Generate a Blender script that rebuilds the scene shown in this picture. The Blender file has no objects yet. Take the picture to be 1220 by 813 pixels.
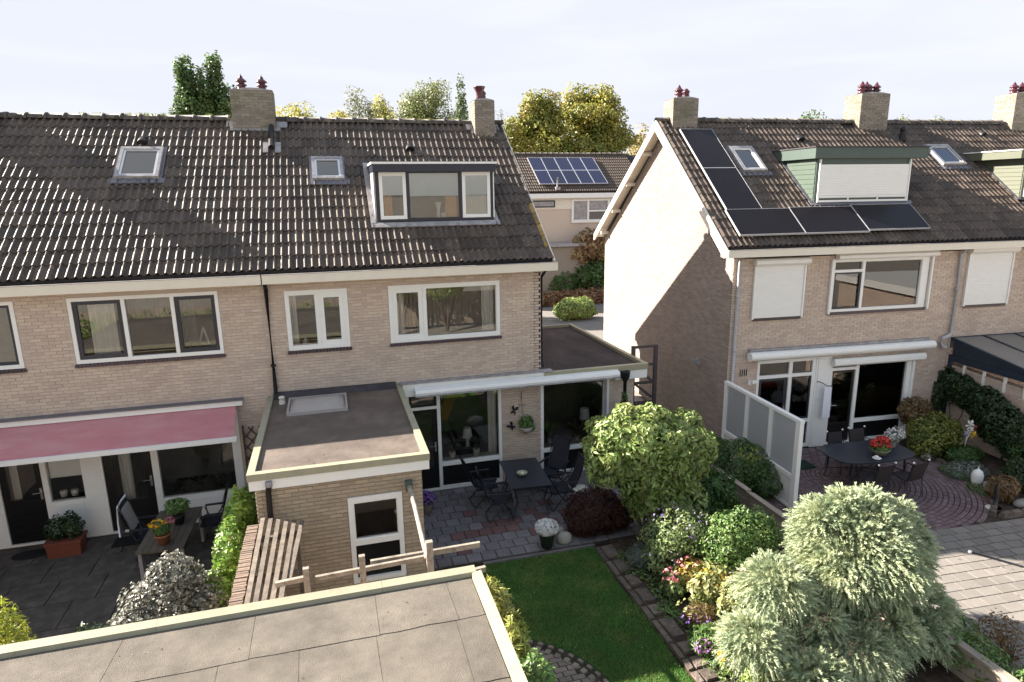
import bpy, math, random
import numpy as np
from mathutils import Vector, Matrix

# ------------------------------------------------------------------ camera, sky, sun, exposure
SC = bpy.context.scene
COL = SC.collection
R = math.radians
rng = np.random.default_rng(7)
random.seed(7)


def axes(pitch, yaw, roll):
    fw = Vector((math.sin(-yaw) * math.cos(pitch), math.cos(yaw) * math.cos(pitch), math.sin(pitch)))
    rt = Vector((math.cos(yaw), math.sin(yaw), 0))
    up = rt.cross(fw)
    return fw, rt * math.cos(roll) + up * math.sin(roll), -rt * math.sin(roll) + up * math.cos(roll)


fw, rt, up = axes(R(-12.971), R(-15.728), R(-0.826))
cam_d = bpy.data.cameras.new('camera')
cam = bpy.data.objects.new('camera', cam_d)
COL.objects.link(cam)
cam.matrix_world = Matrix(((rt.x, up.x, -fw.x, 7.964), (rt.y, up.y, -fw.y, -14.304), (rt.z, up.z, -fw.z, 6.958), (0, 0, 0, 1)))
cam_d.sensor_width = 36.0
cam_d.lens = 768.693 / 1220 * 36
cam_d.clip_start, cam_d.clip_end = 0.1, 3000
SC.camera = cam

SUN = Vector((-1.516, 1.0, 1.0)).normalized()      # towards the sun
W = bpy.data.worlds.new('World')
SC.world = W
W.use_nodes = True
nt = W.node_tree
nt.nodes.clear()
wo = nt.nodes.new('ShaderNodeOutputWorld')
bg = nt.nodes.new('ShaderNodeBackground')
sky = nt.nodes.new('ShaderNodeTexSky')
sky.sky_type = 'NISHITA'
sky.sun_disc = False
sky.sun_elevation = math.asin(SUN.z)
sky.sun_rotation = math.atan2(SUN.x, SUN.y)
sky.air_density, sky.dust_density, sky.ozone_density = 1.0, 3.0, 1.0
bg.inputs['Strength'].default_value = 0.1
# thin streaks of high cloud over the whole sky
tc = nt.nodes.new('ShaderNodeTexCoord')
mp = nt.nodes.new('ShaderNodeMapping')
mp.inputs['Scale'].default_value = (1.2, 1.6, 9.0)
mp.inputs['Rotation'].default_value = (0.12, 0.1, 0.4)
nz = nt.nodes.new('ShaderNodeTexNoise')
nz.inputs['Scale'].default_value = 2.2
nz.inputs['Detail'].default_value = 8
nz.inputs['Distortion'].default_value = 0.5
rp = nt.nodes.new('ShaderNodeMapRange')
rp.inputs['From Min'].default_value, rp.inputs['From Max'].default_value = 0.42, 0.75
rp.inputs['To Min'].default_value, rp.inputs['To Max'].default_value = 0.15, 1.0
mx = nt.nodes.new('ShaderNodeMix')
mx.data_type = 'RGBA'
mx.inputs['B'].default_value = (2.02, 2.07, 2.19, 1)
nt.links.new(tc.outputs['Generated'], mp.inputs['Vector'])
nt.links.new(mp.outputs[0], nz.inputs['Vector'])
nt.links.new(nz.outputs['Fac'], rp.inputs['Value'])
nt.links.new(rp.outputs[0], mx.inputs['Factor'])
cap = nt.nodes.new('ShaderNodeVectorMath')      # thin high veil evens out the glow round the sun
cap.operation = 'MINIMUM'
cap.inputs[1].default_value = (1.80, 1.88, 2.10)
nt.links.new(sky.outputs[0], cap.inputs[0])
nt.links.new(cap.outputs[0], mx.inputs['A'])
nt.links.new(mx.outputs['Result'], bg.inputs['Color'])
nt.links.new(bg.outputs[0], wo.inputs['Surface'])

sl = bpy.data.lights.new('sun', 'SUN')
sl.energy = 4.8
sl.angle = R(0.5)
sl.color = (1.0, 0.91, 0.80)
so = bpy.data.objects.new('sun', sl)
COL.objects.link(so)
so.rotation_euler = SUN.to_track_quat('Z', 'Y').to_euler()
so.location = (-20, 12, 30)
SC.view_settings.view_transform = 'Standard'
SC.view_settings.look = 'None'
SC.view_settings.gamma = 1.0
SC.view_settings.exposure = 2.24

# ------------------------------------------------------------------ materials
MATS = {}


def pmat(name, col, rough=0.7, var=0.12, scale=6.0, obj=0.0, isl=0.0, bump=0.0, bscale=40.0, metal=0.0,
         spec=0.3, col2=None, mix=(0.45, 0.65), scale2=1.2, stretch=None, trans=0.0, hue=0.0):
    """Procedural principled material: noise, per-object, per-piece variation, optional second colour in patches."""
    m = bpy.data.materials.new(name)
    m.use_nodes = True
    t = m.node_tree
    b = t.nodes['Principled BSDF']
    b.inputs['Roughness'].default_value = rough
    b.inputs['Metallic'].default_value = metal
    b.inputs['Specular IOR Level'].default_value = spec
    L = t.links.new
    geo = t.nodes.new('ShaderNodeNewGeometry')
    vec = geo.outputs['Position']
    if stretch:
        mpn = t.nodes.new('ShaderNodeMapping')
        mpn.inputs['Scale'].default_value = stretch
        L(vec, mpn.inputs['Vector'])
        vec = mpn.outputs[0]
    n = t.nodes.new('ShaderNodeTexNoise')
    n.inputs['Scale'].default_value = scale
    n.inputs['Detail'].default_value = 6
    n.inputs['Roughness'].default_value = 0.65
    L(vec, n.inputs['Vector'])

    def scaled(sock, amt):
        r = t.nodes.new('ShaderNodeMapRange')
        r.inputs['To Min'].default_value = 1 - amt
        r.inputs['To Max'].default_value = 1 + amt
        L(sock, r.inputs['Value'])
        return r.outputs[0]

    def mul(a, c):
        k = t.nodes.new('ShaderNodeMath')
        k.operation = 'MULTIPLY'
        L(a, k.inputs[0])
        L(c, k.inputs[1])
        return k.outputs[0]
    f = scaled(n.outputs['Fac'], var * 2)
    if obj:
        oi = t.nodes.new('ShaderNodeObjectInfo')
        f = mul(f, scaled(oi.outputs['Random'], obj))
    if isl:
        f = mul(f, scaled(geo.outputs['Random Per Island'], isl))
    base = t.nodes.new('ShaderNodeRGB')
    base.outputs[0].default_value = (*col, 1)
    cs = base.outputs[0]
    if col2 is not None:
        n2 = t.nodes.new('ShaderNodeTexNoise')
        n2.inputs['Scale'].default_value = scale2
        n2.inputs['Detail'].default_value = 7
        n2.inputs['Roughness'].default_value = 0.7
        L(vec, n2.inputs['Vector'])
        r2 = t.nodes.new('ShaderNodeMapRange')
        r2.inputs['From Min'].default_value, r2.inputs['From Max'].default_value = mix
        L(n2.outputs['Fac'], r2.inputs['Value'])
        m2 = t.nodes.new('ShaderNodeMix')
        m2.data_type = 'RGBA'
        m2.inputs['B'].default_value = (*col2, 1)
        L(cs, m2.inputs['A'])
        L(r2.outputs[0], m2.inputs['Factor'])
        cs = m2.outputs['Result']
    if hue:
        hs = t.nodes.new('ShaderNodeHueSaturation')
        rr = t.nodes.new('ShaderNodeMapRange')
        rr.inputs['To Min'].default_value, rr.inputs['To Max'].default_value = 0.5 - hue, 0.5 + hue
        L(geo.outputs['Random Per Island'], rr.inputs['Value'])
        L(rr.outputs[0], hs.inputs['Hue'])
        L(cs, hs.inputs['Color'])
        cs = hs.outputs[0]
    vm = t.nodes.new('ShaderNodeVectorMath')
    vm.operation = 'SCALE'
    L(cs, vm.inputs[0])
    L(f, vm.inputs['Scale'])
    L(vm.outputs[0], b.inputs['Base Color'])
    if bump:
        nb = t.nodes.new('ShaderNodeTexNoise')
        nb.inputs['Scale'].default_value = bscale
        nb.inputs['Detail'].default_value = 4
        L(vec, nb.inputs['Vector'])
        bp = t.nodes.new('ShaderNodeBump')
        bp.inputs['Strength'].default_value = bump
        bp.inputs['Distance'].default_value = 0.02
        L(nb.outputs['Fac'], bp.inputs['Height'])
        L(bp.outputs[0], b.inputs['Normal'])
    if trans:
        out = t.nodes['Material Output']
        tr = t.nodes.new('ShaderNodeBsdfTranslucent')
        L(vm.outputs[0], tr.inputs['Color'])
        ms = t.nodes.new('ShaderNodeMixShader')
        ms.inputs[0].default_value = trans
        L(b.outputs[0], ms.inputs[1])
        L(tr.outputs[0], ms.inputs[2])
        L(ms.outputs[0], out.inputs['Surface'])
    MATS[name] = m
    return m


def glassmat(name, tint, ior, rough=0.01, frost=0.0):
    m = bpy.data.materials.new(name)
    m.use_nodes = True
    t = m.node_tree
    t.nodes.remove(t.nodes['Principled BSDF'])
    out = t.nodes['Material Output']
    g = t.nodes.new('ShaderNodeBsdfGlossy')
    g.inputs['Roughness'].default_value = rough
    tr = t.nodes.new('ShaderNodeBsdfTransparent')
    tr.inputs['Color'].default_value = (*tint, 1)
    src = tr
    if frost:
        d = t.nodes.new('ShaderNodeBsdfTranslucent')
        d.inputs['Color'].default_value = (*tint, 1)
        d2 = t.nodes.new('ShaderNodeBsdfDiffuse')
        d2.inputs['Color'].default_value = (*tint, 1)
        m0 = t.nodes.new('ShaderNodeMixShader')
        m0.inputs[0].default_value = 0.35
        t.links.new(d.outputs[0], m0.inputs[1])
        t.links.new(d2.outputs[0], m0.inputs[2])
        m1 = t.nodes.new('ShaderNodeMixShader')
        m1.inputs[0].default_value = frost
        t.links.new(tr.outputs[0], m1.inputs[1])
        t.links.new(m0.outputs[0], m1.inputs[2])
        src = m1
    fr = t.nodes.new('ShaderNodeFresnel')
    fr.inputs['IOR'].default_value = ior
    ms = t.nodes.new('ShaderNodeMixShader')
    t.links.new(fr.outputs[0], ms.inputs[0])
    t.links.new(src.outputs[0], ms.inputs[1])
    t.links.new(g.outputs[0], ms.inputs[2])
    t.links.new(ms.outputs[0], out.inputs['Surface'])
    MATS[name] = m


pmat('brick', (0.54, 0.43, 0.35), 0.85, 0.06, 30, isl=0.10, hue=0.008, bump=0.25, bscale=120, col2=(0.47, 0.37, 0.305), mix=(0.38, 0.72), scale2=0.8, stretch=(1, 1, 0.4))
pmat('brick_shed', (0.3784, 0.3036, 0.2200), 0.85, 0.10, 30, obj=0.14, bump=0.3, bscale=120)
pmat('brick_pale', (0.55, 0.45, 0.37), 0.85, 0.08, 30, isl=0.14, bump=0.3, bscale=120)
pmat('mortar', (0.47, 0.385, 0.32), 0.9, 0.08, 20)
pmat('mortar_pale', (0.46, 0.40, 0.34), 0.9, 0.08, 20)
pmat('mortar_dark', (0.26, 0.222, 0.185), 0.9, 0.1, 20)
pmat('brick_chimney', (0.25, 0.215, 0.18), 0.9, 0.15, 20, isl=0.2, bump=0.3, bscale=100, col2=(0.19, 0.175, 0.125), scale2=1.6)
pmat('sill_brick', (0.045, 0.028, 0.042), 0.35, 0.2, 20, obj=0.3, spec=0.5)
pmat('tile', (0.078, 0.058, 0.045), 0.60, 0.3, 9, obj=0.34, spec=0.36, bump=0.2, bscale=50, col2=(0.25, 0.20, 0.14), mix=(0.56, 0.72), scale2=15)
pmat('tile_lichen', (0.38, 0.24, 0.06), 0.9, 0.2, 18, obj=0.2, bump=0.3, col2=(0.15, 0.13, 0.11), scale2=10)
pmat('tile_ridge', (0.085, 0.075, 0.07), 0.6, 0.2, 8, obj=0.25, bump=0.3, col2=(0.22, 0.19, 0.13), mix=(0.5, 0.66), scale2=6)
pmat('deck', (0.04, 0.035, 0.035), 0.9)
pmat('zinc', (0.16, 0.155, 0.175), 0.5, 0.15, 5, metal=0.25, bump=0.05, bscale=8)
pmat('lead', (0.27, 0.255, 0.26), 0.6, 0.15, 7, metal=0.1, bump=0.15, bscale=10, col2=(0.40, 0.38, 0.37), scale2=5)
pmat('dome', (0.36, 0.325, 0.30), 0.3, 0.08, 2)
pmat('brick_coping', (0.185, 0.135, 0.105), 0.9, 0.2, 25, obj=0.25, bump=0.3, bscale=60)
pmat('white', (0.77, 0.76, 0.73), 0.4, 0.04, 5, spec=0.4, col2=(0.64, 0.62, 0.57), mix=(0.56, 0.8), scale2=2.5, stretch=(1, 1, 2.5))
pmat('cream', (0.70, 0.64, 0.54), 0.45, 0.04, 5)
pmat('cream_verge', (0.7200, 0.6660, 0.5940), 0.5, 0.04, 5)
pmat('navy', (0.012, 0.014, 0.030), 0.3, 0.1, 5, spec=0.5)
pmat('black_paint', (0.008, 0.008, 0.009), 0.3, 0.1, 5, spec=0.4)
pmat('black_plastic', (0.015, 0.014, 0.015), 0.45, 0.1, 8)
pmat('gray_pipe', (0.42, 0.42, 0.44), 0.45, 0.08, 6)
pmat('green_paint', (0.0723, 0.0978, 0.0850), 0.4, 0.06, 5)
pmat('green_light', (0.0680, 0.0944, 0.0736), 0.45, 0.06, 5)
pmat('olive_panel', (0.11, 0.118, 0.085), 0.5, 0.06, 5)
pmat('steel', (0.55, 0.55, 0.57), 0.25, 0.05, 8, metal=0.9)
pmat('pot_glaze', (0.075, 0.016, 0.026), 0.3, 0.2, 12, spec=0.5)
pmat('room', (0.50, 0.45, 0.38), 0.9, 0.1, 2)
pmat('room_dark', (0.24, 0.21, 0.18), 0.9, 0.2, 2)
pmat('curtain', (0.78, 0.75, 0.70), 0.9, 0.05, 6, trans=0.2)
pmat('curtain_dark', (0.16, 0.14, 0.13), 0.9, 0.1, 6)
pmat('blind', (0.86, 0.85, 0.82), 0.8, 0.03, 6)
pmat('awning_red', (0.53, 0.22, 0.24), 0.85, 0.08, 2.5, col2=(0.56, 0.29, 0.30), scale2=2.0, stretch=(0.4, 1, 2), trans=0.15)
pmat('solar', (0.012, 0.010, 0.012), 0.3, 0.15, 3, obj=0.1, spec=0.12)
pmat('solar_blue', (0.0140, 0.0154, 0.0455), 0.18, 0.2, 4, obj=0.25, spec=0.5)
pmat('alu', (0.62, 0.62, 0.64), 0.35, 0.05, 6, metal=0.6)
pmat('bitumen', (0.042, 0.036, 0.042), 0.7, 0.22, 2.5, bump=0.3, bscale=30, col2=(0.07, 0.06, 0.062), scale2=1.1)
pmat('bitumen_tan', (0.0945, 0.0738, 0.0612), 0.6, 0.25, 2.5, bump=0.3, bscale=90, spec=0.5, col2=(0.15, 0.118, 0.095), scale2=1.3)
pmat('bitumen_brown', (0.0400, 0.0304, 0.0312), 0.9, 0.25, 1.5, bump=0.25, bscale=60, col2=(0.085, 0.066, 0.062), scale2=0.8, stretch=(1, 0.35, 1))
pmat('felt', (0.150, 0.132, 0.108), 0.95, 0.25, 3.5, obj=0.05, bump=0.6, bscale=120, col2=(0.088, 0.077, 0.065), mix=(0.42, 0.72), scale2=1.1)
pmat('felt_dark', (0.085, 0.075, 0.065), 0.95)
pmat('trim_olive', (0.30, 0.28, 0.19), 0.45, 0.08, 5)
pmat('trim_cream', (0.305, 0.288, 0.205), 0.45, 0.12, 5, col2=(0.22, 0.21, 0.15), mix=(0.55, 0.75), scale2=4)
pmat('old_wood', (0.1615, 0.1334, 0.1080), 0.9, 0.3, 10, obj=0.22, bump=0.3, bscale=40, col2=(0.11, 0.09, 0.075), scale2=6)
pmat('pole_wood', (0.265, 0.23, 0.19), 0.85, 0.3, 8, obj=0.12, bump=0.4, bscale=30, col2=(0.13, 0.105, 0.082), mix=(0.52, 0.7), scale2=7)
pmat('fence_wood', (0.35, 0.29, 0.235), 0.85, 0.2, 8, obj=0.15, bump=0.2, bscale=30, stretch=(4, 0.6, 4), col2=(0.24, 0.2, 0.17), scale2=4)
pmat('gate_wood', (0.085, 0.065, 0.065), 0.7, 0.2, 8)
pmat('table_wood', (0.085, 0.072, 0.058), 0.6, 0.2, 10, obj=0.25, stretch=(6, 0.8, 1))
pmat('terracotta', (0.2400, 0.0920, 0.0480), 0.8, 0.12, 10)
pmat('planter_red', (0.1650, 0.0488, 0.0300), 0.75, 0.15, 10)
pmat('soil', (0.0360, 0.0264, 0.0200), 0.95, 0.3, 9, bump=0.8, bscale=30, col2=(0.085, 0.06, 0.04), scale2=5)
pmat('ground', (0.28, 0.255, 0.215), 0.95, 0.2, 1.5, bump=0.3, bscale=20)
pmat('asphalt', (0.1822, 0.1673, 0.1522), 0.9, 0.1, 2)
pmat('grass_soil', (0.025, 0.05, 0.014), 0.95, 0.3, 6)
pmat('grass', (0.125, 0.265, 0.055), 0.65, 0.25, 1.6, isl=0.4, trans=0.35, hue=0.02, col2=(0.27, 0.33, 0.10), mix=(0.45, 0.72), scale2=2.1)
pmat('slab_gray', (0.1742, 0.1598, 0.1632), 0.85, 0.16, 8, obj=0.15, bump=0.2, bscale=80, col2=(0.135, 0.125, 0.128), scale2=2.2)
pmat('slab_red', (0.153, 0.086, 0.081), 0.85, 0.14, 8, obj=0.15, bump=0.2, bscale=80)
pmat('slab_dark', (0.066, 0.058, 0.050), 0.9, 0.3, 3, obj=0.08, bump=0.4, bscale=60, col2=(0.105, 0.092, 0.078), scale2=5)
pmat('slab_big', (0.1845, 0.1681, 0.1492), 0.85, 0.14, 6, obj=0.12, bump=0.2, bscale=80, col2=(0.17, 0.155, 0.142), scale2=1.5)
pmat('clinker', (0.1377, 0.0960, 0.0978), 0.8, 0.12, 12, obj=0.2, isl=0.2, bump=0.2, bscale=80, col2=(0.155, 0.11, 0.115), scale2=1.3)
pmat('path_brick', (0.19, 0.155, 0.125), 0.85, 0.15, 12, obj=0.18, isl=0.18, bump=0.3, bscale=70)
pmat('edge_stone', (0.1395, 0.1125, 0.0945), 0.95, 0.3, 12, obj=0.3, bump=0.8, bscale=30, col2=(0.09, 0.075, 0.06), scale2=7)
pmat('rock', (0.30, 0.28, 0.25), 0.9, 0.25, 6, obj=0.2, bump=0.6, bscale=12)
pmat('bark', (0.10, 0.075, 0.055), 0.9, 0.2, 10, bump=0.4, bscale=30)
pmat('dark_metal', (0.016, 0.018, 0.026), 0.4, 0.1, 8, spec=0.5)
pmat('mesh_cloth', (0.0196, 0.0203, 0.0266), 0.75, 0.15, 30)
pmat('table_slate', (0.0210, 0.0252, 0.0385), 0.35, 0.12, 4, spec=0.5)
pmat('chair_brown', (0.030, 0.025, 0.026), 0.6, 0.1, 20)
pmat('cloth_gray', (0.28, 0.26, 0.24), 0.9, 0.1, 12)
pmat('cloth_white', (0.72, 0.72, 0.78), 0.85, 0.04, 6)
pmat('cushion_blue', (0.12, 0.22, 0.33), 0.85, 0.1, 10)
pmat('mat_black', (0.012, 0.012, 0.012), 0.95, 0.2, 30)
pmat('mat_green', (0.0160, 0.0360, 0.0240), 0.95, 0.2, 30)
pmat('stoneware', (0.60, 0.57, 0.50), 0.6, 0.08, 10)
pmat('bowl_green', (0.32, 0.33, 0.22), 0.35, 0.2, 20)
pmat('hose_red', (0.14, 0.035, 0.05), 0.5)
pmat('panel_white', (0.66, 0.64, 0.62), 0.5, 0.05, 3)
pmat('veranda_blue', (0.022, 0.032, 0.05), 0.4, 0.05, 6)
pmat('veranda_roof', (0.24, 0.23, 0.215), 0.15, 0.1, 1.2, trans=0.2, spec=0.6)
pmat('yellow_paint', (0.7, 0.45, 0.03), 0.5)
pmat('red_paint', (0.45, 0.05, 0.03), 0.5)
pmat('lamp_orange', (0.5, 0.25, 0.08), 0.8)
glassmat('glass', (0.97, 0.975, 0.97), 1.8)
glassmat('glass_roof', (0.5, 0.55, 0.6), 2.6, 0.03)
glassmat('frosted', (0.84, 0.87, 0.90), 1.45, 0.25, 0.5)


def leafmat(name, a, b, hue=0.02, isl=0.35, trans=0.35, rough=0.45, mix=(0.4, 0.6), s2=2.5):
    pmat(name, a, rough, 0.12, 3, isl=isl, col2=b, mix=mix, scale2=s2, trans=trans, hue=hue, spec=0.5)


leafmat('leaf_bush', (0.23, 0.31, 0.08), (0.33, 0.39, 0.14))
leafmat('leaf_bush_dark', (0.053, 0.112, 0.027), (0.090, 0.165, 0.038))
leafmat('leaf_deep', (0.029, 0.055, 0.021), (0.046, 0.081, 0.025))
leafmat('leaf_mid', (0.109, 0.196, 0.051), (0.174, 0.261, 0.072))
leafmat('leaf_light', (0.203, 0.275, 0.102), (0.290, 0.348, 0.145))
leafmat('leaf_laurel', (0.160, 0.275, 0.043), (0.246, 0.362, 0.065))
leafmat('leaf_varieg', (0.085, 0.10, 0.07), (0.30, 0.285, 0.25), mix=(0.45, 0.55), s2=22, isl=0.5)
leafmat('leaf_fresh', (0.34, 0.38, 0.08), (0.42, 0.40, 0.12))
leafmat('leaf_gold', (0.345, 0.368, 0.034), (0.230, 0.276, 0.034))
leafmat('leaf_maple', (0.098, 0.037, 0.023), (0.063, 0.023, 0.021), hue=0.01)
leafmat('leaf_yellowgreen', (0.255, 0.255, 0.045), (0.135, 0.180, 0.045), isl=0.5)
leafmat('leaf_autumn', (0.345, 0.285, 0.053), (0.195, 0.232, 0.045), mix=(0.4, 0.62), s2=0.6)
leafmat('leaf_autumn_pale', (0.480, 0.420, 0.105), (0.360, 0.360, 0.090), s2=0.6)
leafmat('leaf_green_far', (0.112, 0.180, 0.045), (0.075, 0.128, 0.038), s2=0.6)
leafmat('leaf_birch', (0.255, 0.270, 0.098), (0.180, 0.210, 0.075), s2=0.6)
leafmat('leaf_conifer_far', (0.105, 0.150, 0.075), (0.150, 0.188, 0.090), s2=0.8)
leafmat('leaf_grayish', (0.255, 0.255, 0.150), (0.180, 0.195, 0.105))
leafmat('leaf_rust', (0.299, 0.161, 0.081), (0.380, 0.230, 0.127), s2=1.5)
leafmat('leaf_pink', (0.414, 0.310, 0.149), (0.299, 0.161, 0.092), s2=1.5)
leafmat('leaf_lavender', (0.150, 0.195, 0.150), (0.225, 0.255, 0.210))
leafmat('leaf_cream', (0.33, 0.33, 0.14), (0.24, 0.27, 0.09))
leafmat('leaf_bronze', (0.138, 0.081, 0.034), (0.230, 0.149, 0.069))
leafmat('leaf_orange', (0.450, 0.300, 0.090), (0.330, 0.300, 0.075))
leafmat('cedar_needle', (0.45, 0.49, 0.295), (0.29, 0.355, 0.215), hue=0.012, isl=0.28, trans=0.25, rough=0.6)
leafmat('fl_white', (0.800, 0.790, 0.760), (0.720, 0.720, 0.700), isl=0.1)
leafmat('fl_red', (0.550, 0.020, 0.020), (0.650, 0.050, 0.030), isl=0.2)
leafmat('fl_purple', (0.170, 0.080, 0.360), (0.270, 0.140, 0.420), isl=0.3)
leafmat('fl_magenta', (0.36, 0.15, 0.42), (0.44, 0.2, 0.48), isl=0.2)
leafmat('fl_yellow', (0.750, 0.420, 0.020), (0.800, 0.520, 0.050), isl=0.2)
leafmat('fl_pink', (0.620, 0.220, 0.240), (0.550, 0.150, 0.200), isl=0.25)
leafmat('fl_lilac', (0.500, 0.450, 0.620), (0.600, 0.560, 0.660), isl=0.2)

# ------------------------------------------------------------------ object helpers
OFFS = {}


def _props(o, label=None, cat=None, group=None, kind=None):
    if label:
        o['label'] = label
    if cat:
        o['category'] = cat
    if group:
        o['group'] = group
    if kind:
        o['kind'] = kind
    return o


def thing(name, label, cat, loc=(0, 0, 0), rz=0.0, group=None, world=False):
    """Empty at a thing's base. world=True: its parts are given in world coordinates."""
    o = bpy.data.objects.new(name, None)
    COL.objects.link(o)
    o.empty_display_size = 0.2
    o.location = loc
    o.rotation_euler = (0, 0, rz)
    OFFS[o.name] = Vector(loc) if world else Vector((0, 0, 0))
    return _props(o, label, cat, group)


class MB:
    """Collects faces and links them as one mesh object."""

    def __init__(s):
        s.v, s.f, s.sm = [], [], []

    def face(s, pts, smooth=False):
        i = len(s.v)
        s.v += [tuple(p) for p in pts]
        s.f.append(tuple(range(i, i + len(pts))))
        s.sm.append(smooth)

    def grid(s, rows, smooth=True, close=False):
        """rows: list of equal-length point lists."""
        i0, n = len(s.v), len(rows[0])
        for r in rows:
            s.v += [tuple(p) for p in r]
        for a in range(len(rows) - 1):
            for k in range(n if close else n - 1):
                k2 = (k + 1) % n
                s.f.append((i0 + a * n + k, i0 + a * n + k2, i0 + (a + 1) * n + k2, i0 + (a + 1) * n + k))
                s.sm.append(smooth)
        return s

    def hexa(s, p):
        """p: 8 points, bottom 4 counter-clockwise, top 4."""
        i = len(s.v)
        s.v += [tuple(q) for q in p]
        for q in ((3, 2, 1, 0), (4, 5, 6, 7), (0, 1, 5, 4), (1, 2, 6, 5), (2, 3, 7, 6), (3, 0, 4, 7)):
            s.f.append(tuple(i + k for k in q))
            s.sm.append(False)
        return s

    def box(s, x0, x1, y0, y1, z0, z1):
        return s.hexa([(x0, y0, z0), (x1, y0, z0), (x1, y1, z0), (x0, y1, z0), (x0, y0, z1), (x1, y0, z1), (x1, y1, z1), (x0, y1, z1)])

    def beam(s, a, b, w, h, upv=(0, 0, 1)):
        """Square bar from a to b: width w sideways, h along upv."""
        a, b = Vector(a), Vector(b)
        d = (b - a).normalized()
        u = Vector(upv)
        sd = d.cross(u)
        if sd.length < 1e-4:
            sd = d.cross(Vector((1, 0, 0)))
        sd.normalize()
        u = sd.cross(d).normalized()
        sd, u = sd * w / 2, u * h / 2
        return s.hexa([a - sd - u, a + sd - u, b + sd - u, b - sd - u, a - sd + u, a + sd + u, b + sd + u, b - sd + u])

    def tube(s, pts, r, n=8, caps=True):
        pts = [Vector(p) for p in pts]
        rs = r if isinstance(r, (list, tuple)) else [r] * len(pts)
        rows = []
        ref = None
        for k, p in enumerate(pts):
            d = (pts[min(k + 1, len(pts) - 1)] - pts[max(k - 1, 0)]).normalized()
            if ref is None:
                ref = Vector((0, 0, 1)) if abs(d.z) < 0.9 else Vector((1, 0, 0))
            a = d.cross(ref)
            if a.length < 1e-4:
                a = d.cross(Vector((0.3, 1, 0.2)))
            a.normalize()
            b = d.cross(a)
            ref = b.cross(d) if False else ref
            rows.append([p + (a * math.cos(2 * math.pi * j / n) + b * math.sin(2 * math.pi * j / n)) * rs[k] for j in range(n)])
        i0 = len(s.v)
        s.grid(rows, True, True)
        if caps:
            s.f.append(tuple(i0 + j for j in range(n)))
            s.f.append(tuple(i0 + (len(rows) - 1) * n + j for j in reversed(range(n))))
            s.sm += [False, False]
        return s

    def lathe(s, c, prof, n=14):
        """prof: (radius, z) pairs, around the vertical through c."""
        rows = [[(c[0] + r * math.cos(2 * math.pi * j / n), c[1] + r * math.sin(2 * math.pi * j / n), c[2] + z) for j in range(n)] for r, z in prof]
        return s.grid(rows, True, True)

    def mesh(s, name, mat, off=(0, 0, 0)):
        me = bpy.data.meshes.new(name)
        o = Vector(off)
        me.from_pydata([(x - o.x, y - o.y, z - o.z) for x, y, z in s.v], [], s.f)
        me.polygons.foreach_set('use_smooth', s.sm)
        if mat:
            me.materials.append(MATS[mat])
        me.update()
        return me

    def build(s, name, mat, parent=None, kind=None, label=None, cat=None, group=None, loc=None):
        off = OFFS.get(parent.name, Vector((0, 0, 0))) if parent else Vector(loc or (0, 0, 0))
        o = bpy.data.objects.new(name, s.mesh(name, mat, off))
        COL.objects.link(o)
        if parent:
            o.parent = parent
            OFFS[o.name] = off
        else:
            o.location = off
            OFFS[o.name] = off
        return _props(o, label, cat, group, kind)


def inst(me, name, parent, loc, rot=(0, 0, 0), scale=None, mat=None):
    o = bpy.data.objects.new(name, me)
    COL.objects.link(o)
    if parent:
        o.parent = parent
        OFFS[o.name] = OFFS[parent.name]
        o.location = Vector(loc) - OFFS[parent.name]
    else:
        o.location = loc
    o.rotation_euler = rot
    if scale:
        o.scale = scale
    return o


def copy_tree(src, loc, rz, label, group=None, name=None):
    c = src.copy()
    COL.objects.link(c)
    c.location = loc
    c.rotation_euler = (0, 0, rz)
    c['label'] = label
    if group:
        c['group'] = group
    OFFS[c.name] = Vector((0, 0, 0))
    for ch in src.children:
        d = ch.copy()
        COL.objects.link(d)
        d.parent = c
        for g in ch.children:
            e = g.copy()
            COL.objects.link(e)
            e.parent = d
    return c


def raw_mesh(name, V, F, mat, smooth=False):
    """V (n,3) float array, F (m,k) int array."""
    me = bpy.data.meshes.new(name)
    k = F.shape[1]
    me.vertices.add(len(V))
    me.vertices.foreach_set('co', np.ascontiguousarray(V, dtype=np.float32).ravel())
    me.loops.add(F.size)
    me.loops.foreach_set('vertex_index', np.ascontiguousarray(F, dtype=np.int32).ravel())
    me.polygons.add(len(F))
    me.polygons.foreach_set('loop_start', np.arange(0, F.size, k, dtype=np.int32))
    if smooth:
        me.polygons.foreach_set('use_smooth', np.ones(len(F), dtype=bool))
    me.update(calc_edges=True)
    me.validate()
    if mat:
        me.materials.append(MATS[mat])
    return me


def link_mesh(me, name, parent=None, loc=(0, 0, 0), **kw):
    o = bpy.data.objects.new(name, me)
    COL.objects.link(o)
    o.location = loc
    if parent:
        o.parent = parent
        OFFS[o.name] = OFFS[parent.name]
    return _props(o, **kw)
# ------------------------------------------------------------------ building helpers


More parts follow.
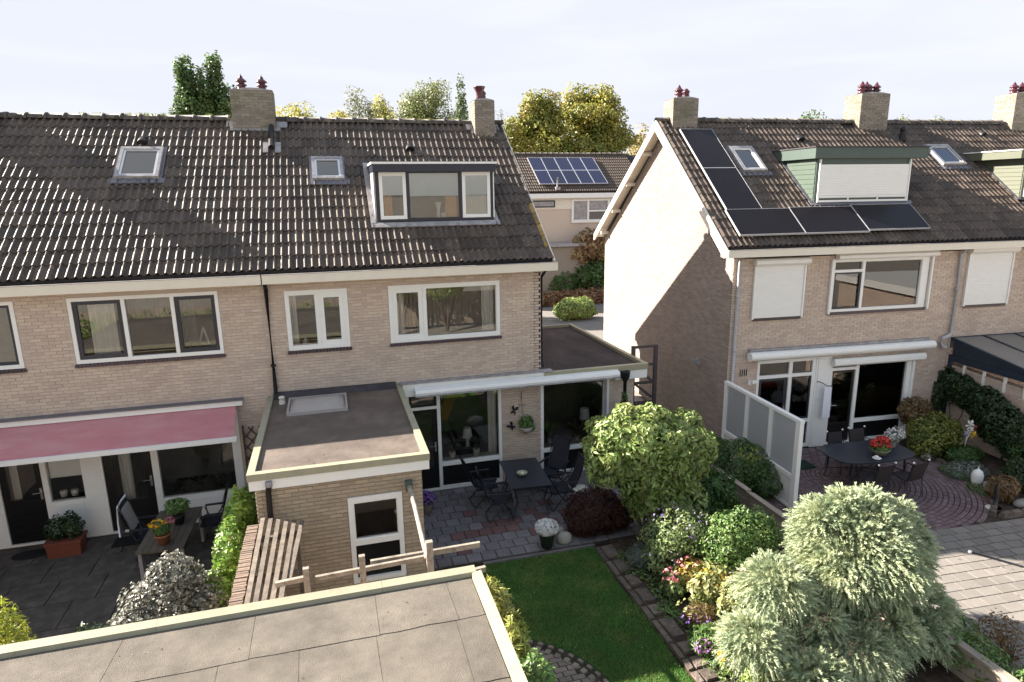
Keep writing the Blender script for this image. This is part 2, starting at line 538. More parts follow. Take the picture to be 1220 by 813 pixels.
def cells(mb, u0, u1, z0, z1, holes, y0, y1, place=None):
    """Slab with rectangular openings, as boxes."""
    us = sorted({u0, u1, *[min(max(h[k], u0), u1) for h in holes for k in (0, 1)]})
    zs = sorted({z0, z1, *[min(max(h[k], z0), z1) for h in holes for k in (2, 3)]})
    for j in range(len(zs) - 1):
        zc = (zs[j] + zs[j + 1]) / 2
        run = None
        for i in range(len(us) - 1):
            uc = (us[i] + us[i + 1]) / 2
            solid = not any(h[0] < uc < h[1] and h[2] < zc < h[3] for h in holes)
            if solid:
                run = [us[i], us[i + 1]] if run is None else [run[0], us[i + 1]]
            if run is not None and (not solid or i == len(us) - 2):
                a, b = run
                c = [(a, y0, zs[j]), (b, y0, zs[j]), (b, y1, zs[j]), (a, y1, zs[j]), (a, y0, zs[j + 1]), (b, y0, zs[j + 1]), (b, y1, zs[j + 1]), (a, y1, zs[j + 1])]
                mb.hexa([place(*q) for q in c] if place else c)
                run = None
    return mb


def brick_rects(u0, u1, z0, z1, holes, L=0.22, H=0.0675, joint=0.011, limit=None):
    out = []
    k = 0
    z = z0
    while z < z1 - 0.01:
        zt = min(z + H - joint, z1)
        lo, hi = (u0, u1) if limit is None else limit(zt)
        a = lo if limit is None else u0
        a0 = u0 - (L / 2 if k % 2 else 0)
        n = int((u1 - a0) / L) + 2
        for i in range(n):
            ivs = [(max(a0 + i * L, lo), min(a0 + (i + 1) * L - joint, hi))]
            for h in holes:
                if h[2] < zt - 0.004 and h[3] > z + 0.004:
                    nx = []
                    for p, q in ivs:
                        if h[1] <= p or h[0] >= q:
                            nx.append((p, q))
                        else:
                            if h[0] - joint > p:
                                nx.append((p, h[0] - joint))
                            if h[1] + joint < q:
                                nx.append((h[1] + joint, q))
                    ivs = nx
            out += [(p, q, z, zt) for p, q in ivs if q - p > 0.03]
        z += H
        k += 1
    return out


def bricks(mb, u0, u1, z0, z1, place, holes=(), **kw):
    """place(u, d, z): point on the wall, d metres proud of the mortar."""
    for p, q, a, b in brick_rects(u0, u1, z0, z1, holes, **kw):
        d = 0.009 + random.uniform(-0.0025, 0.003)
        i = len(mb.v)
        mb.v += [tuple(place(*c)) for c in ((p, 0, a), (q, 0, a), (q, 0, b), (p, 0, b), (p, d, a), (q, d, a), (q, d, b), (p, d, b))]
        for f in ((4, 5, 6, 7), (0, 1, 5, 4), (1, 2, 6, 5), (2, 3, 7, 6), (3, 0, 4, 7)):
            mb.f.append(tuple(i + k for k in f))
            mb.sm.append(False)
    return mb


def curtain_mb(x0, x1, z0, z1, y, amp=0.025, pitch=0.09):
    mb = MB()
    n = max(6, int((x1 - x0) / pitch * 4))
    rows = [[(x0 + (x1 - x0) * i / n, y + amp * math.sin(i * math.pi / 2), z) for i in range(n + 1)] for z in (z0, (z0 + z1) / 2, z1)]
    mb.grid(rows, True)
    return mb


def window(par, x0, x1, z0, z1, y, panes, fmat='white', name='window', sill=True, sill_mat='sill_brick', depth=0.08, room=True, glass='glass', roomd=2.0, rmat='room', sill_tile=0.068):
    """Framed window; panes: dicts with r=(x0,x1,z0,z1), sash material, frame width."""
    holes = [p['r'] for p in panes]
    fr = cells(MB(), x0, x1, z0, z1, holes, y - 0.015, y + depth).build(name, fmat, par)
    for p in panes:
        a, b, c, d = p['r']
        s = p.get('s', 0)
        if s:
            cells(MB(), a, b, c, d, [(a + s, b - s, c + s, d - s)], y + (0.0 if p.get('proud') else 0.004), y + depth - 0.006).build('sash', p.get('m', fmat), fr)
            a, b, c, d = a + s, b - s, c + s, d - s
        MB().box(a - 0.004, b + 0.004, y + 0.04, y + 0.046, c - 0.004, d + 0.004).build('pane', p.get('g', glass), fr)
    if sill:
        mb = MB()
        n = int((x1 - x0 + 0.06) / sill_tile)
        w = (x1 - x0 + 0.06) / n
        for i in range(n):
            xa = x0 - 0.03 + i * w
            h = random.uniform(-0.003, 0.003)
            mb.hexa([(xa + 0.004, y - 0.055 + h, z0 - 0.075), (xa + w - 0.004, y - 0.055 + h, z0 - 0.075), (xa + w - 0.004, y + 0.02, z0 - 0.065), (xa + 0.004, y + 0.02, z0 - 0.065),
                     (xa + 0.004, y - 0.055 + h, z0 - 0.017), (xa + w - 0.004, y - 0.055 + h, z0 - 0.017), (xa + w - 0.004, y + 0.02, z0 - 0.003), (xa + 0.004, y + 0.02, z0 - 0.003)])
        mb.build('sill', sill_mat, fr)
    if room:
        a, b = x0 + 0.01, x1 - 0.01
        mb = MB()
        ya, yb = y + depth + 0.01, y + depth + roomd
        zt, zb = z1 - 0.01, z0 - 0.35
        ea, eb = a - 0.12, b + 0.12
        for q in (((ea, yb, zb), (eb, yb, zb), (eb, yb, zt), (ea, yb, zt)), ((ea, ya, zb), (ea, yb, zb), (ea, yb, zt), (ea, ya, zt)),
                  ((eb, yb, zb), (eb, ya, zb), (eb, ya, zt), (eb, yb, zt)), ((ea, ya, zb), (eb, ya, zb), (eb, yb, zb), (ea, yb, zb)),
                  ((ea, yb, zt), (eb, yb, zt), (eb, ya, zt), (ea, ya, zt)), ((ea, ya, zb), (ea, ya, z0 - 0.01), (eb, ya, z0 - 0.01), (eb, ya, zb))):
            mb.face(q)
        mb.build('interior', rmat, fr)
    return fr


def door(par, x0, x1, z0, z1, y, glassr, fmat='black_paint', handle_right=True, slats=False, g='glass'):
    d = cells(MB(), x0, x1, z0, z1, [glassr] if glassr else [], y + 0.005, y + 0.055)
    if slats:
        z = z0 + 0.08
        while z < (glassr[2] if glassr else z1) - 0.1:
            d.box(x0 + 0.1, x1 - 0.1, y - 0.006, y + 0.006, z, z + 0.055)
            z += 0.075
    d = d.build('door', fmat, par)
    if glassr:
        MB().box(glassr[0], glassr[1], y + 0.02, y + 0.026, glassr[2], glassr[3]).build('pane', g, d)
    hx = x1 - 0.06 if handle_right else x0 + 0.06
    s = -1 if handle_right else 1
    mb = MB().box(hx - 0.022, hx + 0.022, y - 0.012, y + 0.004, z0 + 0.93, z0 + 1.17)
    mb.tube([(hx, y - 0.01, z0 + 1.08), (hx, y - 0.055, z0 + 1.08), (hx + s * 0.14, y - 0.058, z0 + 1.075)], 0.012, 6)
    mb.build('handle', 'steel', d)
    return d


def curtains(par, lst):
    for x0, x1, z0, z1, y, m in lst:
        curtain_mb(x0, x1, z0, z1, y).build('curtain', m, par)


class Slope:
    """Roof plane along x; s metres up the slope from the tile eave, h off the plane."""

    def __init__(s, ye, ze, yr, zr):
        s.ye, s.ze = ye, ze
        s.len = math.hypot(yr - ye, zr - ze)
        s.c, s.n = (yr - ye) / s.len, (zr - ze) / s.len
        s.ang = math.atan2(zr - ze, yr - ye)

    def p(s, x, d, h=0.0):
        return (x, s.ye + s.c * d - s.n * h, s.ze + s.n * d + s.c * h)

    def s_of_z(s, z):
        return (z - s.ze) / s.n

    def slab(s, mb, x0, x1, d0, d1, h0, h1):
        return mb.hexa([s.p(x0, d0, h0), s.p(x1, d0, h0), s.p(x1, d1, h0), s.p(x0, d1, h0), s.p(x0, d0, h1), s.p(x1, d0, h1), s.p(x1, d1, h1), s.p(x0, d1, h1)])


def tile_mesh(w, e, mat, name='roof_tile'):
    """Concrete tile with two rolls; local x across, y up the slope, z off the roof."""
    prof = []
    for k in range(2):
        o = k * w / 2
        for t, z in ((0.02, 0.0), (0.26, 0.0), (0.34, 0.006), (0.64, 0.040), (0.74, 0.046), (0.84, 0.036), (0.96, 0.002)):
            prof.append((o + t * w / 2, z))
    prof.append((w * 1.0 + 0.004, 0.002))
    L = e + 0.05
    mb = MB()
    lo = [(x, 0.0, z * 1.15 + 0.026) for x, z in prof]
    hi = [(x, L, z * 1.15 + 0.004) for x, z in prof]
    bt = [(x, 0.002, z * 1.15 + 0.004) for x, z in prof]
    mb.grid([lo, hi], True)
    mb.grid([bt, lo], False)
    mb.face([bt[0], lo[0], hi[0], (hi[0][0], L, hi[0][2] - 0.02)])
    mb.face([lo[-1], bt[-1], (hi[-1][0], L, hi[-1][2] - 0.02), hi[-1]])
    return mb.mesh(name, mat)


def tile_roof(par, sl, x0, x1, ncol, nrow, skips, special=None):
    w = (x1 - x0) / ncol
    e = sl.len / nrow
    me = tile_mesh(w, e, 'tile')
    alt = tile_mesh(w, e, 'tile_lichen', 'roof_tile') if special else None
    if alt:
        alt.materials.clear()
        alt.materials.append(MATS['tile'])
        alt.materials.append(MATS['tile_lichen'])
        for p in alt.polygons:
            if p.center.x > w * .62:
                p.material_index = 1
    n = 0
    rest = []
    for j in range(nrow):
        for i in range(ncol):
            xc, dc = x0 + (i + 0.5) * w, (j + 0.5) * e
            if any(a < xc < b and c < dc < d for a, b, c, d in skips):
                continue
            jit = random.uniform(-0.009, 0.009) + .008 * math.sin(i * .55 + j * .8)
            loc = sl.p(x0 + i * w, j * e - 0.012 + jit, 0.0)
            rot = (sl.ang + random.uniform(-0.008, 0.008), random.uniform(-0.02, 0.02), random.uniform(-0.012, 0.012))
            if n < 300:
                inst(alt if special and (i, j) in special else me, 'roof_tile', par, loc, rot)
                n += 1
            else:
                rest.append((loc, rot))
    if rest:
        mb = MB()
        from mathutils import Euler
        for loc, rot in rest:
            M = Euler(rot).to_matrix()
            i = len(mb.v)
            mb.v += [tuple(M @ v.co + Vector(loc)) for v in me.vertices]
            for p in me.polygons:
                mb.f.append(tuple(i + k for k in p.vertices))
                mb.sm.append(p.use_smooth)
        mb.build('roof_tile', 'tile', par, kind='stuff')


def ridge(par, x0, x1, y, z, gaps=(), step=0.40):
    n = max(1, round((x1 - x0) / step))
    w = (x1 - x0) / n
    prof = [(math.cos(t) * 0.13, math.sin(t) * 0.10) for t in np.linspace(-0.35, math.pi + 0.35, 9)]
    mb = MB()
    rows = [[(xx, a * s_, b * s_) for a, b in prof] for xx, s_ in ((0, 0.90), (w - 0.05, 1.0), (w - 0.05, 1.12), (w + 0.02, 1.12), (w + 0.02, 0.98))]
    mb.grid(rows, True)
    me = mb.mesh('ridge_tile', 'tile_ridge')
    for i in range(n):
        xc = x0 + (i + 0.5) * w
        if any(a < xc < b for a, b in gaps):
            continue
        inst(me, 'ridge_tile', par, (x0 + i * w, y, z + random.uniform(-0.008, 0.008)), (0, random.uniform(-0.012, 0.012), random.uniform(-0.01, 0.01)))


def pot(par, x, y, z, style=0):
    mb = MB()
    if style == 0:
        pr = [(0.10, 0), (0.125, 0.02), (0.10, 0.05), (0.09, 0.09), (0.135, 0.11), (0.13, 0.14), (0.085, 0.15), (0.085, 0.19), (0.14, 0.21), (0.12, 0.24), (0.08, 0.27), (0.05, 0.30), (0.045, 0.33), (0.015, 0.36), (0.0, 0.40)]
    elif style == 1:
        pr = [(0.09, 0), (0.11, 0.03), (0.09, 0.07), (0.10, 0.12), (0.085, 0.16), (0.11, 0.19), (0.10, 0.23), (0.06, 0.27), (0.03, 0.30), (0.0, 0.31)]
    else:
        pr = [(0.09, 0), (0.10, 0.04), (0.085, 0.10), (0.09, 0.2), (0.12, 0.26), (0.16, 0.33), (0.17, 0.36), (0.15, 0.36), (0.08, 0.30), (0.0, 0.29)]
    mb.lathe((x, y, z), pr, 12)
    return mb.build('chimney_pot', 'pot_glaze', par)


def chimney(par, x0, x1, y0, y1, zb, zt, pots, tmat='brick_chimney', cap=True):
    c = MB().box(x0 + 0.01, x1 - 0.01, y0 + 0.01, y1 - 0.01, zb, zt).build('chimney', 'mortar_dark', par)
    mb = MB()
    bricks(mb, x0, x1, zb, zt, lambda u, d, z: (u, y0 + 0.01 - d, z))
    bricks(mb, y0, y1, zb, zt, lambda u, d, z: (x0 + 0.01 - d, y1 - (u - y0), z))
    bricks(mb, y0, y1, zb, zt, lambda u, d, z: (x1 - 0.01 + d, u, z))
    bricks(mb, x0, x1, zb, zt, lambda u, d, z: (x1 - (u - x0), y1 - 0.01 + d, z))
    mb.build('brickwork', tmat, c, kind='stuff')
    if cap:
        mb = MB()
        n = 7
        rows = []
        for i in range(n):
            t = i / (n - 1)
            rows.append([(x0 + (x1 - x0) * t, y, zt + 0.004 + 0.05 * math.sin(math.pi * t)) for y in (y0, (y0 + y1) / 2, y1)])
        mb.grid(rows, True)
        mb.face([r[0] for r in rows] + [(x1, y0, zt), (x0, y0, zt)])
        mb.face([r[2] for r in rows] + [(x1, y1, zt), (x0, y1, zt)])
        mb.build('mortar_cap', 'lead', c)
    for x, y, dz, st in pots:
        pot(c, x, y, zt + dz, st)
    return c


def roof_window(par, sl, x0, x1, d0, d1, dark=True, label=None, blind=False):
    fm = 'lead'
    mb = MB()
    for a, b, c, d in ((x0, x1, d0, d0 + 0.07), (x0, x1, d1 - 0.09, d1), (x0, x0 + 0.07, d0 + 0.07, d1 - 0.09), (x1 - 0.07, x1, d0 + 0.07, d1 - 0.09)):
        sl.slab(mb, a, b, c, d, -0.03, 0.125)
    w = mb.build('roof_window', fm, par, label=label)
    mb = MB()
    for a, b, c, d in ((x0 + 0.07, x1 - 0.07, d0 + 0.07, d0 + 0.12), (x0 + 0.07, x1 - 0.07, d1 - 0.14, d1 - 0.09), (x0 + 0.07, x0 + 0.12, d0 + 0.12, d1 - 0.14), (x1 - 0.12, x1 - 0.07, d0 + 0.12, d1 - 0.14)):
        sl.slab(mb, a, b, c, d, -0.03, 0.105)
    mb.build('sash', 'white' if not dark else 'alu', w)
    mb = MB()
    sl.slab(mb, x0 + 0.10, x1 - 0.10, d0 + 0.10, d1 - 0.12, 0.07, 0.078)
    mb.build('pane', 'glass_roof', w)
    if blind:
        mb = MB()
        sl.slab(mb, x0 + 0.10, x1 - 0.10, d0 + 0.10, d1 - 0.12, 0.03, 0.036)
        mb.build('blind', 'blind', w)
    mb = MB()
    for i in range(12):
        t0, t1 = x0 - 0.12 + (x1 - x0 + 0.24) * i / 12, x0 - 0.12 + (x1 - x0 + 0.24) * (i + 1) / 12
        hh = 0.055 + 0.012 * (i % 2)
        sl.slab(mb, t0, t1, d0 - 0.16, d0 + 0.01, 0.035, hh)
    for a, b in ((x0 - 0.06, x0), (x1, x1 + 0.06)):
        sl.slab(mb, a, b, d0 + 0.01, d1 + 0.08, -0.02, 0.05)
    sl.slab(mb, x0, x1, d1, d1 + 0.08, -0.02, 0.06)
    mb.build('flashing', 'zinc', w)
    return w


def roof_vent(par, sl, x, d):
    """Tile with a hooded vent."""
    mb = MB()
    rows = []
    for k, (t, r) in enumerate(((-0.10, 0.115), (0.0, 0.105), (0.10, 0.075), (0.2, 0.02))):
        rows.append([sl.p(x + r * math.cos(a), d + t, 0.045 + 1.1 * r * math.sin(a)) for a in np.linspace(0, math.pi, 8)])
    mb.grid(rows, True)
    mb.face(rows[0])
    return mb.build('roof_vent', 'black_plastic', par)


def gutter(par, x0, x1, yf, yb, z0, z1, mat='cream', ends=True):
    g = MB().box(x0, x1, yf, yf + 0.03, z0, z1)
    g.box(x0, x1, yf + 0.03, yb + 0.14, z0 + 0.002, z0 + 0.02)
    if ends:
        g.box(x0 - 0.02, x0, yf, yb + 0.14, z0, z1).box(x1, x1 + 0.02, yf, yb + 0.14, z0, z1)
    g = g.build('gutter', mat, par)
    m = MB().box(x0 + 0.002, x1 - 0.002, yf + 0.031, yb + 0.05, z1 - 0.03, z1 - 0.02)
    m.hexa([(x0 + .002, yb + 0.05, z1 - 0.03), (x1 - .002, yb + 0.05, z1 - 0.03), (x1 - .002, yb + 0.14, z1 - 0.03), (x0 + .002, yb + 0.14, z1 - 0.03),
            (x0 + .002, yb + 0.055, z1 - 0.02), (x1 - .002, yb + 0.055, z1 - 0.02), (x1 - .002, yb + 0.14, z1 + 0.06), (x0 + .002, yb + 0.14, z1 + 0.06)])
    m.box(x0, x1, yf - 0.012, yf + 0.034, z1, z1 + 0.012)
    m.build('gutter_lining', 'lead', g)
    return g


def pipe(par, pts, r=0.04, mat='black_plastic', name='downpipe', brackets=()):
    p = MB().tube(pts, r, 10).build(name, mat, par)
    if brackets:
        mb = MB()
        for x, y, z in brackets:
            mb.lathe((x, y, z), [(r + 0.001, 0), (r + 0.012, 0.002), (r + 0.012, 0.04), (r + 0.001, 0.042)], 10)
        mb.build('pipe_bracket', mat, p)
    return p


# ------------------------------------------------------------------ the left row: two terraced houses
YB_L, ZB_L = 8.95, 5.4
SL = Slope(-0.13, 5.455, 4.35, 8.845)
GL = 'terraced houses of the two rows'


def row_body(par, x0, x1, holes, end_left=False, end_right=False, yb=YB_L, zb=ZB_L, sl=SL, yr=4.35, zr=8.845, ztop=5.25, ybr=None):
    """Front wall with openings, back wall, party or gable walls, roof decks."""
    cells(MB(), x0, x1, 0.0, ztop, holes, 0.0, 0.28).build('wall', 'mortar', par)
    mb = bricks(MB(), x0, x1, 0.0, ztop, lambda u, d, z: (u, -d, z), holes)
    mb.build('brickwork', 'brick', par, kind='stuff')
    MB().box(x0, x1, yb - 0.28, yb, 0.0, zb - 0.1).build('wall', 'brick', par)
    for a, b in ((x0, x0 + 0.2), (x1 - 0.2, x1)):
        mb = MB()
        pr = [(0.285, 0.0), (yb - 0.285, 0.0), (yb - 0.285, zb - 0.25), (yr, zr - 0.2), (0.285, 5.45)]
        i = [(a, y, z) for y, z in pr]
        j = [(b, y, z) for y, z in pr]
        mb.face(i[::-1])
        mb.face(j)
        for k in range(len(pr)):
            k2 = (k + 1) % len(pr)
            mb.face([i[k], i[k2], j[k2], j[k]])
        mb.build('party_wall', 'mortar', par)


def roof_deck(par, x0, x1, sl, yb, zb, holes_f=()):
    mb = MB()
    # front deck with openings, as strips
    us = sorted({x0, x1, *[h[k] for h in holes_f for k in (0, 1)]})
    ds = sorted({-0.02, sl.len, *[h[k] for h in holes_f for k in (2, 3)]})
    for j in range(len(ds) - 1):
        for i in range(len(us) - 1):
            uc, dc = (us[i] + us[i + 1]) / 2, (ds[j] + ds[j + 1]) / 2
            if not any(h[0] < uc < h[1] and h[2] < dc < h[3] for h in holes_f):
                sl.slab(mb, us[i], us[i + 1], ds[j], ds[j + 1], -0.09, -0.012)
    r = mb.build('roof', 'deck', par)
    yr, zr = sl.p(0, sl.len)[1:]
    mb = MB()
    mb.hexa([(x0, yr, zr - 0.08), (x1, yr, zr - 0.08), (x1, yb + 0.3, zb - 0.08), (x0, yb + 0.3, zb - 0.08), (x0, yr, zr + 0.03), (x1, yr, zr + 0.03), (x1, yb + 0.3, zb + 0.03), (x0, yb + 0.3, zb + 0.03)])
    mb.build('roof', 'tile_ridge', par)
    return r


# ---- house with the red awning
XA0, XA1 = -0.27, 6.62
A = thing('terraced_house', 'brick row house with the red awning and a white framed three-pane upper window', 'house', (XA0, 0, 0), group=GL, world=True)
holesA = [(3.004, 5.718, 3.753, 5.071), (0.75, 2.112, 3.753, 5.071), (0.9, 5.83, 0.02, 2.50)]
row_body(A, XA0, XA1, holesA)
sk1 = (3.53, 4.42, SL.s_of_z(7.33), SL.s_of_z(8.03))
roof_deck(A, XA0, XA1, SL, YB_L, ZB_L)
tile_roof(A, SL, XA0, XA1, 22, 14, [(sk1[0] - 0.05, sk1[1] + 0.05, sk1[2] - 0.02, sk1[3] + 0.03), (5.9, 7.0, SL.len - 0.36, 9), (-.3, 0.62, SL.len - 0.36, 9)])
ridge(A, XA0, XA1, 4.35, 8.87, [(-.3, 0.6), (5.85, 6.9)])
roof_window(A, SL, *sk1, blind=True)
roof_vent(A, SL, 3.93, SL.s_of_z(8.22))
chimney(A, 5.91, 6.92, 3.95, 4.65, 8.25, 9.55, [(6.17, 4.3, 0.03, 0), (6.66, 4.3, 0.02, 0)])
chimney(A, -.26, 0.60, 3.95, 4.65, 8.25, 9.55, [(0.0, 4.3, 0.03, 0), (0.4, 4.3, 0.02, 0)])
mb = MB()
SL.slab(mb, 5.83, 7.03, SL.len - 0.52, SL.len - 0.36, 0.03, 0.062)
SL.slab(mb, 6.93, 7.20, SL.len - 0.36, SL.len + 0.02, 0.03, 0.062)
SL.slab(mb, 5.74, 5.90, SL.len - 0.36, SL.len + 0.02, 0.03, 0.062)
mb.build('flashing', 'lead', A)
gutter(A, XA0, XA1 - 0.01, -0.36, -0.13, 5.20, 5.385)
w = window(A, 3.004, 5.718, 3.753, 5.071, 0.0, [
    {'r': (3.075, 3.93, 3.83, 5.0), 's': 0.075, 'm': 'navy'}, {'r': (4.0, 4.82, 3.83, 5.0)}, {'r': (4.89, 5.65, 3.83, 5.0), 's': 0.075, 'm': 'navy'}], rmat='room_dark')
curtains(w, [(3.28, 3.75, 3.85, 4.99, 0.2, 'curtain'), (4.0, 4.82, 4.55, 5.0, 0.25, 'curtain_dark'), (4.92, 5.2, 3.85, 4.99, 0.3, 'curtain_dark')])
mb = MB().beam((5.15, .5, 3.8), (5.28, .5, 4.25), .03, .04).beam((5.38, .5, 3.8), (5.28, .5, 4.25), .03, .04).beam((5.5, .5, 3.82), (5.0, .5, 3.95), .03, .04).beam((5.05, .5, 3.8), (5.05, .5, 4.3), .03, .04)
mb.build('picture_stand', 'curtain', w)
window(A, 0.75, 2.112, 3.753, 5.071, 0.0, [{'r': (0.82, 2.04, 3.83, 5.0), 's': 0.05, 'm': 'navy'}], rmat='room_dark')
# ground floor white timber front
fr = cells(MB(), 0.9, 5.83, 0.02, 2.50, [(1.30, 2.04, 0.06, 2.42), (2.14, 2.76, 0.90, 2.42), (3.15, 4.06, 0.06, 2.42), (4.19, 5.66, 0.68, 2.42)], -0.02, 0.10).build('timber_front', 'white', A)
door(fr, 1.30, 2.04, 0.06, 2.42, 0.02, (1.42, 1.92, 1.0, 2.32), slats=True)
door(fr, 3.15, 4.06, 0.06, 2.42, 0.02, (3.32, 3.90, 0.72, 2.32))
MB().box(2.14, 2.76, 0.03, 0.036, 0.90, 2.42).build('pane', 'glass', fr)
MB().box(4.19, 5.66, 0.03, 0.036, 0.68, 2.42).build('pane', 'glass', fr)
MB().box(2.15, 2.75, 0.10, 0.11, 1.38, 2.42).build('blind', 'blind', fr)
for a, b, c, d in ((2.18, 2.72, 0.12, 0.82), (4.24, 5.61, 0.10, 0.60)):
    MB().box(a, b, -0.032, -0.02, c, d).build('panel', 'white', fr)
mb = MB()
for q in (((1.0, 2.6, -.1), (5.8, 2.6, -.1), (5.8, 2.6, 2.5), (1.0, 2.6, 2.5)), ((1.0, .13, -.1), (1.0, 2.6, -.1), (1.0, 2.6, 2.5), (1.0, .13, 2.5)), ((5.8, .13, -.1), (5.8, 2.6, -.1), (5.8, 2.6, 2.5), (5.8, .13, 2.5)), ((1, .13, .02), (5.8, .13, .02), (5.8, 2.6, .02), (1, 2.6, .02)), ((1, .13, 2.5), (5.8, .13, 2.5), (5.8, 2.6, 2.5), (1, 2.6, 2.5))):
    mb.face(q)
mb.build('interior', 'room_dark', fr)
MB().box(2.95, 3.03, .14, 2.5, 0.02, 2.5).build('inner_wall', 'room', fr)
curtains(fr, [(1.42, 1.56, 0.95, 2.4, 0.2, 'curtain'), (3.36, 3.58, 0.6, 2.2, 0.3, 'curtain')])
mb = MB()
for x in (2.3, 2.5):
    mb.lathe((x, 0.2, 0.92), [(0.0, 0), (0.06, 0.0), (0.075, 0.1), (0.06, 0.13), (0.0, 0.13)], 10)
mb.build('vase', 'white', fr)
MB().box(4.2, 5.66, 0.2, 0.24, 1.95, 2.02).build('curtain_rail', 'white', fr)
for x, s in ((4.5, .16), (4.85, .2), (5.35, .18)):
    mb = MB().lathe((x, 0.32, 0.66), [(0.0, 0), (0.06, 0), (0.08, 0.12), (0, 0.12)], 8)
    for k in range(14):
        a = k * 2.4
        mb.face([(x, .32, .78), (x + s * .5 * math.cos(a), .32 + s * .5 * math.sin(a), .78 + s * .8), (x + s * math.cos(a + .2), .32 + s * math.sin(a + .2), .78 + s * .9)])
    mb.build('house_plant', 'leaf_deep', fr)
# awning: cassette on the wall, cloth, front bar
aw = MB().box(0.75, 5.97, -0.16, -0.012, 2.63, 2.74).build('awning', 'white', A)
MB().box(0.73, 5.99, -0.20, -0.010, 2.743, 2.765).build('cover_strip', 'zinc', aw)
mb = MB()
rows = [[(x, y, z + 0.012 * math.sin(x * 2.2 + y * 3) * t) for x in np.linspace(0.8, 5.84, 24)] for y, z, t in ((-0.12, 2.63, 0), (-0.35, 2.48, 1), (-0.60, 2.32, 1), (-0.84, 2.17, 0))]
mb.grid(rows, True)
mb.build('awning_cloth', 'awning_red', aw)
MB().box(0.75, 5.90, -0.90, -0.83, 2.10, 2.19).build('front_bar', 'white', aw)
mb = MB()
for x in (1.0, 5.8):
    MB().beam((x, -0.06, 2.50), (x - 0.5, -0.45, 2.28), .04, .04).beam((x - 0.5, -0.45, 2.28), (x, -0.80, 2.10), .035, .035).build('folding_arm', 'white', aw)

# ---- end house with the flat-roofed side wing
XB0, XB1, XBR = 6.62, 12.697, 12.99
B = thing('terraced_house', 'brick end house with the dark blue dormer and a flat roofed side wing', 'house', (XB0, 0, 0), group=GL, world=True)
holesB = [(7.006, 8.295, 3.703, 4.993), (9.174, 11.708, 3.703, 4.993), (9.42, 11.70, 0.02, 2.52)]
row_body(B, XB0, XB1, holesB)
# gable wall on the side wing
pr = [(0.0, 0.0), (YB_L, 0.0), (YB_L, 5.25), (4.35, 8.73), (0.0, 5.47)]
mb = MB()
mb.face([(XB1 - 0.19, y, z) for y, z in pr][::-1])
mb.face([(XB1 + 0.002, y, z) for y, z in pr])
for k in range(5):
    (ya, za), (yb_, zb_) = pr[k], pr[(k + 1) % 5]
    mb.face([(XB1 - 0.19, ya, za), (XB1 - 0.19, yb_, zb_), (XB1 + .002, yb_, zb_), (XB1 + .002, ya, za)])
mb.build('gable_wall', 'mortar', B)


def lim_gable(yr, zr, yf, zf, yb, zb):
    def f(z):
        lo = yf if z < zf else yf + (z - zf) / (zr - zf) * (yr - yf)
        hi = yb if z < zb else yb - (z - zb) / (zr - zb) * (yb - yr)
        return lo, hi
    return f


bricks(MB(), 0.0, YB_L, 0.0, 8.6, lambda u, d, z: (XB1 + .002 + d, u, z), limit=lim_gable(4.35, 8.73, 0, 5.47, YB_L, 5.25)).build('brickwork', 'brick', B, kind='stuff')
sk2 = (7.74, 8.48, SL.s_of_z(7.26), SL.s_of_z(7.80))
DX0, DX1, DY = 9.12, 11.86, 1.01
sd0, sd1 = SL.s_of_z(6.30), SL.s_of_z(7.66)
roof_deck(B, XB0, XBR, SL, YB_L, ZB_L, [(DX0 + .05, DX1 - .05, sd0 + 0.08, sd1 - 0.1)])
lich = {(20, j) for j in (1, 2, 3, 4)}
tile_roof(B, SL, XB0, XBR, 21, 14, [(sk2[0] - 0.05, sk2[1] + 0.05, sk2[2] - 0.02, sk2[3] + 0.03), (DX0 - .03, DX1 + .03, sd0 - 0.05, sd1 + 0.05), (5.9, 7.1, SL.len - 0.36, 9), (12.08, 12.68, SL.len - 0.36, 9)], lich)
ridge(B, XB0 + 0.2, XBR + 0.02, 4.35, 8.87, [(6.0, 6.95), (12.1, 12.66)])
roof_window(B, SL, *sk2, blind=True)
roof_vent(B, SL, 10.22, SL.s_of_z(8.08))
chimney(B, 12.10, 12.66, 3.8, 4.5, 8.2, 9.42, [(12.30, 4.05, 0.02, 2), (12.42, 4.2, 0.02, 1)], 'brick_chimney')
mb = MB()
SL.slab(mb, 12.02, 12.74, SL.len - 0.52, SL.len - 0.36, 0.03, 0.062)
SL.slab(mb, 11.92, 12.09, SL.len - 0.36, SL.len + 0.02, 0.03, 0.062)
SL.slab(mb, 12.67, 12.84, SL.len - 0.36, SL.len + 0.02, 0.03, 0.062)
mb.build('flashing', 'lead', B)
mb = MB()
for t, r in ((0, 0),):
    a, b = SL.p(6.82, SL.len - 0.45, 0.14), SL.p(6.82, SL.len - 1.38, 0.14)
    mb.tube([a, b], 0.065, 10)
mb.build('flue_pipe', 'black_plastic', B)
mb = MB()
SL.slab(mb, 6.62, 6.74, SL.len - 1.5, SL.len - 1.08, 0.05, 0.085)
SL.slab(mb, 6.90, 7.04, SL.len - 1.5, SL.len - 1.08, 0.05, 0.085)
mb.build('flue_flashing', 'lead', B)
gutter(B, XB0 + 0.01, XBR, -0.36, -0.13, 5.20, 5.385)
mb = MB()
SL.slab(mb, XBR - 0.03, XBR + 0.015, -0.1, SL.len, -0.2, 0.03)
mb.hexa([(XBR - .03, 4.34, 8.68), (XBR + .015, 4.34, 8.68), (XBR + .015, YB_L + .3, ZB_L - .2), (XBR - .03, YB_L + .3, ZB_L - .2), (XBR - .03, 4.34, 8.90), (XBR + .015, 4.34, 8.90), (XBR + .015, YB_L + .3, ZB_L + .04), (XBR - .03, YB_L + .3, ZB_L + .04)])
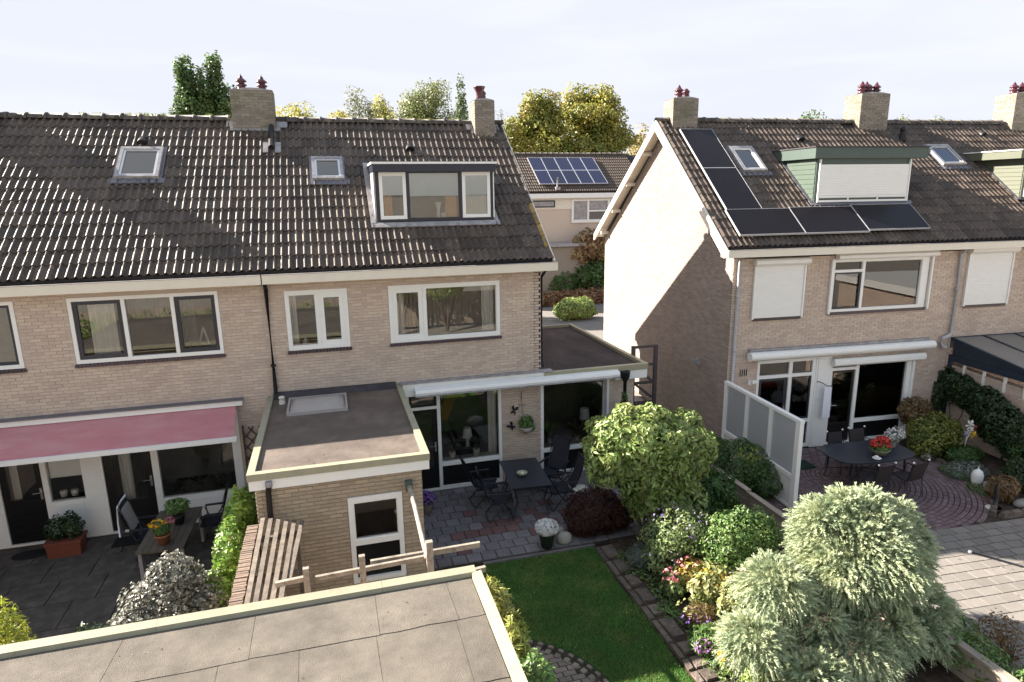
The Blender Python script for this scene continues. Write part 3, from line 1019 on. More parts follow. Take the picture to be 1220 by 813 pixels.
mb.build('verge_board', 'cream', B)
# dormer
dz0, dz1 = 6.33, 7.44
ytop = SL.ye + SL.c * sd1
dm = MB()
dm.box(DX0, DX0 + 0.07, DY, DY + 0.08, dz0, dz1 + 0.02).box(DX1 - 0.07, DX1, DY, DY + 0.08, dz0, dz1 + 0.02)
dm.box(DX0 + .07, DX1 - .07, DY, DY + .08, dz0, dz0 + 0.06)
for x in (9.80, 11.05):
    dm.box(x, x + 0.06, DY + .002, DY + .08, dz0 + .06, dz1 + 0.02)
for x in (DX0, DX1 - 0.06):
    dm.hexa([(x, DY + .08, dz0), (x + 0.06, DY + .08, dz0), (x + 0.06, ytop + 0.05, 7.45), (x, ytop + 0.05, 7.45), (x, DY + .08, 7.45), (x + 0.06, DY + .08, 7.45), (x + 0.06, ytop + .05, 7.6), (x, ytop + .05, 7.6)])
dm = dm.build('dormer', 'navy', B)
MB().box(DX0 - 0.06, DX1 + 0.04, DY - 0.15, ytop + 0.15, 7.446, 7.615).build('fascia', 'navy', dm)
MB().box(DX0 - 0.09, DX1 + 0.07, DY - 0.18, ytop + 0.2, 7.618, 7.665).build('roof_edge', 'white', dm)
MB().box(DX0 - 0.04, DX1 + 0.02, DY - 0.13, ytop + 0.3, 7.668, 7.675).build('flat_roof', 'bitumen', dm)
mb = MB()
mb.hexa([(DX0 - .05, DY - .02, dz0 - .02), (DX0 - .01, DY - .02, dz0 - .02), (DX0 - .01, ytop, 7.45), (DX0 - .05, ytop, 7.45), (DX0 - .05, DY - .02, 7.44), (DX0 - .01, DY - .02, 7.44), (DX0 - .01, ytop, 7.5), (DX0 - .05, ytop, 7.5)])
SL.slab(mb, DX0 - 0.16, DX0 - 0.05, sd0 - 0.05, sd1 + .02, 0.02, 0.075)
SL.slab(mb, DX1 + 0.0, DX1 + 0.10, sd0 - 0.05, sd1 + .02, 0.02, 0.065)
SL.slab(mb, DX0 - 0.16, DX1 + 0.12, sd0 - 0.20, sd0 - 0.05, 0.04, 0.07)
mb.build('flashing', 'lead', dm)
mb = MB().box(DX1 + .001, DX1 + 0.025, DY - 0.01, DY + 0.05, dz0 + .05, dz1)
mb.build('side_trim', 'white', dm)
for a, b in ((9.192, 9.798), (11.112, 11.788)):
    s = cells(MB(), a, b, dz0 + .062, dz1, [(a + .075, b - .075, dz0 + .14, dz1 - .08)], DY - 0.012, DY + .06).build('window', 'white', dm)
    MB().box(a + .07, b - .07, DY - .004, DY + .002, dz0 + .135, dz1 - .075).build('pane', 'glass', s)
    MB().box(a + .077, b - .077, DY + .012, DY + .018, 6.93 if a < 10 else 6.92, dz1 - .03).build('blind', 'blind', s)
    curtain_mb(a + .1 if a < 10 else a + 0.08, a + .28 if a < 10 else b - .08, dz0 + .14, 6.95, DY + .038, .010, .05).build('curtain', 'lamp_orange' if a < 10 else 'curtain', s)
s = cells(MB(), 9.862, 11.048, dz0 + .062, dz1, [(9.88, 11.03, dz0 + .08, dz1 - .02)], DY + .01, DY + .06).build('window', 'navy', dm)
MB().box(9.875, 11.035, DY + .03, DY + .036, dz0 + .075, dz1 - .015).build('pane', 'glass', s)
MB().box(9.885, 11.025, DY + .042, DY + .05, 6.90, dz1 - .02).build('blind', 'blind', s)
curtain_mb(10.72, 11.0, dz0 + .08, 6.95, DY + .14, .012, .05).build('curtain', 'lamp_orange', s)
MB().lathe((10.56, DY + .2, dz0 + .06), [(0.05, 0), (0.045, .1), (0.04, .2), (0.085, .36), (0.08, .37), (0.0, .3)], 12).build('vase', 'stoneware', s)
MB().lathe((10.68, DY + .18, dz0 + .06), [(0.04, 0), (0.06, .08), (0.05, .12), (0.0, .12)], 12).build('vase', 'stoneware', s)
mb = MB()
for q in (((9.19, 2.3, 6.2), (11.79, 2.3, 6.2), (11.79, 2.3, 7.44), (9.19, 2.3, 7.44)), ((9.19, 1.09, 6.2), (9.19, 2.3, 6.2), (9.19, 2.3, 7.44), (9.19, 1.09, 7.44)), ((11.79, 1.09, 6.2), (11.79, 2.3, 6.2), (11.79, 2.3, 7.44), (11.79, 1.09, 7.44)), ((9.19, 1.09, 6.34), (11.79, 1.09, 6.34), (11.79, 2.3, 6.34), (9.19, 2.3, 6.34))):
    mb.face(q)
mb.build('interior', 'room_dark', dm)
# upper windows
w = window(B, 7.006, 8.295, 3.703, 4.993, 0.0, [{'r': (7.085, 7.62, 3.79, 4.90), 's': 0.012}, {'r': (7.69, 8.22, 3.775, 4.92), 's': 0.105, 'proud': 1}])
curtains(w, [(7.09, 7.22, 3.8, 4.9, 0.2, 'curtain')])
MB().lathe((7.35, .22, 3.76), [(0, 0), (.05, 0), (.07, .08), (.02, .1), (.03, .14), (0, .17)], 10).build('figurine', 'stoneware', w)
MB().box(7.1, 8.2, 1.2, 1.25, 3.7, 4.6).build('cupboard', 'curtain_dark', w)
w = window(B, 9.174, 11.708, 3.703, 4.993, 0.0, [{'r': (9.25, 9.93, 3.775, 4.92), 's': 0.10, 'proud': 1}, {'r': (10.0, 11.63, 3.79, 4.90), 's': 0.012}])
curtains(w, [(9.36, 9.52, 3.8, 4.9, 0.2, 'curtain'), (9.55, 9.8, 3.8, 4.9, 0.26, 'curtain_dark'), (11.32, 11.62, 3.8, 4.9, 0.2, 'curtain')])
pipe(B, [(6.66, -0.2, 5.19), (6.66, -0.07, 5.05), (6.66, -0.07, 2.95), (6.66, -0.12, 2.80)], 0.043, brackets=[(6.66, -.07, 3.4)])
pipe(B, [(12.78, -0.16, 5.19), (12.74, 0.05, 5.0), (12.745, 0.07, 3.0), (12.80, 0.07, 2.82)], 0.035)
# ground floor: garden door, big window
fr = cells(MB(), 9.42, 11.70, 0.0, 2.56, [(9.50, 10.14, 2.13, 2.44), (9.50, 10.14, 0.06, 2.06), (10.22, 11.63, 0.70, 2.44), (10.22, 11.63, 0.09, 0.60)], -0.02, 0.09).build('window', 'white', B)
cells(MB(), 9.50, 10.14, 2.13, 2.44, [(9.56, 10.08, 2.18, 2.39)], 0.0, .07).build('sash', 'black_paint', fr)
MB().box(9.55, 10.09, .03, .036, 2.17, 2.40).build('pane', 'glass', fr)
door(fr, 9.50, 10.14, 0.06, 2.06, 0.01, (9.62, 10.02, 0.6, 1.96))
MB().box(10.22, 11.63, .03, .036, 0.70, 2.44).build('pane', 'glass', fr)
MB().box(10.22, 11.63, .02, .05, 0.09, 0.60).build('panel', 'black_paint', fr)
curtains(fr, [(11.42, 11.64, .62, 2.44, 0.25, 'curtain')])
mb = MB()
for q in (((9.4, 3.0, 0), (12.6, 3.0, 0), (12.6, 3.0, 2.6), (9.4, 3.0, 2.6)), ((9.35, .12, 0), (9.35, 3, 0), (9.35, 3, 2.6), (9.35, .12, 2.6)), ((9.35, .1, .05), (12.6, .1, .05), (12.6, 3, .05), (9.35, 3, .05)), ((9.35, .1, 2.58), (12.6, .1, 2.58), (12.6, 3, 2.58), (9.35, 3, 2.58)), ((12.6, .3, 0), (12.6, 3, 0), (12.6, 3, 2.6), (12.6, .3, 2.6))):
    mb.face(q)
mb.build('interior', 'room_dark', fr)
MB().box(10.3, 11.5, 1.2, 1.9, .7, .76).build('dining_table', 'table_wood', fr)
MB().lathe((11.0, .75, 0.72), [(.05, 0), (.04, .2), (.13, .24), (.09, .5), (.08, .5), (0, .48)], 14).build('table_lamp', 'blind', fr)
MB().box(10.22, 11.63, .10, .32, .66, .69).build('window_board', 'stoneware', fr)
for x in (10.5, 11.1):
    mb = MB().lathe((x, .2, .69), [(0, 0), (.075, 0), (.09, .16), (.075, .17), (0, .15)], 12)
    mb.build('plant_pot', 'stoneware', fr)
    mb = MB()
    for k in range(16):
        a, l = k * 2.4, random.uniform(.15, .35)
        mb.face([(x, .2, .84), (x + l * .3 * math.cos(a), .2 + l * .25 * math.sin(a), .84 + l), (x + l * .4 * math.cos(a + .3), .2 + l * .25 * math.sin(a + .3), .84 + l * .9)])
    mb.build('house_plant', 'leaf_deep', fr)
MB().beam((10.5, 1.6, 1.2), (11.3, 2.6, 2.2), .3, .03).build('roof_light_strip', 'lamp_orange', fr)
# side wing
WX1 = 15.18
cells(MB(), XB1 + 0.02, WX1, 0.0, 2.48, [(12.71, 14.50, 0.02, 2.44)], 0.004, 0.28).build('wing_wall', 'mortar_pale', B)
mb = bricks(MB(), 14.52, WX1, 0.0, 2.46, lambda u, d, z: (u, .004 - d, z))
mb = bricks(mb, 0.0, 4.9, 0.0, 2.46, lambda u, d, z: (WX1 + d, u, z))
mb.build('brickwork', 'brick_pale', B, kind='stuff')
MB().box(WX1 - 0.2, WX1 - .001, 0.285, 4.9, 0, 2.47).box(XB1 + .02, WX1 - .21, 4.7, 4.9, 0, 2.47).build('wing_wall', 'mortar_pale', B)
mb = bricks(MB(), 11.71, 12.70, 0.0, 2.5, lambda u, d, z: (u, -.012 - d, z))
mb.build('brickwork', 'brick', B, kind='stuff')
fr = cells(MB(), 12.69, 14.51, 0.0, 2.46, [(12.77, 14.36, 0.72, 2.40), (12.77, 14.36, 0.09, 0.62)], -0.02, 0.09).build('window', 'white', B)
MB().box(12.77, 14.36, .03, .036, .72, 2.40).build('pane', 'glass', fr)
MB().box(12.77, 14.36, .02, .05, 0.09, 0.62).build('panel', 'black_paint', fr)
MB().box(14.362, 14.44, -.03, -.018, .72, 2.40).build('side_trim', 'lead', fr)
mb = MB()
for q in (((12.72, 3.0, 0), (14.95, 3.0, 0), (14.95, 3.0, 2.6), (12.72, 3.0, 2.6)), ((12.73, .12, 0), (12.73, 3, 0), (12.73, 3, 2.6), (12.73, .12, 2.6)), ((12.7, .1, .05), (14.95, .1, .05), (14.95, 3, .05), (12.7, 3, .05)), ((12.7, .3, 2.5), (14.95, .3, 2.5), (14.95, 3, 2.5), (12.7, 3, 2.5)), ((14.95, .3, 0), (14.95, 3, 0), (14.95, 3, 2.5), (14.95, .3, 2.5))):
    mb.face(q)
mb.build('interior', 'room_dark', fr)
MB().box(12.77, 14.36, .10, .34, .66, .71).build('window_board', 'stoneware', fr)
MB().lathe((14.1, .6, 1.15), [(.14, 0), (.11, .3), (.10, .3), (0, .29)], 14).build('table_lamp', 'blind', fr)
for x, hh in ((13.05, .62), (13.75, .5)):
    MB().lathe((x, .22, .71), [(0, 0), (.07, 0), (.09, .16), (.075, .17), (0, .15)], 12).build('plant_pot', 'stoneware', fr)
    mb = MB()
    for k in range(26):
        a, l = k * 2.4, random.uniform(.4, 1.) * hh
        dx, dy = math.cos(a), math.sin(a) * .6
        mb.face([(x, .24, .86), (x + l * .35 * dx + .02, .24 + l * .35 * dy, .86 + l * .8), (x + l * .6 * dx, .24 + l * .6 * dy, .86 + l * .75), (x + l * .35 * dx - .02, .24 + l * .35 * dy - .02, .86 + l * .7)])
    mb.build('house_plant', 'leaf_mid', fr)
wr = MB().box(XB1 + .03, 15.42, -0.10, 5.06, 2.62, 2.66).build('flat_roof', 'bitumen_brown', B)
mb = MB().box(XB1 + .03, 15.47, -0.22, -0.10, 2.60, 2.745).box(15.36, 15.47, -.098, 5.12, 2.60, 2.745).box(XB1 + .03, 15.358, 5.02, 5.12, 2.60, 2.74)
mb.build('roof_trim', 'trim_olive', wr)
mb = MB().box(9.36, 15.45, -0.20, -.03, 2.465, 2.60).box(15.19, 15.45, -.028, 5.10, 2.40, 2.598)
mb.build('fascia', 'white', B)
MB().box(9.36, 12.90, -0.19, -.02, 2.603, 2.76).build('fascia', 'white', B)
MB().box(9.32, 12.94, -0.23, -.01, 2.762, 2.785).build('cover_strip', 'lead', B)
MB().box(14.6, 15.45, -.20, -.03, 2.38, 2.463).build('fascia', 'white', B)
ac = MB()
yy = [(-.21, 2.50), (-.30, 2.47), (-.38, 2.50), (-.40, 2.58), (-.37, 2.64), (-.21, 2.67)]
ac.face([(9.62, y, z) for y, z in yy][::-1])
ac.face([(14.62, y, z) for y, z in yy])
for k in range(6):
    a, b = yy[k], yy[(k + 1) % 6]
    ac.face([(9.62, *a), (14.62, *a), (14.62, *b), (9.62, *b)])
ac = ac.build('awning_cassette', 'white', B)
MB().box(9.64, 14.60, -.415, -.398, 2.495, 2.53).build('front_bar', 'lead', ac)
pp = MB().tube([(14.80, -.30, 2.35), (14.80, -.30, .25)], .045, 10).build('downpipe', 'black_plastic', B)
MB().lathe((14.80, -.30, 2.35), [(.05, 0), (.06, .03), (.11, .12), (.12, .25), (.13, .27), (.10, .27), (.0, .22)], 12).build('rainwater_head', 'black_plastic', pp)
mb = MB().tube([(15.22, -.1, 1.35), (15.22, -.2, 1.42), (15.22, -.3, 1.35)], .03, 8).lathe((15.22, -.3, 1.12), [(.05, 0), (.09, .02), (.09, .2), (.04, .25), (0, .26)], 10)
mb.build('wall_lamp', 'lead', B)
# ------------------------------------------------------------------ the right row: two terraced houses
pmat('brick_gable', (0.315, 0.262, 0.232), 0.85, 0.09, 30, isl=0.14, bump=0.3, bscale=120, col2=(0.27, 0.225, 0.19), scale2=.5)
pmat('mortar_gable', (0.25, 0.212, 0.182), 0.9, 0.06, 20)
TH = R(-4.101)
RO = Vector((17.715, -.268, 0))


def rw(x, y, z=0.0):
    """Right row's own axes to world."""
    return Vector((RO.x + x * math.cos(TH) - y * math.sin(TH), RO.y + x * math.sin(TH) + y * math.cos(TH), z))


SR = Slope(-0.16, 5.56, 4.212, 8.955)
YB_R, ZB_R = 9.38, 5.30
C = thing('terraced_house', 'brick end house with the sunlit gable, black solar panels and a shuttered green dormer', 'house', RO, TH, group=GL)
XC1 = 6.72
holesC = [(2.84, 5.76, 3.76, 5.15), (0.60, 1.98, 3.72, 5.15), (0.86, 2.60, 0.0, 2.56), (3.06, 5.72, 0.0, 2.50)]
row_body(C, 0.0, XC1, holesC, yb=YB_R, zb=ZB_R, sl=SR, yr=4.212, zr=8.955)
pr = [(-0.002, 0.0), (YB_R, 0.0), (YB_R, 5.15), (4.212, 8.84), (-0.002, 5.53)]
mb = MB()
mb.face([(-.002, y, z) for y, z in pr][::-1])
mb.face([(.19, y, z) for y, z in pr])
for k in range(5):
    (ya, za), (yb_, zb_) = pr[k], pr[(k + 1) % 5]
    mb.face([(-.002, ya, za), (-.002, yb_, zb_), (.19, yb_, zb_), (.19, ya, za)])
mb.build('gable_wall', 'mortar_gable', C)
bricks(MB(), 0.0, YB_R, 0.0, 8.8, lambda u, d, z: (-.002 - d, YB_R - u, z), limit=lambda z: (lambda lo, hi: (YB_R - hi, YB_R - lo))(*lim_gable(4.212, 8.84, 0, 5.53, YB_R, 5.15)(z))).build('brickwork', 'brick_gable', C, kind='stuff')
roof_deck(C, -0.34, XC1, SR, YB_R, ZB_R, [(2.95, 5.65, SR.s_of_z(6.75), SR.s_of_z(7.9))])
sp = [(0.16, 1.15, 7.43, 8.57), (0.16, 1.15, 6.34, 7.41), (0.12, 1.93, 5.74, 6.33), (1.96, 3.80, 5.74, 6.35), (3.83, 5.68, 5.78, 6.38)]
skips = [(a + .12, b - .12, SR.s_of_z(c) + .1, SR.s_of_z(d) - .1) for a, b, c, d in sp]
tile_roof(C, SR, -0.34, XC1, 23, 16, skips + [(1.36, 2.14, SR.s_of_z(7.38), SR.s_of_z(8.1)), (2.85, 5.80, SR.s_of_z(6.52), SR.s_of_z(8.0)), (0, .9, SR.len - .36, 9), (5.9, 7, SR.len - .36, 9)])
ridge(C, -0.36, XC1, 4.215, 8.98, [(0, .85), (6.2, 7.3)])
roof_window(C, SR, 1.38, 2.12, SR.s_of_z(7.38), SR.s_of_z(8.08), dark=False, blind=True)
roof_vent(C, SR, 3.95, SR.s_of_z(8.37))
chimney(C, 0.04, 0.84, 3.9, 4.55, 8.35, 9.58, [(.30, 4.1, .02, 0), (.60, 4.25, .02, 1)], 'brick_chimney')
for (a, b, c, d) in sp:
    mb = MB()
    SR.slab(mb, a, b, SR.s_of_z(c), SR.s_of_z(d), 0.115, 0.15)
    p_ = mb.build('solar_panel', 'solar', C)
    mb = MB()
    s0, s1 = SR.s_of_z(c), SR.s_of_z(d)
    for q in ((a - .012, b + .012, s0 - .012, s0 - .003), (a - .012, b + .012, s1 + .002, s1 + .012), (a - .012, a - .002, s0, s1), (b + .002, b + .012, s0, s1)):
        SR.slab(mb, *q, 0.10, 0.155)
    mb.build('panel_frame', 'gray_pipe', p_)
gutter(C, -.36, XC1 - .01, -0.38, -.16, 5.325, 5.50)
# verges: boards and purlin ends under the gable overhang
mb = MB()
for x in (-.36,):
    SR.slab(mb, x - .01, x + .03, -.15, SR.len, -.22, .035)
    mb.hexa([(x - .01, 4.21, 8.73), (x + .03, 4.21, 8.73), (x + .03, YB_R + .3, ZB_R - .22), (x - .01, YB_R + .3, ZB_R - .22), (x - .01, 4.21, 8.99), (x + .03, 4.21, 8.99), (x + .03, YB_R + .3, ZB_R + .04), (x - .01, YB_R + .3, ZB_R + .04)])
mb.build('verge_board', 'cream_verge', C)
for t in (.2, .45, .7, .93):
    y, z = 4.212 + t * (YB_R - 4.212), 8.95 + t * (ZB_R - 8.95)
    MB().box(-.32, -.012, y - .04, y + .04, z - .20, z - .09).build('purlin_end', 'cream', C)
mb = MB()
mb.face([(-.33, 4.2, 8.86), (-.01, 4.2, 8.86), (-.01, YB_R + .25, ZB_R - .085), (-.33, YB_R + .25, ZB_R - .085)])
mb.face([(-.33, 4.2, 8.86), (-.01, 4.2, 8.86), (-.01, -.15, 5.46), (-.33, -.15, 5.46)])
mb.build('soffit', 'cream', C)
MB().box(-.09, -.012, 2.55, 2.68, 7.02, 7.14).build('wall_vent', 'black_plastic', C)
# dormer with roller shutter


def green_dormer(par, x0, x1, yf, z0, z1, zt, fx0, fx1, sl, cheek, slats, body='green_paint', fas='green_paint'):
    yt = sl.ye + sl.c * sl.s_of_z(z1)
    d = MB()
    for x in (x0, x1 - .06):
        d.hexa([(x, yf, z0), (x + .06, yf, z0), (x + .06, yt, z1 - .01), (x, yt, z1 - .01), (x, yf, z1 + .02), (x + .06, yf, z1 + .02), (x + .06, yt, z1 + .02), (x, yt, z1 + .02)])
    d.box(x0 + .06, x1 - .06, yf, yf + .06, z0, z1 + .02)
    d = d.build('dormer', body, par)
    MB().box(fx0, fx1, yf - .12, yt + .55, z1 + .022, zt).build('fascia', fas, d)
    MB().box(fx0 - .03, fx1 + .03, yf - .15, yt + .6, zt + .002, zt + .03).build('flat_roof', 'bitumen' if fas == 'green_paint' else 'white', d)
    mb = MB()
    n = 9
    for k in range(n):
        za, zb = z0 + (z1 - z0) * k / n, z0 + (z1 - z0) * (k + 1) / n
        ya = sl.ye + sl.c * sl.s_of_z(za) + .02
        yb2 = sl.ye + sl.c * sl.s_of_z(zb)
        mb.hexa([(x0 - .02, yf + .03, za + .004), (x0 - .002, yf + .03, za + .004), (x0 - .002, max(ya, yf + .06), za + .004), (x0 - .02, max(ya, yf + .06), za + .004),
                 (x0 - .012, yf + .03, zb - .004), (x0 - .002, yf + .03, zb - .004), (x0 - .002, max(yb2, yf + .08), zb - .004), (x0 - .012, max(yb2, yf + .08), zb - .004)])
    mb.build('cladding', cheek, d)
    sh = MB().box(x0 + .10, x1 - .10, yf - .05, yf - .01, z0 + .16, z0 + .20)
    n = int((z1 - z0 - .3) / .045)
    for k in range(n):
        za = z0 + .205 + k * .045
        sh.box(x0 + .10, x1 - .10, yf - .045 + .004 * (k % 2), yf - .012, za, za + .043)
    sh.box(x0 + .06, x0 + .098, yf - .06, yf - .002, z0 + .03, z1).box(x1 - .098, x1 - .06, yf - .06, yf - .002, z0 + .03, z1)
    sh = sh.build('roller_shutter', 'white', d)
    w_ = (x1 - x0 - .2) / 3
    cells(MB(), x0 + .10, x1 - .10, z0 + .03, z0 + .157, [(x0 + .12 + i * w_, x0 + .08 + (i + 1) * w_, z0 + .085, z0 + .14) for i in range(3)], yf - .045, yf - .012).build('window_frame', 'white', d)
    mb = MB()
    sl.slab(mb, x0 - .12, x0 - .02, sl.s_of_z(z0) - .05, sl.s_of_z(z1), 0.02, 0.07)
    sl.slab(mb, x0 - .12, x1 + .1, sl.s_of_z(z0) - .15, sl.s_of_z(z0) - .02, 0.04, 0.07)
    mb.build('flashing', 'zinc', d)
    return d


green_dormer(C, 2.87, 5.82, 1.05, 6.55, 7.70, 8.0, 2.72, 6.2, SR, 'green_light', 1)
# upper windows


def shutter_window(par, x0, x1, z0, z1, boxz, y=0.0):
    s = MB()
    n = int((z1 - z0) / .042)
    for k in range(n):
        za = z0 + k * (z1 - z0) / n
        s.box(x0 + .045, x1 - .045, y - .052 + .003 * (k % 2), y - .02, za, za + (z1 - z0) / n - .002)
    s = s.build('roller_shutter', 'white', par)
    for a_ in (x0, x1 - .044):
        MB().box(a_, a_ + .044, y - .075, y - .011, z0 - .03, z1).build('guide_rail', 'white', s)
    mb = MB()
    yy = [(y - .012, boxz), (y - .12, boxz), (y - .17, boxz + .05), (y - .17, boxz + .13), (y - .13, boxz + .17), (y - .012, boxz + .17)]
    a, b = x0 - .02, x1 + .06
    mb.face([(a, *q) for q in yy][::-1])
    mb.face([(b, *q) for q in yy])
    for k in range(6):
        mb.face([(a, *yy[k]), (b, *yy[k]), (b, *yy[(k + 1) % 6]), (a, *yy[(k + 1) % 6])])
    mb.build('shutter_box', 'white', s)
    mb = MB()
    n = int((x1 - x0) / .068)
    for i in range(n):
        xa = x0 + .05 + i * (x1 - x0 - .1) / n
        mb.box(xa, xa + (x1 - x0 - .1) / n - .006, y - .06, y - .012, z0 - .075, z0 - .004)
    mb.build('sill', 'sill_brick', s)
    return s


shutter_window(C, 0.56, 2.02, 3.72, 5.06, 5.07)
w = window(C, 2.80, 5.76, 3.76, 5.15, 0.0, [{'r': (2.90, 3.72, 4.87, 5.07)}, {'r': (2.90, 3.72, 3.83, 4.80), 's': .05, 'm': 'dark_metal'}, {'r': (3.80, 5.55, 3.83, 5.07), 's': .012}])
curtains(w, [(3.3, 3.7, 3.85, 4.8, .2, 'curtain_dark'), (5.3, 5.55, 3.85, 5.0, .25, 'curtain')])
MB().box(5.80, 5.85, -.08, -.012, 3.72, 5.14).build('guide_rail', 'white', w)
MB().box(2.76, 2.81, -.08, -.016, 3.72, 5.14).build('guide_rail', 'white', w)
mb = MB()
yy = [(-.018, 5.14), (-.12, 5.14), (-.17, 5.18), (-.17, 5.25), (-.13, 5.29), (-.018, 5.29)]
mb.face([(2.88, *q) for q in yy][::-1])
mb.face([(5.92, *q) for q in yy])
for k in range(6):
    mb.face([(2.88, *yy[k]), (5.92, *yy[k]), (5.92, *yy[(k + 1) % 6]), (2.88, *yy[(k + 1) % 6])])
mb.build('shutter_box', 'white', w)
# ground floor
fr = cells(MB(), 0.86, 2.60, 0.03, 2.56, [(0.93, 1.80, 2.15, 2.48), (1.90, 2.50, 2.15, 2.48), (0.93, 1.80, 0.10, 2.06), (1.90, 2.50, 0.85, 2.06), (1.90, 2.50, 0.12, 0.75)], -.02, .09).build('window', 'white', C)
for r_ in ((0.93, 1.80, 2.15, 2.48), (1.90, 2.50, 2.15, 2.48)):
    MB().box(r_[0], r_[1], .03, .036, r_[2], r_[3]).build('pane', 'glass', fr)
    MB().box(r_[0], r_[1], .10, .11, r_[2], r_[3]).build('blind', 'veranda_roof', fr)
door(fr, 0.93, 1.80, 0.10, 2.06, 0.01, (1.03, 1.70, .5, 1.98), 'dark_metal', handle_right=True)
cells(MB(), 1.90, 2.50, 0.85, 2.06, [(1.94, 2.46, .89, 2.02)], .0, .06).build('sash', 'dark_metal', fr)
MB().box(1.93, 2.47, .03, .036, .88, 2.03).build('pane', 'glass', fr)
MB().box(1.92, 2.48, .10, .11, .86, 2.05).build('blind', 'lead', fr)
MB().box(1.90, 2.50, .02, .05, .12, .75).build('panel', 'navy', fr)
mb = MB()
for q in (((.8, 2.6, 0), (6.0, 2.6, 0), (6.0, 2.6, 2.6), (.8, 2.6, 2.6)), ((.7, .12, 0), (.7, 2.6, 0), (.7, 2.6, 2.6), (.7, .12, 2.6)), ((.7, .1, .05), (6, .1, .05), (6, 2.6, .05), (.7, 2.6, .05)), ((.7, .1, 2.58), (6, .1, 2.58), (6, 2.6, 2.58), (.7, 2.6, 2.58)), ((6, .3, 0), (6, 2.6, 0), (6, 2.6, 2.6), (6, .3, 2.6))):
    mb.face(q)
mb.build('interior', 'room', fr)
MB().box(2.602, 3.06, -.03, .1, 0, 2.56).box(2.66, 2.98, -.045, -.03, .05, 2.5).build('panel', 'white', C)
fr = cells(MB(), 3.06, 5.72, 0.03, 2.50, [(3.12, 3.84, 2.22, 2.30), (3.12, 3.84, 0.08, 2.14), (3.94, 5.46, .70, 2.30), (3.94, 5.46, .12, .60)], -.03, .09).build('window', 'white', C)
MB().box(3.12, 3.84, .03, .036, 2.22, 2.30).build('pane', 'glass', fr)
door(fr, 3.12, 3.84, 0.08, 2.14, 0.01, (3.2, 3.76, .62, 2.06), 'black_paint', handle_right=False)
MB().box(3.94, 5.46, .03, .036, .70, 2.30).build('pane', 'glass', fr)
MB().box(3.94, 5.46, .02, .05, .12, .60).build('panel', 'black_paint', fr)
MB().box(5.60, 5.66, -.09, -.032, .02, 2.3).build('guide_rail', 'white', fr)
curtains(fr, [(5.12, 5.40, .6, 2.3, .3, 'curtain'), (1.0, 1.2, .3, 2.0, .3, 'curtain_dark')])
MB().box(4.0, 4.8, 2.54, 2.56, 1.5, 2.15).build('picture_frame', 'table_wood', fr)
MB().box(4.06, 4.74, 2.525, 2.538, 1.56, 2.09).build('picture', 'blind', fr)
MB().box(4.0, 4.35, .7, .8, .55, 1.15).box(4.1, 4.8, .9, 1.5, .35, .6).build('armchair', 'cloth_gray', fr)
mb = MB()
for x in (4.75, 4.9, 5.05, 5.2):
    mb.lathe((x, .18, .70), [(0, 0), (.03, 0), (.03, .22), (.012, .26), (.012, .32), (0, .32)], 8)
mb.build('bottle', 'cushion_blue', fr)
mb = MB()
yy = [(-.035, 2.29), (-.14, 2.29), (-.19, 2.34), (-.19, 2.44), (-.14, 2.50), (-.035, 2.50)]
mb.face([(3.05, *q) for q in yy][::-1])
mb.face([(5.90, *q) for q in yy])
for k in range(6):
    mb.face([(3.05, *yy[k]), (5.90, *yy[k]), (5.90, *yy[(k + 1) % 6]), (3.05, *yy[(k + 1) % 6])])
mb.build('shutter_box', 'white', fr)
mb = MB()
pr_ = [(-.03 - .13 + .13 * math.cos(t), 2.73 + .12 * math.sin(t)) for t in np.linspace(0, 2 * math.pi, 13)[:-1]]
rows = [[(x, y, z) for y, z in pr_] for x in (.52, 6.08)]
mb.grid(rows, True, True)
mb.face(rows[0])
mb.face(rows[1][::-1])
ac = mb.build('awning_cassette', 'white', C)
MB().box(.56, 6.04, -.10, -.01, 2.84, 2.90).build('cover_strip', 'lead', ac)
pipe(C, [(.12, -.2, 5.32), (.12, -.08, 5.15), (.12, -.08, 0.0)], .04, 'gray_pipe', brackets=[(.12, -.08, 2.9), (.12, -.08, 4.3)])
pipe(C, [(6.70, -.2, 5.32), (6.70, -.08, 5.15), (6.70, -.08, 3.0), (6.62, -.09, 2.92), (6.42, -.1, 2.86), (6.38, -.1, 2.74), (6.46, -.1, 2.62), (6.58, -.1, 2.60)], .045, 'gray_pipe', brackets=[(6.70, -.08, 4.2)])
mb = MB()
for i in range(4):
    mb.box(.36 + i * .06, .385 + i * .06, -.018, -.004, 2.18, 2.36)
mb.build('wall_vent', 'black_plastic', C)
MB().box(.60, .68, -.07, -.01, 1.95, 2.08).box(.66, .80, -.16, -.05, 2.0, 2.08).build('wall_lamp', 'white', C)
mb = MB().box(-.10, -.012, 1.40, 1.52, 2.14, 2.34)
mb.box(-.24, -.10, 1.41, 1.51, 2.19, 2.30)
mb.build('wall_lamp', 'lead', C)
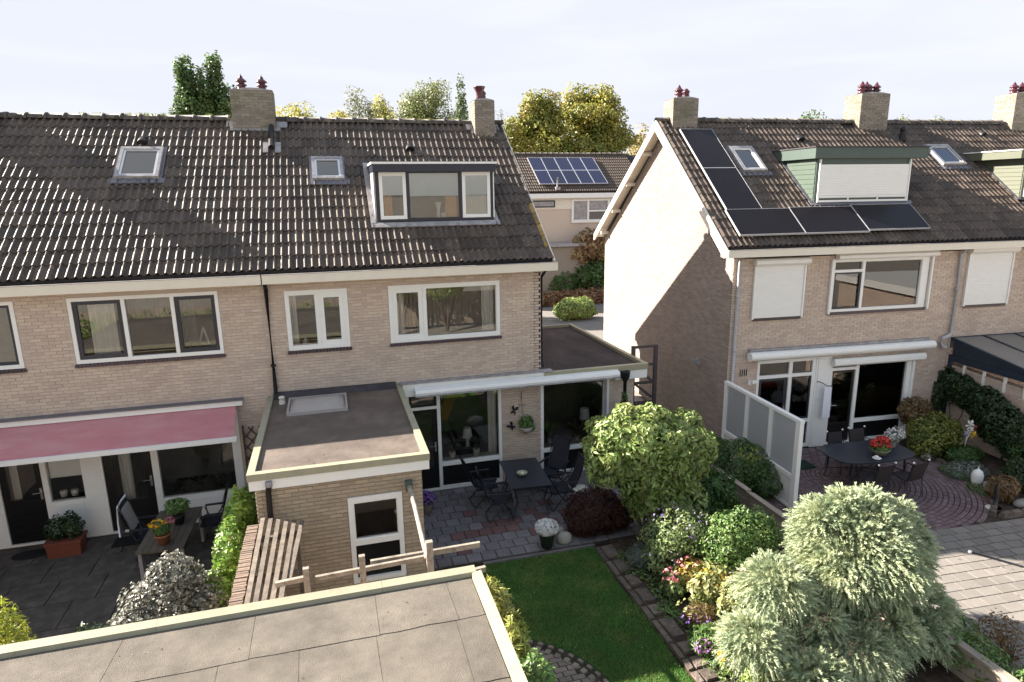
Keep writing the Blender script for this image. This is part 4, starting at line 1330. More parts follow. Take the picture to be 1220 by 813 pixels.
# ---- next house of the right row
D = thing('terraced_house', 'brick row house with the blue glass veranda roof, at the right picture edge', 'house', rw(6.73, 0), TH, group=GL)
OFFS[D.name] = Vector((6.73, 0, 0))
XD0, XD1 = 6.73, 13.2
row_body(D, XD0, XD1, [(7.0, 8.44, 3.75, 5.15)], yb=YB_R, zb=ZB_R, sl=SR, yr=4.212, zr=8.955)
roof_deck(D, XD0, XD1, SR, YB_R, ZB_R)
tile_roof(D, SR, XD0, XD1, 21, 16, [(8.08, 8.92, SR.s_of_z(7.52), SR.s_of_z(8.14)), (9.55, 12.6, SR.s_of_z(6.5), SR.s_of_z(8.0)), (6, 7.4, SR.len - .36, 9), (12, 13.3, SR.len - .36, 9)])
ridge(D, XD0, XD1, 4.215, 8.98, [(6.2, 7.35), (12.05, 13.0)])
roof_window(D, SR, 8.10, 8.92, SR.s_of_z(7.52), SR.s_of_z(8.14))
roof_vent(D, SR, 10.75, SR.s_of_z(8.56))
chimney(D, 6.30, 7.32, 3.85, 4.60, 8.3, 9.80, [(6.48, 4.1, .02, 0), (6.72, 4.2, .03, 0), (6.86, 4.25, .03, 1), (7.08, 4.2, .02, 0)])
chimney(D, 12.1, 13.1, 3.85, 4.60, 8.3, 9.90, [(12.35, 4.2, .02, 0), (12.65, 4.2, .02, 0)])
a_ = SR.p(7.55, SR.s_of_z(8.36), .06)
MB().lathe(a_, [(.13, -.05), (.11, .05), (.085, .2), (.07, .24), (.10, .26), (.06, .36), (.0, .42)], 10).build('flue_cowl', 'black_plastic', D)
gutter(D, XD0 + .01, XD1, -.38, -.16, 5.325, 5.50)
green_dormer(D, 9.62, 12.5, 1.05, 6.6, 7.68, 7.92, 9.3, 12.7, SR, 'olive_panel', 1, 'olive_panel', 'olive_panel')
shutter_window(D, 6.98, 8.46, 3.75, 5.16, 5.17)
# veranda
VY = -2.6
mb = MB().box(6.80, 6.90, VY, -.02, 2.18, 2.36)
for x in (6.80, 11.9):
    for y in (VY, -.12):
        mb.box(x, x + .10, y, y + .10, 0, 2.2)
mb.box(6.80, 12.0, VY - .06, VY, 2.18, 2.36)
mb.box(6.80, 12.0, -.02, .0, 2.55, 2.86)
for x in (6.80, 7.85, 8.9, 9.95, 11.0, 11.95):
    mb.hexa([(x, VY, 2.36), (x + .06, VY, 2.36), (x + .06, -.02, 2.78), (x, -.02, 2.78), (x, VY, 2.44), (x + .06, VY, 2.44), (x + .06, -.02, 2.86), (x, -.02, 2.86)])
vr = mb.build('veranda', 'veranda_blue', D)
for x in (6.80, 7.85, 8.9, 9.95, 11.0):
    MB().hexa([(x + .06, VY - .05, 2.40), (x + 1.05, VY - .05, 2.40), (x + 1.05, -.02, 2.82), (x + .06, -.02, 2.82), (x + .06, VY - .05, 2.416), (x + 1.05, VY - .05, 2.416), (x + 1.05, -.02, 2.836), (x + .06, -.02, 2.836)]).build('roof_panel', 'veranda_roof', vr)
mb = MB().hexa([(6.83, VY + .1, 2.36), (6.87, VY + .1, 2.36), (6.87, -.1, 2.36), (6.83, -.1, 2.36), (6.83, VY + .1, 2.37), (6.87, VY + .1, 2.37), (6.87, -.1, 2.80), (6.83, -.1, 2.80)])
mb.build('side_panel', 'veranda_blue', vr)
for y in (-.55, -1.15, -1.75, -2.3):
    MB().box(6.83, 6.87, y, y + .07, 1.75, 2.18).build('mullion', 'white', vr)

# ------------------------------------------------------------------ house across the street, behind
YF = 26.0
E_ = thing('brick_house', 'pale brick house across the street with ten blue solar panels on its roof', 'house', (17.0, YF, 0), world=True)
SF = Slope(YF - .2, 6.95, YF + 3.6, 9.45)
EX0, EX1 = 14.5, 32.0
MB().box(EX0, EX1, YF, YF + 8, 0, 6.6).build('wall', 'brick_pale', E_)
mb = MB()
SF.slab(mb, EX0, EX1, 0, SF.len, -.1, .0)
yr_, zr_ = SF.p(0, SF.len)[1:]
mb.hexa([(EX0, yr_, zr_ - .1), (EX1, yr_, zr_ - .1), (EX1, YF + 8, 6.8), (EX0, YF + 8, 6.8), (EX0, yr_, zr_), (EX1, yr_, zr_), (EX1, YF + 8, 6.9), (EX0, YF + 8, 6.9)])
mb.build('roof', 'deck', E_)
# tiles of the far roof: one real sheet of rolled courses
mb = MB()
ncr, wv = 13, .155
e_ = SF.len / ncr
nx = int((29.0 - 19.0) / wv)
for j in range(ncr):
    rows = []
    for dd, hh in ((0, .02), (0, .05), (e_ + .02, .02)):
        row = []
        for i in range(nx * 4 + 1):
            x = 19.0 + i * wv / 4
            row.append(SF.p(x, j * e_ + dd, hh + (.0, .02, .045, .02)[i % 4]))
        rows.append(row)
    mb.grid(rows, False)
mb.build('roof_tile', 'tile', E_, kind='stuff')
ridge(E_, 19.0, 29.0, yr_, zr_ + .05)
MB().box(EX0, EX1, YF - .35, YF - .2, 6.55, 6.85).build('gutter', 'white', E_)
MB().box(EX0, EX1, YF - .06, YF - .001, 5.85, 6.55).build('panel_band', 'cream', E_)
w = cells(MB(), 23.45, 27.4, 4.95, 6.45, [(23.6, 24.55, 5.15, 6.35), (24.68, 26.0, 5.75, 6.35), (24.68, 26.0, 5.15, 5.65), (26.15, 27.3, 5.15, 6.35)], YF - .12, YF - .02).build('window', 'white', E_)
for r_ in ((23.6, 24.55, 5.15, 6.35), (24.68, 26.0, 5.75, 6.35), (24.68, 26.0, 5.15, 5.65), (26.15, 27.3, 5.15, 6.35)):
    MB().box(r_[0], r_[1], YF - .07, YF - .062, r_[2], r_[3]).build('pane', 'curtain_dark' if r_[2] < 5.5 and r_[1] == 26.0 else 'lead', w)
w = cells(MB(), 20.6, 22.3, 5.98, 6.42, [(20.68, 22.22, 6.05, 6.35)], YF - .12, YF - .065).build('window', 'veranda_blue', E_)
MB().box(20.68, 22.22, YF - .10, YF - .09, 6.05, 6.35).build('pane', 'lead', w)
MB().box(19.0, 23.9, YF - 1.6, YF - .01, 3.55, 3.75).build('porch_roof', 'lead', E_)
MB().box(19.0, 23.9, YF - 1.4, YF - .02, 0, 3.5).build('porch', 'mortar_dark', E_)
for row in range(2):
    for i in range(5):
        a = 21.42 + i * .955
        s0 = SF.s_of_z(7.33) + row * 1.62
        mb = MB()
        SF.slab(mb, a, a + .91, s0, s0 + 1.56, .14, .17)
        p_ = mb.build('solar_panel', 'solar_blue', E_)
        mb = MB()
        for q in ((a - .022, a + .932, s0 - .03, s0), (a - .022, a + .932, s0 + 1.56, s0 + 1.59), (a - .022, a, s0, s0 + 1.56), (a + .91, a + .932, s0, s0 + 1.56)):
            SF.slab(mb, *q, .12, .18)
        mb.build('panel_frame', 'alu', p_)
a_ = SF.p(22.5, .30, .05)
MB().tube([a_, (a_[0], a_[1] - .1, a_[2] + .7)], .05, 8).box(a_[0] - .15, a_[0] + .15, a_[1] - .2, a_[1], a_[2] - .1, a_[2] + .1).build('roof_flue', 'lead', E_)
# ------------------------------------------------------------------ brick outbuilding with flat roof
S = thing('outbuilding', 'flat roofed brick outbuilding with a dark skylight, joined to the end house', 'outbuilding', (7.9, -4.15, 0), world=True)
wr_ = (7.97, 8.86, 0.50, 2.08)
SY = -4.13
bl = cells(MB(), 6.58, 9.20, 0, 2.46, [wr_], SY + .009, SY + .22)
bl.box(6.58, 6.78, SY + .22, -.02, 0, 2.46).box(9.0, 9.20, SY + .22, -.02, 0, 2.46)
bl.build('wall', 'mortar_dark', S)
rects = brick_rects(6.57, 9.21, 0.0, 2.46, [wr_], H=0.068, joint=.012)
rects.sort(key=lambda r: -r[2])
cache = {}
rest = MB()
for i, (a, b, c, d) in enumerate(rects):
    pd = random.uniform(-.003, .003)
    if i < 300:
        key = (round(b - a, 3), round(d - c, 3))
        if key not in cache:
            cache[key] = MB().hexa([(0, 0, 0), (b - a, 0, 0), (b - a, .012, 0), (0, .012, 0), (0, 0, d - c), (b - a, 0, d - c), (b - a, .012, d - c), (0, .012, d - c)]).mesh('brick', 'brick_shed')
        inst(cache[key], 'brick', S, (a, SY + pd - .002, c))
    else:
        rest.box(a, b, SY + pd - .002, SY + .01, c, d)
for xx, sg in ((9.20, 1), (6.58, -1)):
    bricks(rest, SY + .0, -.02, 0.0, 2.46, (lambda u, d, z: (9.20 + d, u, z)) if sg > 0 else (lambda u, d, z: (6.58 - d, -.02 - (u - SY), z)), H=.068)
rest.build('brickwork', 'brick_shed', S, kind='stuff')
fl = MB().box(6.50, 9.33, SY - .06, -.012, 2.64, 2.68).build('flat_roof', 'bitumen_tan', S)
mb = MB().box(6.484, 9.346, SY - .10, SY + .02, 2.62, 2.735)
mb.box(6.484, 6.60, SY + .022, -.01, 2.62, 2.735).box(9.23, 9.346, SY + .022, -.01, 2.62, 2.735)
mb.build('roof_trim', 'trim_cream', S)
mb = MB()
mb.hexa([(6.60, -.16, 2.682), (9.23, -.16, 2.682), (9.23, -.012, 2.682), (6.60, -.012, 2.682), (6.60, -.13, 2.70), (9.23, -.13, 2.70), (9.23, -.012, 2.81), (6.60, -.012, 2.81)])
mb.build('wall_flashing', 'bitumen', S)
mb = MB().box(6.50, 9.335, SY - .075, SY - .03, 2.45, 2.617).box(6.50, 6.545, SY - .028, -.01, 2.45, 2.617).box(9.29, 9.335, SY - .028, -.01, 2.45, 2.617)
mb.build('fascia', 'white', S)
mb = MB()
rows = []
for t in np.linspace(0, 1, 9):
    y = -1.33 + t * .98
    h = 2.70 + .13 * math.sin(math.pi * t)
    rows.append([(x, y, h if 0 < k < 8 else 2.70) for k, x in enumerate(np.linspace(6.97, 8.08, 9))])
mb.grid(rows, True)
mb.box(6.93, 8.12, -1.37, -1.33, 2.68, 2.745).box(6.93, 8.12, -.35, -.31, 2.68, 2.745).box(6.93, 6.97, -1.33, -.35, 2.68, 2.745).box(8.08, 8.12, -1.33, -.35, 2.68, 2.745)
mb.build('skylight', 'dome', S)
MB().lathe((6.80, -.48, 2.68), [(.07, 0), (.06, .06), (.05, .12), (.07, .13), (.05, .16), (0, .17)], 10).build('roof_vent', 'stoneware', S)
w = window(S, *wr_, SY - .0, [{'r': (8.05, 8.78, 1.29, 1.98), 's': .02}, {'r': (8.05, 8.78, .58, 1.20), 'g': 'black_paint'}], sill=False, room=True, rmat='room_dark', roomd=1.2)
pp = MB().tube([(6.80, SY - .11, 2.52), (6.78, SY - .09, 2.40), (6.77, SY - .06, 2.0), (6.77, SY - .06, 1.9)], .045, 10).build('downpipe', 'black_plastic', S)
MB().lathe((6.80, SY - .11, 2.50), [(.04, 0), (.055, .02), (.055, .09), (.04, .095), (0, .09)], 10).build('pipe_collar', 'lead', pp)
MB().box(8.92, 9.04, SY - .10, SY - .012, 2.10, 2.28).build('beam_hanger', 'green_paint', S)

# ------------------------------------------------------------------ garage roof in the foreground
G = thing('garage', 'flat roofed garage with pale grey roofing felt and cream edging in the foreground', 'garage', (6.5, -9.5, 0), world=True)
MB().box(0.2, 9.25, -13.0, -7.55, 0, 2.30).build('wall', 'brick', G)
MB().box(0.1, 9.40, -13.1, -7.42, 2.302, 2.43).build('fascia', 'trim_cream', G)
fr = MB().box(0.12, 9.36, -13.0, -7.46, 2.432, 2.445).build('flat_roof', 'felt_dark', G)
# welded sheets of roofing felt, lapped, each its own piece
sheets = []
ysplit = [-7.49, -8.22, -9.20, -10.2, -11.2, -12.2]
for j in range(5):
    y1, y0 = ysplit[j], ysplit[j + 1]
    xs = [[0.3, 1.9, 3.4, 4.45, 5.6, 6.9, 8.19, 9.02, 9.33], [0.3, 1.6, 3.2, 4.9, 5.72, 6.62, 7.38, 8.15, 9.0, 9.33]][j % 2]
    for i in range(len(xs) - 1):
        sheets.append((xs[i], xs[i + 1], y0, y1, j))
skew = {}
for a, b, c, d, j in sheets:
    skew[(round(a, 2), j)] = random.uniform(-.05, .05)
for a, b, c, d, j in sheets:
    k = random.uniform(-.015, .015)
    sk_ = skew.get((round(a, 2), j), 0.0)
    sk2_ = skew.get((round(b, 2), j), 0.0)
    h0 = 2.447 + .003 * (len(sheets) % 3) + random.uniform(0, .002)
    n = 6
    edge = [(a + .002 + (b - a - .005) * t, d + .05 + random.uniform(-.006, .006), h0) for t in np.linspace(0, 1, n)]
    bot = [(a + .002 + sk_ + (b - a - .005 + sk2_ - sk_) * t, c + k * (t - .5) + random.uniform(-.012, .012), h0 + .007) for t in np.linspace(0, 1, n)]
    if j == 0:
        edge = [(x, -7.485, z) for x, y, z in edge]
    mb = MB()
    mb.grid([[(x, y, z - .006) for x, y, z in bot], bot, edge], False)
    mb.face([bot[0], edge[0], (edge[0][0], edge[0][1], 2.44), (bot[0][0], bot[0][1], 2.44)])
    mb.face([bot[-1], edge[-1], (edge[-1][0], edge[-1][1], 2.44), (bot[-1][0], bot[-1][1], 2.44)])
    mb.build('felt_sheet', 'felt', fr)
for x in (1.2, 4.0, 6.25, 8.28):
    pass
for a, b in ((0.1, 3.2), (3.203, 5.9), (5.903, 8.28), (8.283, 9.40)):
    MB().hexa([(a, -7.47, 2.445), (b, -7.47, 2.445), (b, -7.345, 2.40), (a, -7.345, 2.40), (a, -7.46, 2.50), (b, -7.46, 2.50), (b, -7.345, 2.52), (a, -7.345, 2.52)]).build('roof_trim', 'trim_cream', G)
for a, b in ((-9.6, -7.475), (-12.9, -9.603)):
    MB().hexa([(9.34, a, 2.445), (9.455, a, 2.40), (9.455, b, 2.40), (9.34, b, 2.445), (9.345, a, 2.50), (9.455, a, 2.52), (9.455, b, 2.52), (9.345, b, 2.50)]).build('roof_trim', 'trim_cream', G)

# ------------------------------------------------------------------ brick screen wall with coping and slatted cover
Wl = thing('garden_wall', 'low brick wall capped with upright bricks beside the slatted timber cover', 'wall', (6.5, -5.2, 0), world=True)
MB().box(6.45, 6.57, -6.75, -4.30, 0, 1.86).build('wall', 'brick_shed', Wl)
cm = MB().hexa([(0, 0, 0), (.17, 0, 0), (.17, .046, 0), (0, .046, 0), (.003, .003, .07), (.167, .003, .07), (.167, .043, .07), (.003, .043, .07)]).mesh('brick', 'brick_coping')
for k in range(46):
    inst(cm, 'brick', Wl, (6.425 + random.uniform(-.008, .008), -6.76 + k * .0535, 1.865 + random.uniform(-.006, .006)), (0, 0, random.uniform(-.05, .05)))
V = thing('slatted_cover', 'weathered timber slatted cover of six boards beside the outbuilding wall', 'timber cover', (6.9, -5.3, 0), world=True)
for k in range(6):
    t = k / 5
    xa, xb = 6.665 + k * .118, 6.63 + k * .098
    L0 = -6.9 if k < 5 else -6.0
    MB().beam((xa, -4.28 - .03 * k, 2.00 - .012 * k), (xb + .01, L0, 1.90), .064, .03).build('slat', 'old_wood', V)
mb = MB()
for y in (-4.6, -5.7, -6.7):
    mb.box(6.60, 7.24, y - .03, y + .03, 1.78, 1.85)
for y in (-4.6, -6.7):
    mb.box(7.14, 7.20, y - .031, y + .031, 0, 1.779)
mb.build('support', 'old_wood', V)

# ------------------------------------------------------------------ rough timber pergola
P = thing('pergola', 'rough timber pergola of thin bark-stripped poles behind the garage roof', 'pergola', (8.2, -6.5, 0), world=True)
for x, zt, r in ((7.40, 2.40, .043), (8.09, 2.45, .045), (8.96, 2.50, .052)):
    MB().beam((x, -6.62, 0), (x, -6.60, zt), r * 1.7, r * 1.4, (0, 1, 0)).build('post', 'pole_wood', P)


def pole(a, b, r, name='pole'):
    a, b = Vector(a), Vector(b)
    pts = [a.lerp(b, t) + Vector((random.uniform(-.008, .008), random.uniform(-.008, .008), random.uniform(-.008, .008))) for t in np.linspace(0, 1, 7)]
    return MB().tube(pts, [r * random.uniform(.88, 1.1) for _ in pts], 8).build(name, 'pole_wood', P)


MB().beam((7.50, -6.50, 2.17), (9.02, -6.50, 2.22), .045, .06).build('beam', 'pole_wood', P)
MB().beam((8.2, -6.42, 2.215), (9.68, -6.42, 2.23), .045, .075).build('beam', 'pole_wood', P)
MB().beam((7.02, -6.54, 2.20), (7.36, -6.54, 2.22), .05, .065).build('beam', 'pole_wood', P)
MB().beam((9.0, -7.05, 2.2), (9.62, -7.0, 2.22), .05, .07).build('beam', 'pole_wood', P)
pole((8.98, -4.26, 2.20), (8.94, -6.58, 2.24), .04)

# ------------------------------------------------------------------ ground, paving, lawn, street
mb = MB()
mb.face([(-1500, -1500, -.09), (1500, -1500, -.09), (1500, 1500, -.09), (-1500, 1500, -.09)])
mb.build('ground', 'ground', kind='structure')
MB().box(-120, 160, 13.5, 24.0, -.2, -.06).build('street', 'asphalt', kind='structure')
MB().box(-120, 160, 10.5, 13.35, -.2, -.03).build('pavement', 'slab_gray', kind='structure')
MB().box(-120, 160, 13.352, 13.498, -.2, .01).build('kerb', 'slab_gray', kind='structure')


def slab_me(w, d, h, mat, name='paver', bev=.006):
    return MB().hexa([(0, 0, 0), (w, 0, 0), (w, d, 0), (0, d, 0), (bev, bev, h), (w - bev, bev, h), (w - bev, d - bev, h), (bev, d - bev, h)]).mesh(name, mat)


# yard of the red-awning house
pa = MB().box(-.5, 6.42, -7.3, -.02, -.12, -.030).build('dark_patio', 'soil', kind='structure')
for j in range(9):
    for i in range(9):
        me_ = bpy.data.meshes.get('yard_slab') or slab_me(.782, .782, .05, 'slab_dark', 'yard_slab')
        inst(me_, 'paver', pa, (-.45 + i * .79 - (.35 if j % 2 else 0), -.82 - j * .79, -.05 + random.uniform(-.004, .004)), (random.uniform(-.004, .004), random.uniform(-.004, .004), 0))
# terrace of the end house: square concrete slabs with red ones among them
pb = MB().box(9.22, 14.6, -3.36, -.02, -.12, -.022).build('patio', 'soil', kind='structure')
m_g, m_r = slab_me(.287, .287, .05, 'slab_gray', 'patio_slab'), slab_me(.287, .287, .05, 'slab_red', 'red_slab')
reds = {(4, 7), (5, 7), (6, 7), (7, 7), (5, 6), (6, 6), (7, 6), (3, 7), (9, 6), (10, 7), (11, 6), (9, 5), (8, 8), (3, 9), (4, 4), (11, 8), (12, 7), (10, 4)}
for j in range(11):
    for i in range(18):
        red = (i, j) in reds
        inst(m_r if red else m_g, 'paver', pb, (9.25 + i * .295 - (.147 if j % 2 else 0), -.33 - j * .295, -.05 + random.uniform(-.003, .003)), (random.uniform(-.006, .006), random.uniform(-.006, .006), random.uniform(-.006, .006)))
MB().box(10.4, 12.7, -3.43, -3.372, -.1, .012).build('lawn_kerb', 'slab_gray', kind='structure')
# lawn
lawn = [(10.0, -3.44), (12.66, -3.44), (12.60, -5.9), (12.62, -9.5), (9.5, -9.5), (9.5, -4.2)]
mb = MB()
mb.face([(x, y, -.03) for x, y in lawn])
mb.build('lawn', 'grass_soil', kind='structure')


def arc_path():
    """Brick path curving into the lawn: centre and radius of its outer edge."""
    return (9.55, -7.35), 1.92


(pcx, pcy), prad = arc_path()
MB().lathe((pcx, pcy, -.10), [(0, .072), (prad + .02, .072), (prad + .02, 0)], 40).build('brick_path', 'soil', kind='structure')
bp_ = bpy.data.objects['brick_path']
n = 0
m_p = slab_me(.195, .098, .05, 'path_brick', 'path_brick', .004)
cand = []
for j in range(46):
    for i in range(24):
        x, y = 8.6 + i * .205 + (.1 if j % 2 else 0), -9.4 + j * .106
        cx_, cy_ = x + .1 - pcx, y + .05 - pcy
        if cx_ * cx_ + cy_ * cy_ < (prad - .17) ** 2 and x > 9.3:
            cand.append((x, y, 0))
for x, y, a in cand[:300]:
    o = inst(m_p, 'brick', bp_, (x, y, -.06 + random.uniform(-.003, .003)), (0, 0, 0))
for k in range(70):
    a = -1.6 + k * (3.3 / 70)
    inst(m_p, 'brick', bp_, (pcx + (prad - .10) * math.cos(a) + .05 * math.sin(a), pcy + (prad - .10) * math.sin(a) - .05 * math.cos(a), -.045 + random.uniform(-.003, .003)), (0, 0, a + math.pi / 2), (.44, 1, 1)) if k % 2 else None
    inst(m_p, 'brick', bp_, (pcx + (prad + .0) * math.cos(a) + .05 * math.sin(a), pcy + (prad + .0) * math.sin(a) - .05 * math.cos(a), -.04), (0, 0, a + math.pi / 2), (.44, .6, 1)) if k % 2 else None


def blades(name, poly_test, x0, x1, y0, y1, n, h, mat, z=-.03, w=.006):
    x = rng.uniform(x0, x1, n)
    y = rng.uniform(y0, y1, n)
    ok = poly_test(x, y)
    x, y = x[ok], y[ok]
    m = len(x)
    a = rng.uniform(0, 2 * np.pi, m)
    hh = h * rng.uniform(.6, 1.2, m)
    lx, ly = rng.normal(0, .4, m) * hh, rng.normal(0, .4, m) * hh
    ca, sa = np.cos(a) * w, np.sin(a) * w
    zz = np.full(m, z)
    Vv = np.stack([np.stack([x - ca, y - sa, zz], 1), np.stack([x + ca, y + sa, zz], 1), np.stack([x + lx, y + ly, zz + hh], 1)], 1).reshape(-1, 3)
    F = np.arange(m * 3).reshape(-1, 3)
    return link_mesh(raw_mesh(name, Vv, F, mat), name, kind='stuff')


def in_lawn(x, y):
    e = ((x - pcx) ** 2 + (y - pcy) ** 2) > (prad + .05) ** 2
    return e & (y < -3.44) & (x > 9.6 + (y + 3.44) * 0.0) & (x < 12.64 + .03 * np.sin(y * 3))


g_ = blades('grass', in_lawn, 9.5, 12.7, -9.5, -3.44, 150000, .038, 'grass', w=.004)
g_['label'] = 'short green lawn between the terrace and the brick path'
g_['category'] = 'grass'
# edging of flat stones between lawn and bed
es = MB().box(12.64, 13.04, -9.5, -3.44, -.12, -.02).build('stone_edging', 'soil', kind='structure')
y = -3.5
while y > -9.3:
    L = random.uniform(.25, .6)
    for x, wd, hh in ((12.65, .12, .03), (12.775, .255, .045)):
        l2 = L * random.uniform(.8, 1.0) if x > 12.7 else L
        mb = MB()
        pts = [(x + random.uniform(0, .02), y - l2 + random.uniform(0, .03)), (x + wd - random.uniform(.01, .03), y - l2 + random.uniform(0, .03)), (x + wd - random.uniform(0, .02), y - random.uniform(.01, .04)), (x + random.uniform(0, .02), y - random.uniform(.01, .04))]
        mb.hexa([(px, py, -.05) for px, py in pts] + [(px * .95 + .05 * (x + wd / 2), py * .95 + .05 * (y - L / 2), hh * .45 + random.uniform(-.008, .008)) for px, py in pts])
        mb.build('stone', 'edge_stone', es)
    y -= L
MB().box(13.04, 16.33, -10.5, -1.2, -.2, -.01).build('flower_bed', 'soil', kind='structure')
# right terrace: rings of clinkers, then large grey slabs
T0 = Vector((19.85, -2.35, 0))
MB().hexa([(16.5, -9.6, -.15), (27.5, -9.6, -.15), (27.5, -1.0, -.15), (16.5, -.22, -.15), (16.5, -9.6, -.045), (27.5, -9.6, -.045), (27.5, -1.0, -.045), (16.5, -.22, -.045)]).build('clinker_terrace', 'soil', kind='structure')
rt_ = bpy.data.objects['clinker_terrace']
m_c = slab_me(.198, .10, .05, 'clinker', 'clinker', .005)
m_c2 = slab_me(.098, .10, .05, 'clinker', 'clinker_half', .005)
rest = MB()
cl = []
for k in range(1, 27):
    r = k * .108
    nn = max(6, int(2 * math.pi * r / .206))
    for q in range(nn):
        a = 2 * math.pi * (q + (.5 if k % 2 else 0)) / nn
        x, y = T0.x + r * math.cos(a), T0.y + r * math.sin(a)
        if y > -4.98 and y < -.30 - (x - 17.7) * .0717:
            cl.append((x, y, a + math.pi / 2))
# straight courses outside the circle, by the house and the screen
j = 0
y = -.42
while y > -4.95:
    x = 16.7 + (.1 if j % 2 else 0)
    while x < 19.6:
        if (x + .1 - T0.x) ** 2 + (y + .05 - T0.y) ** 2 > 2.90 ** 2 and y < -.30 - (x - 17.7) * .0717:
            cl.append((x + .1, y + .05, 0))
        x += .206
    y -= .108
    j += 1
cl.sort(key=lambda c: (c[0] - 19.9) ** 2 + (c[1] + 4.2) ** 2)
for n, (x, y, a) in enumerate(cl):
    zz = -.052 + random.uniform(-.003, .003)
    ca, sa = math.cos(a), math.sin(a)
    if n < 300:
        inst(m_c, 'paver', rt_, (x - .099 * ca + .05 * sa, y - .099 * sa - .05 * ca, zz), (random.uniform(-.01, .01), random.uniform(-.01, .01), a))
    else:
        i = len(rest.v)
        for v in m_c.vertices:
            px, py = v.co.x - .099, v.co.y - .05
            rest.v.append((x + px * ca - py * sa, y + px * sa + py * ca, zz + v.co.z))
        for f in ((4, 5, 6, 7), (0, 1, 5, 4), (1, 2, 6, 5), (2, 3, 7, 6), (3, 0, 4, 7)):
            rest.f.append(tuple(i + q for q in f))
            rest.sm.append(False)
rest.build('paver', 'clinker', rt_, kind='stuff')
m_b = slab_me(.355, .225, .05, 'slab_big', 'large_slab')
bs = []
for j in range(20):
    for i in range(26):
        x, y = 16.72 + i * .362 + (.18 if j % 2 else 0), -5.22 - j * .232
        bs.append((x, y - (x - 20) * .072))
bs.sort(key=lambda c: (c[0] - 19.6) ** 2 + (c[1] + 6.6) ** 2)
rest = MB()
for n, (x, y) in enumerate(bs):
    zz = -.052 + random.uniform(-.003, .003)
    if n < 300:
        inst(m_b, 'large_slab', rt_, (x, y, zz), (random.uniform(-.005, .005), random.uniform(-.005, .005), TH))
    else:
        ca, sa = math.cos(TH), math.sin(TH)
        rest.hexa([(x + v.co.x * ca - v.co.y * sa, y + v.co.x * sa + v.co.y * ca, zz + v.co.z) for v in m_b.vertices])
rest.build('large_slab', 'slab_big', rt_, kind='stuff')
# planting border on the far side of the right terrace
mb = MB()
rim = [(T0.x + 2.95 * math.cos(a), T0.y + 2.95 * math.sin(a)) for a in np.linspace(-.95, .75, 14)]
poly = [(x, y, .02) for x, y in rim] + [(22.6, -.6, .02), (25.0, -.8, .02), (25.0, -4.9, .02), (21.9, -4.95, .02)]
mb.face(poly)
mb.face([(p_[0], p_[1], -.06) for p_ in poly[::-1]])
for k in range(len(poly)):
    a, b = poly[k], poly[(k + 1) % len(poly)]
    mb.face([(a[0], a[1], -.06), (b[0], b[1], -.06), b, a])
bd = mb.build('planting_border', 'soil', kind='structure')
for k, a in enumerate(np.linspace(-.98, .75, 24)):
    rr = 2.93
    mb = MB().hexa([(-.10, -.07, 0), (.10, -.07, 0), (.10, .07, 0), (-.10, .07, 0), (-.085, -.05, .10), (.08, -.055, .09), (.085, .05, .10), (-.08, .055, .11)])
    o = mb.build('stone', 'edge_stone', None)
    o.parent = bd
    o.location = (T0.x + rr * math.cos(a), T0.y + rr * math.sin(a), -.03 + random.uniform(-.01, .02))
    o.rotation_euler = (0, 0, a + math.pi / 2 + random.uniform(-.1, .1))
for k in range(14):
    o = MB().hexa([(-.14, -.08, 0), (.14, -.08, 0), (.14, .08, 0), (-.14, .08, 0), (-.11, -.06, .12), (.12, -.055, .10), (.11, .06, .12), (-.12, .05, .11)]).build('stone', 'edge_stone', None)
    o.parent = bd
    o.location = (21.65 + k * .27, -4.95 + .02 * math.sin(k) - k * .02, -.04)
    o.rotation_euler = (0, 0, random.uniform(-.12, .12))
# bed on the neighbour's side of the fence
bd2 = MB().box(16.40, 16.92, -10.5, -7.0, -.06, .0).build('narrow_bed', 'soil', kind='structure')
for k in range(9):
    o = MB().hexa([(0, 0, 0), (.08, 0, 0), (.08, .38, 0), (0, .38, 0), (.005, .01, .10), (.075, .005, .11), (.075, .375, .10), (.004, .37, .11)]).build('kerb_stone', 'edge_stone', None)
    o.parent = bd2
    o.location = (16.90, -10.5 + k * .39, -.05)

# ------------------------------------------------------------------ fences, screen, gate
F_ = thing('garden_fence', 'low weathered board fence between the two gardens behind the shrubs', 'fence', (16.36, -5.0, 0), world=True)
ys = [-1.3, -3.32, -5.3, -7.3, -9.3]
for k in range(4):
    y0, y1 = ys[k + 1], ys[k]
    zb = 0.56 - .03 * k
    for q in range(3):
        z = zb - .17 - q * .19
        MB().hexa([(16.33, y0 + .06, z), (16.36, y0 + .06, z), (16.36, y1 - .06, z), (16.33, y1 - .06, z), (16.33, y0 + .06, z + .165), (16.36, y0 + .06, z + .165), (16.36, y1 - .06, z + .165), (16.33, y1 - .06, z + .165)]).build('board', 'fence_wood', F_)
    MB().box(16.29, 16.42, y0 + .055, y1 - .055, zb + .002, zb + .04).build('cap_rail', 'fence_wood', F_)
for y in ys:
    MB().box(16.31, 16.41, y - .05, y + .05, 0, .56).build('post', 'fence_wood', F_)
Q = thing('privacy_screen', 'white framed privacy screen with three frosted panes standing on the right terrace', 'screen', rw(-.07, -1.6), TH)
OFFS[Q.name] = Vector((-.07, -1.6, 0))
x0 = -.07
fy = [(-3.22, -3.08), (-2.20, -2.10), (-1.22, -1.12), (-.24, -.12)]
fr = MB()
for a, b in fy:
    fr.box(x0 - .05, x0 + .05, a, b, 0, 2.06)
fr.box(x0 - .055, x0 + .055, -3.23, -.11, 2.062, 2.13).box(x0 - .045, x0 + .045, -3.079, -.241, .04, .10).box(x0 - .045, x0 + .045, -3.079, -.241, .74, .83)
fr.build('frame', 'white', Q)
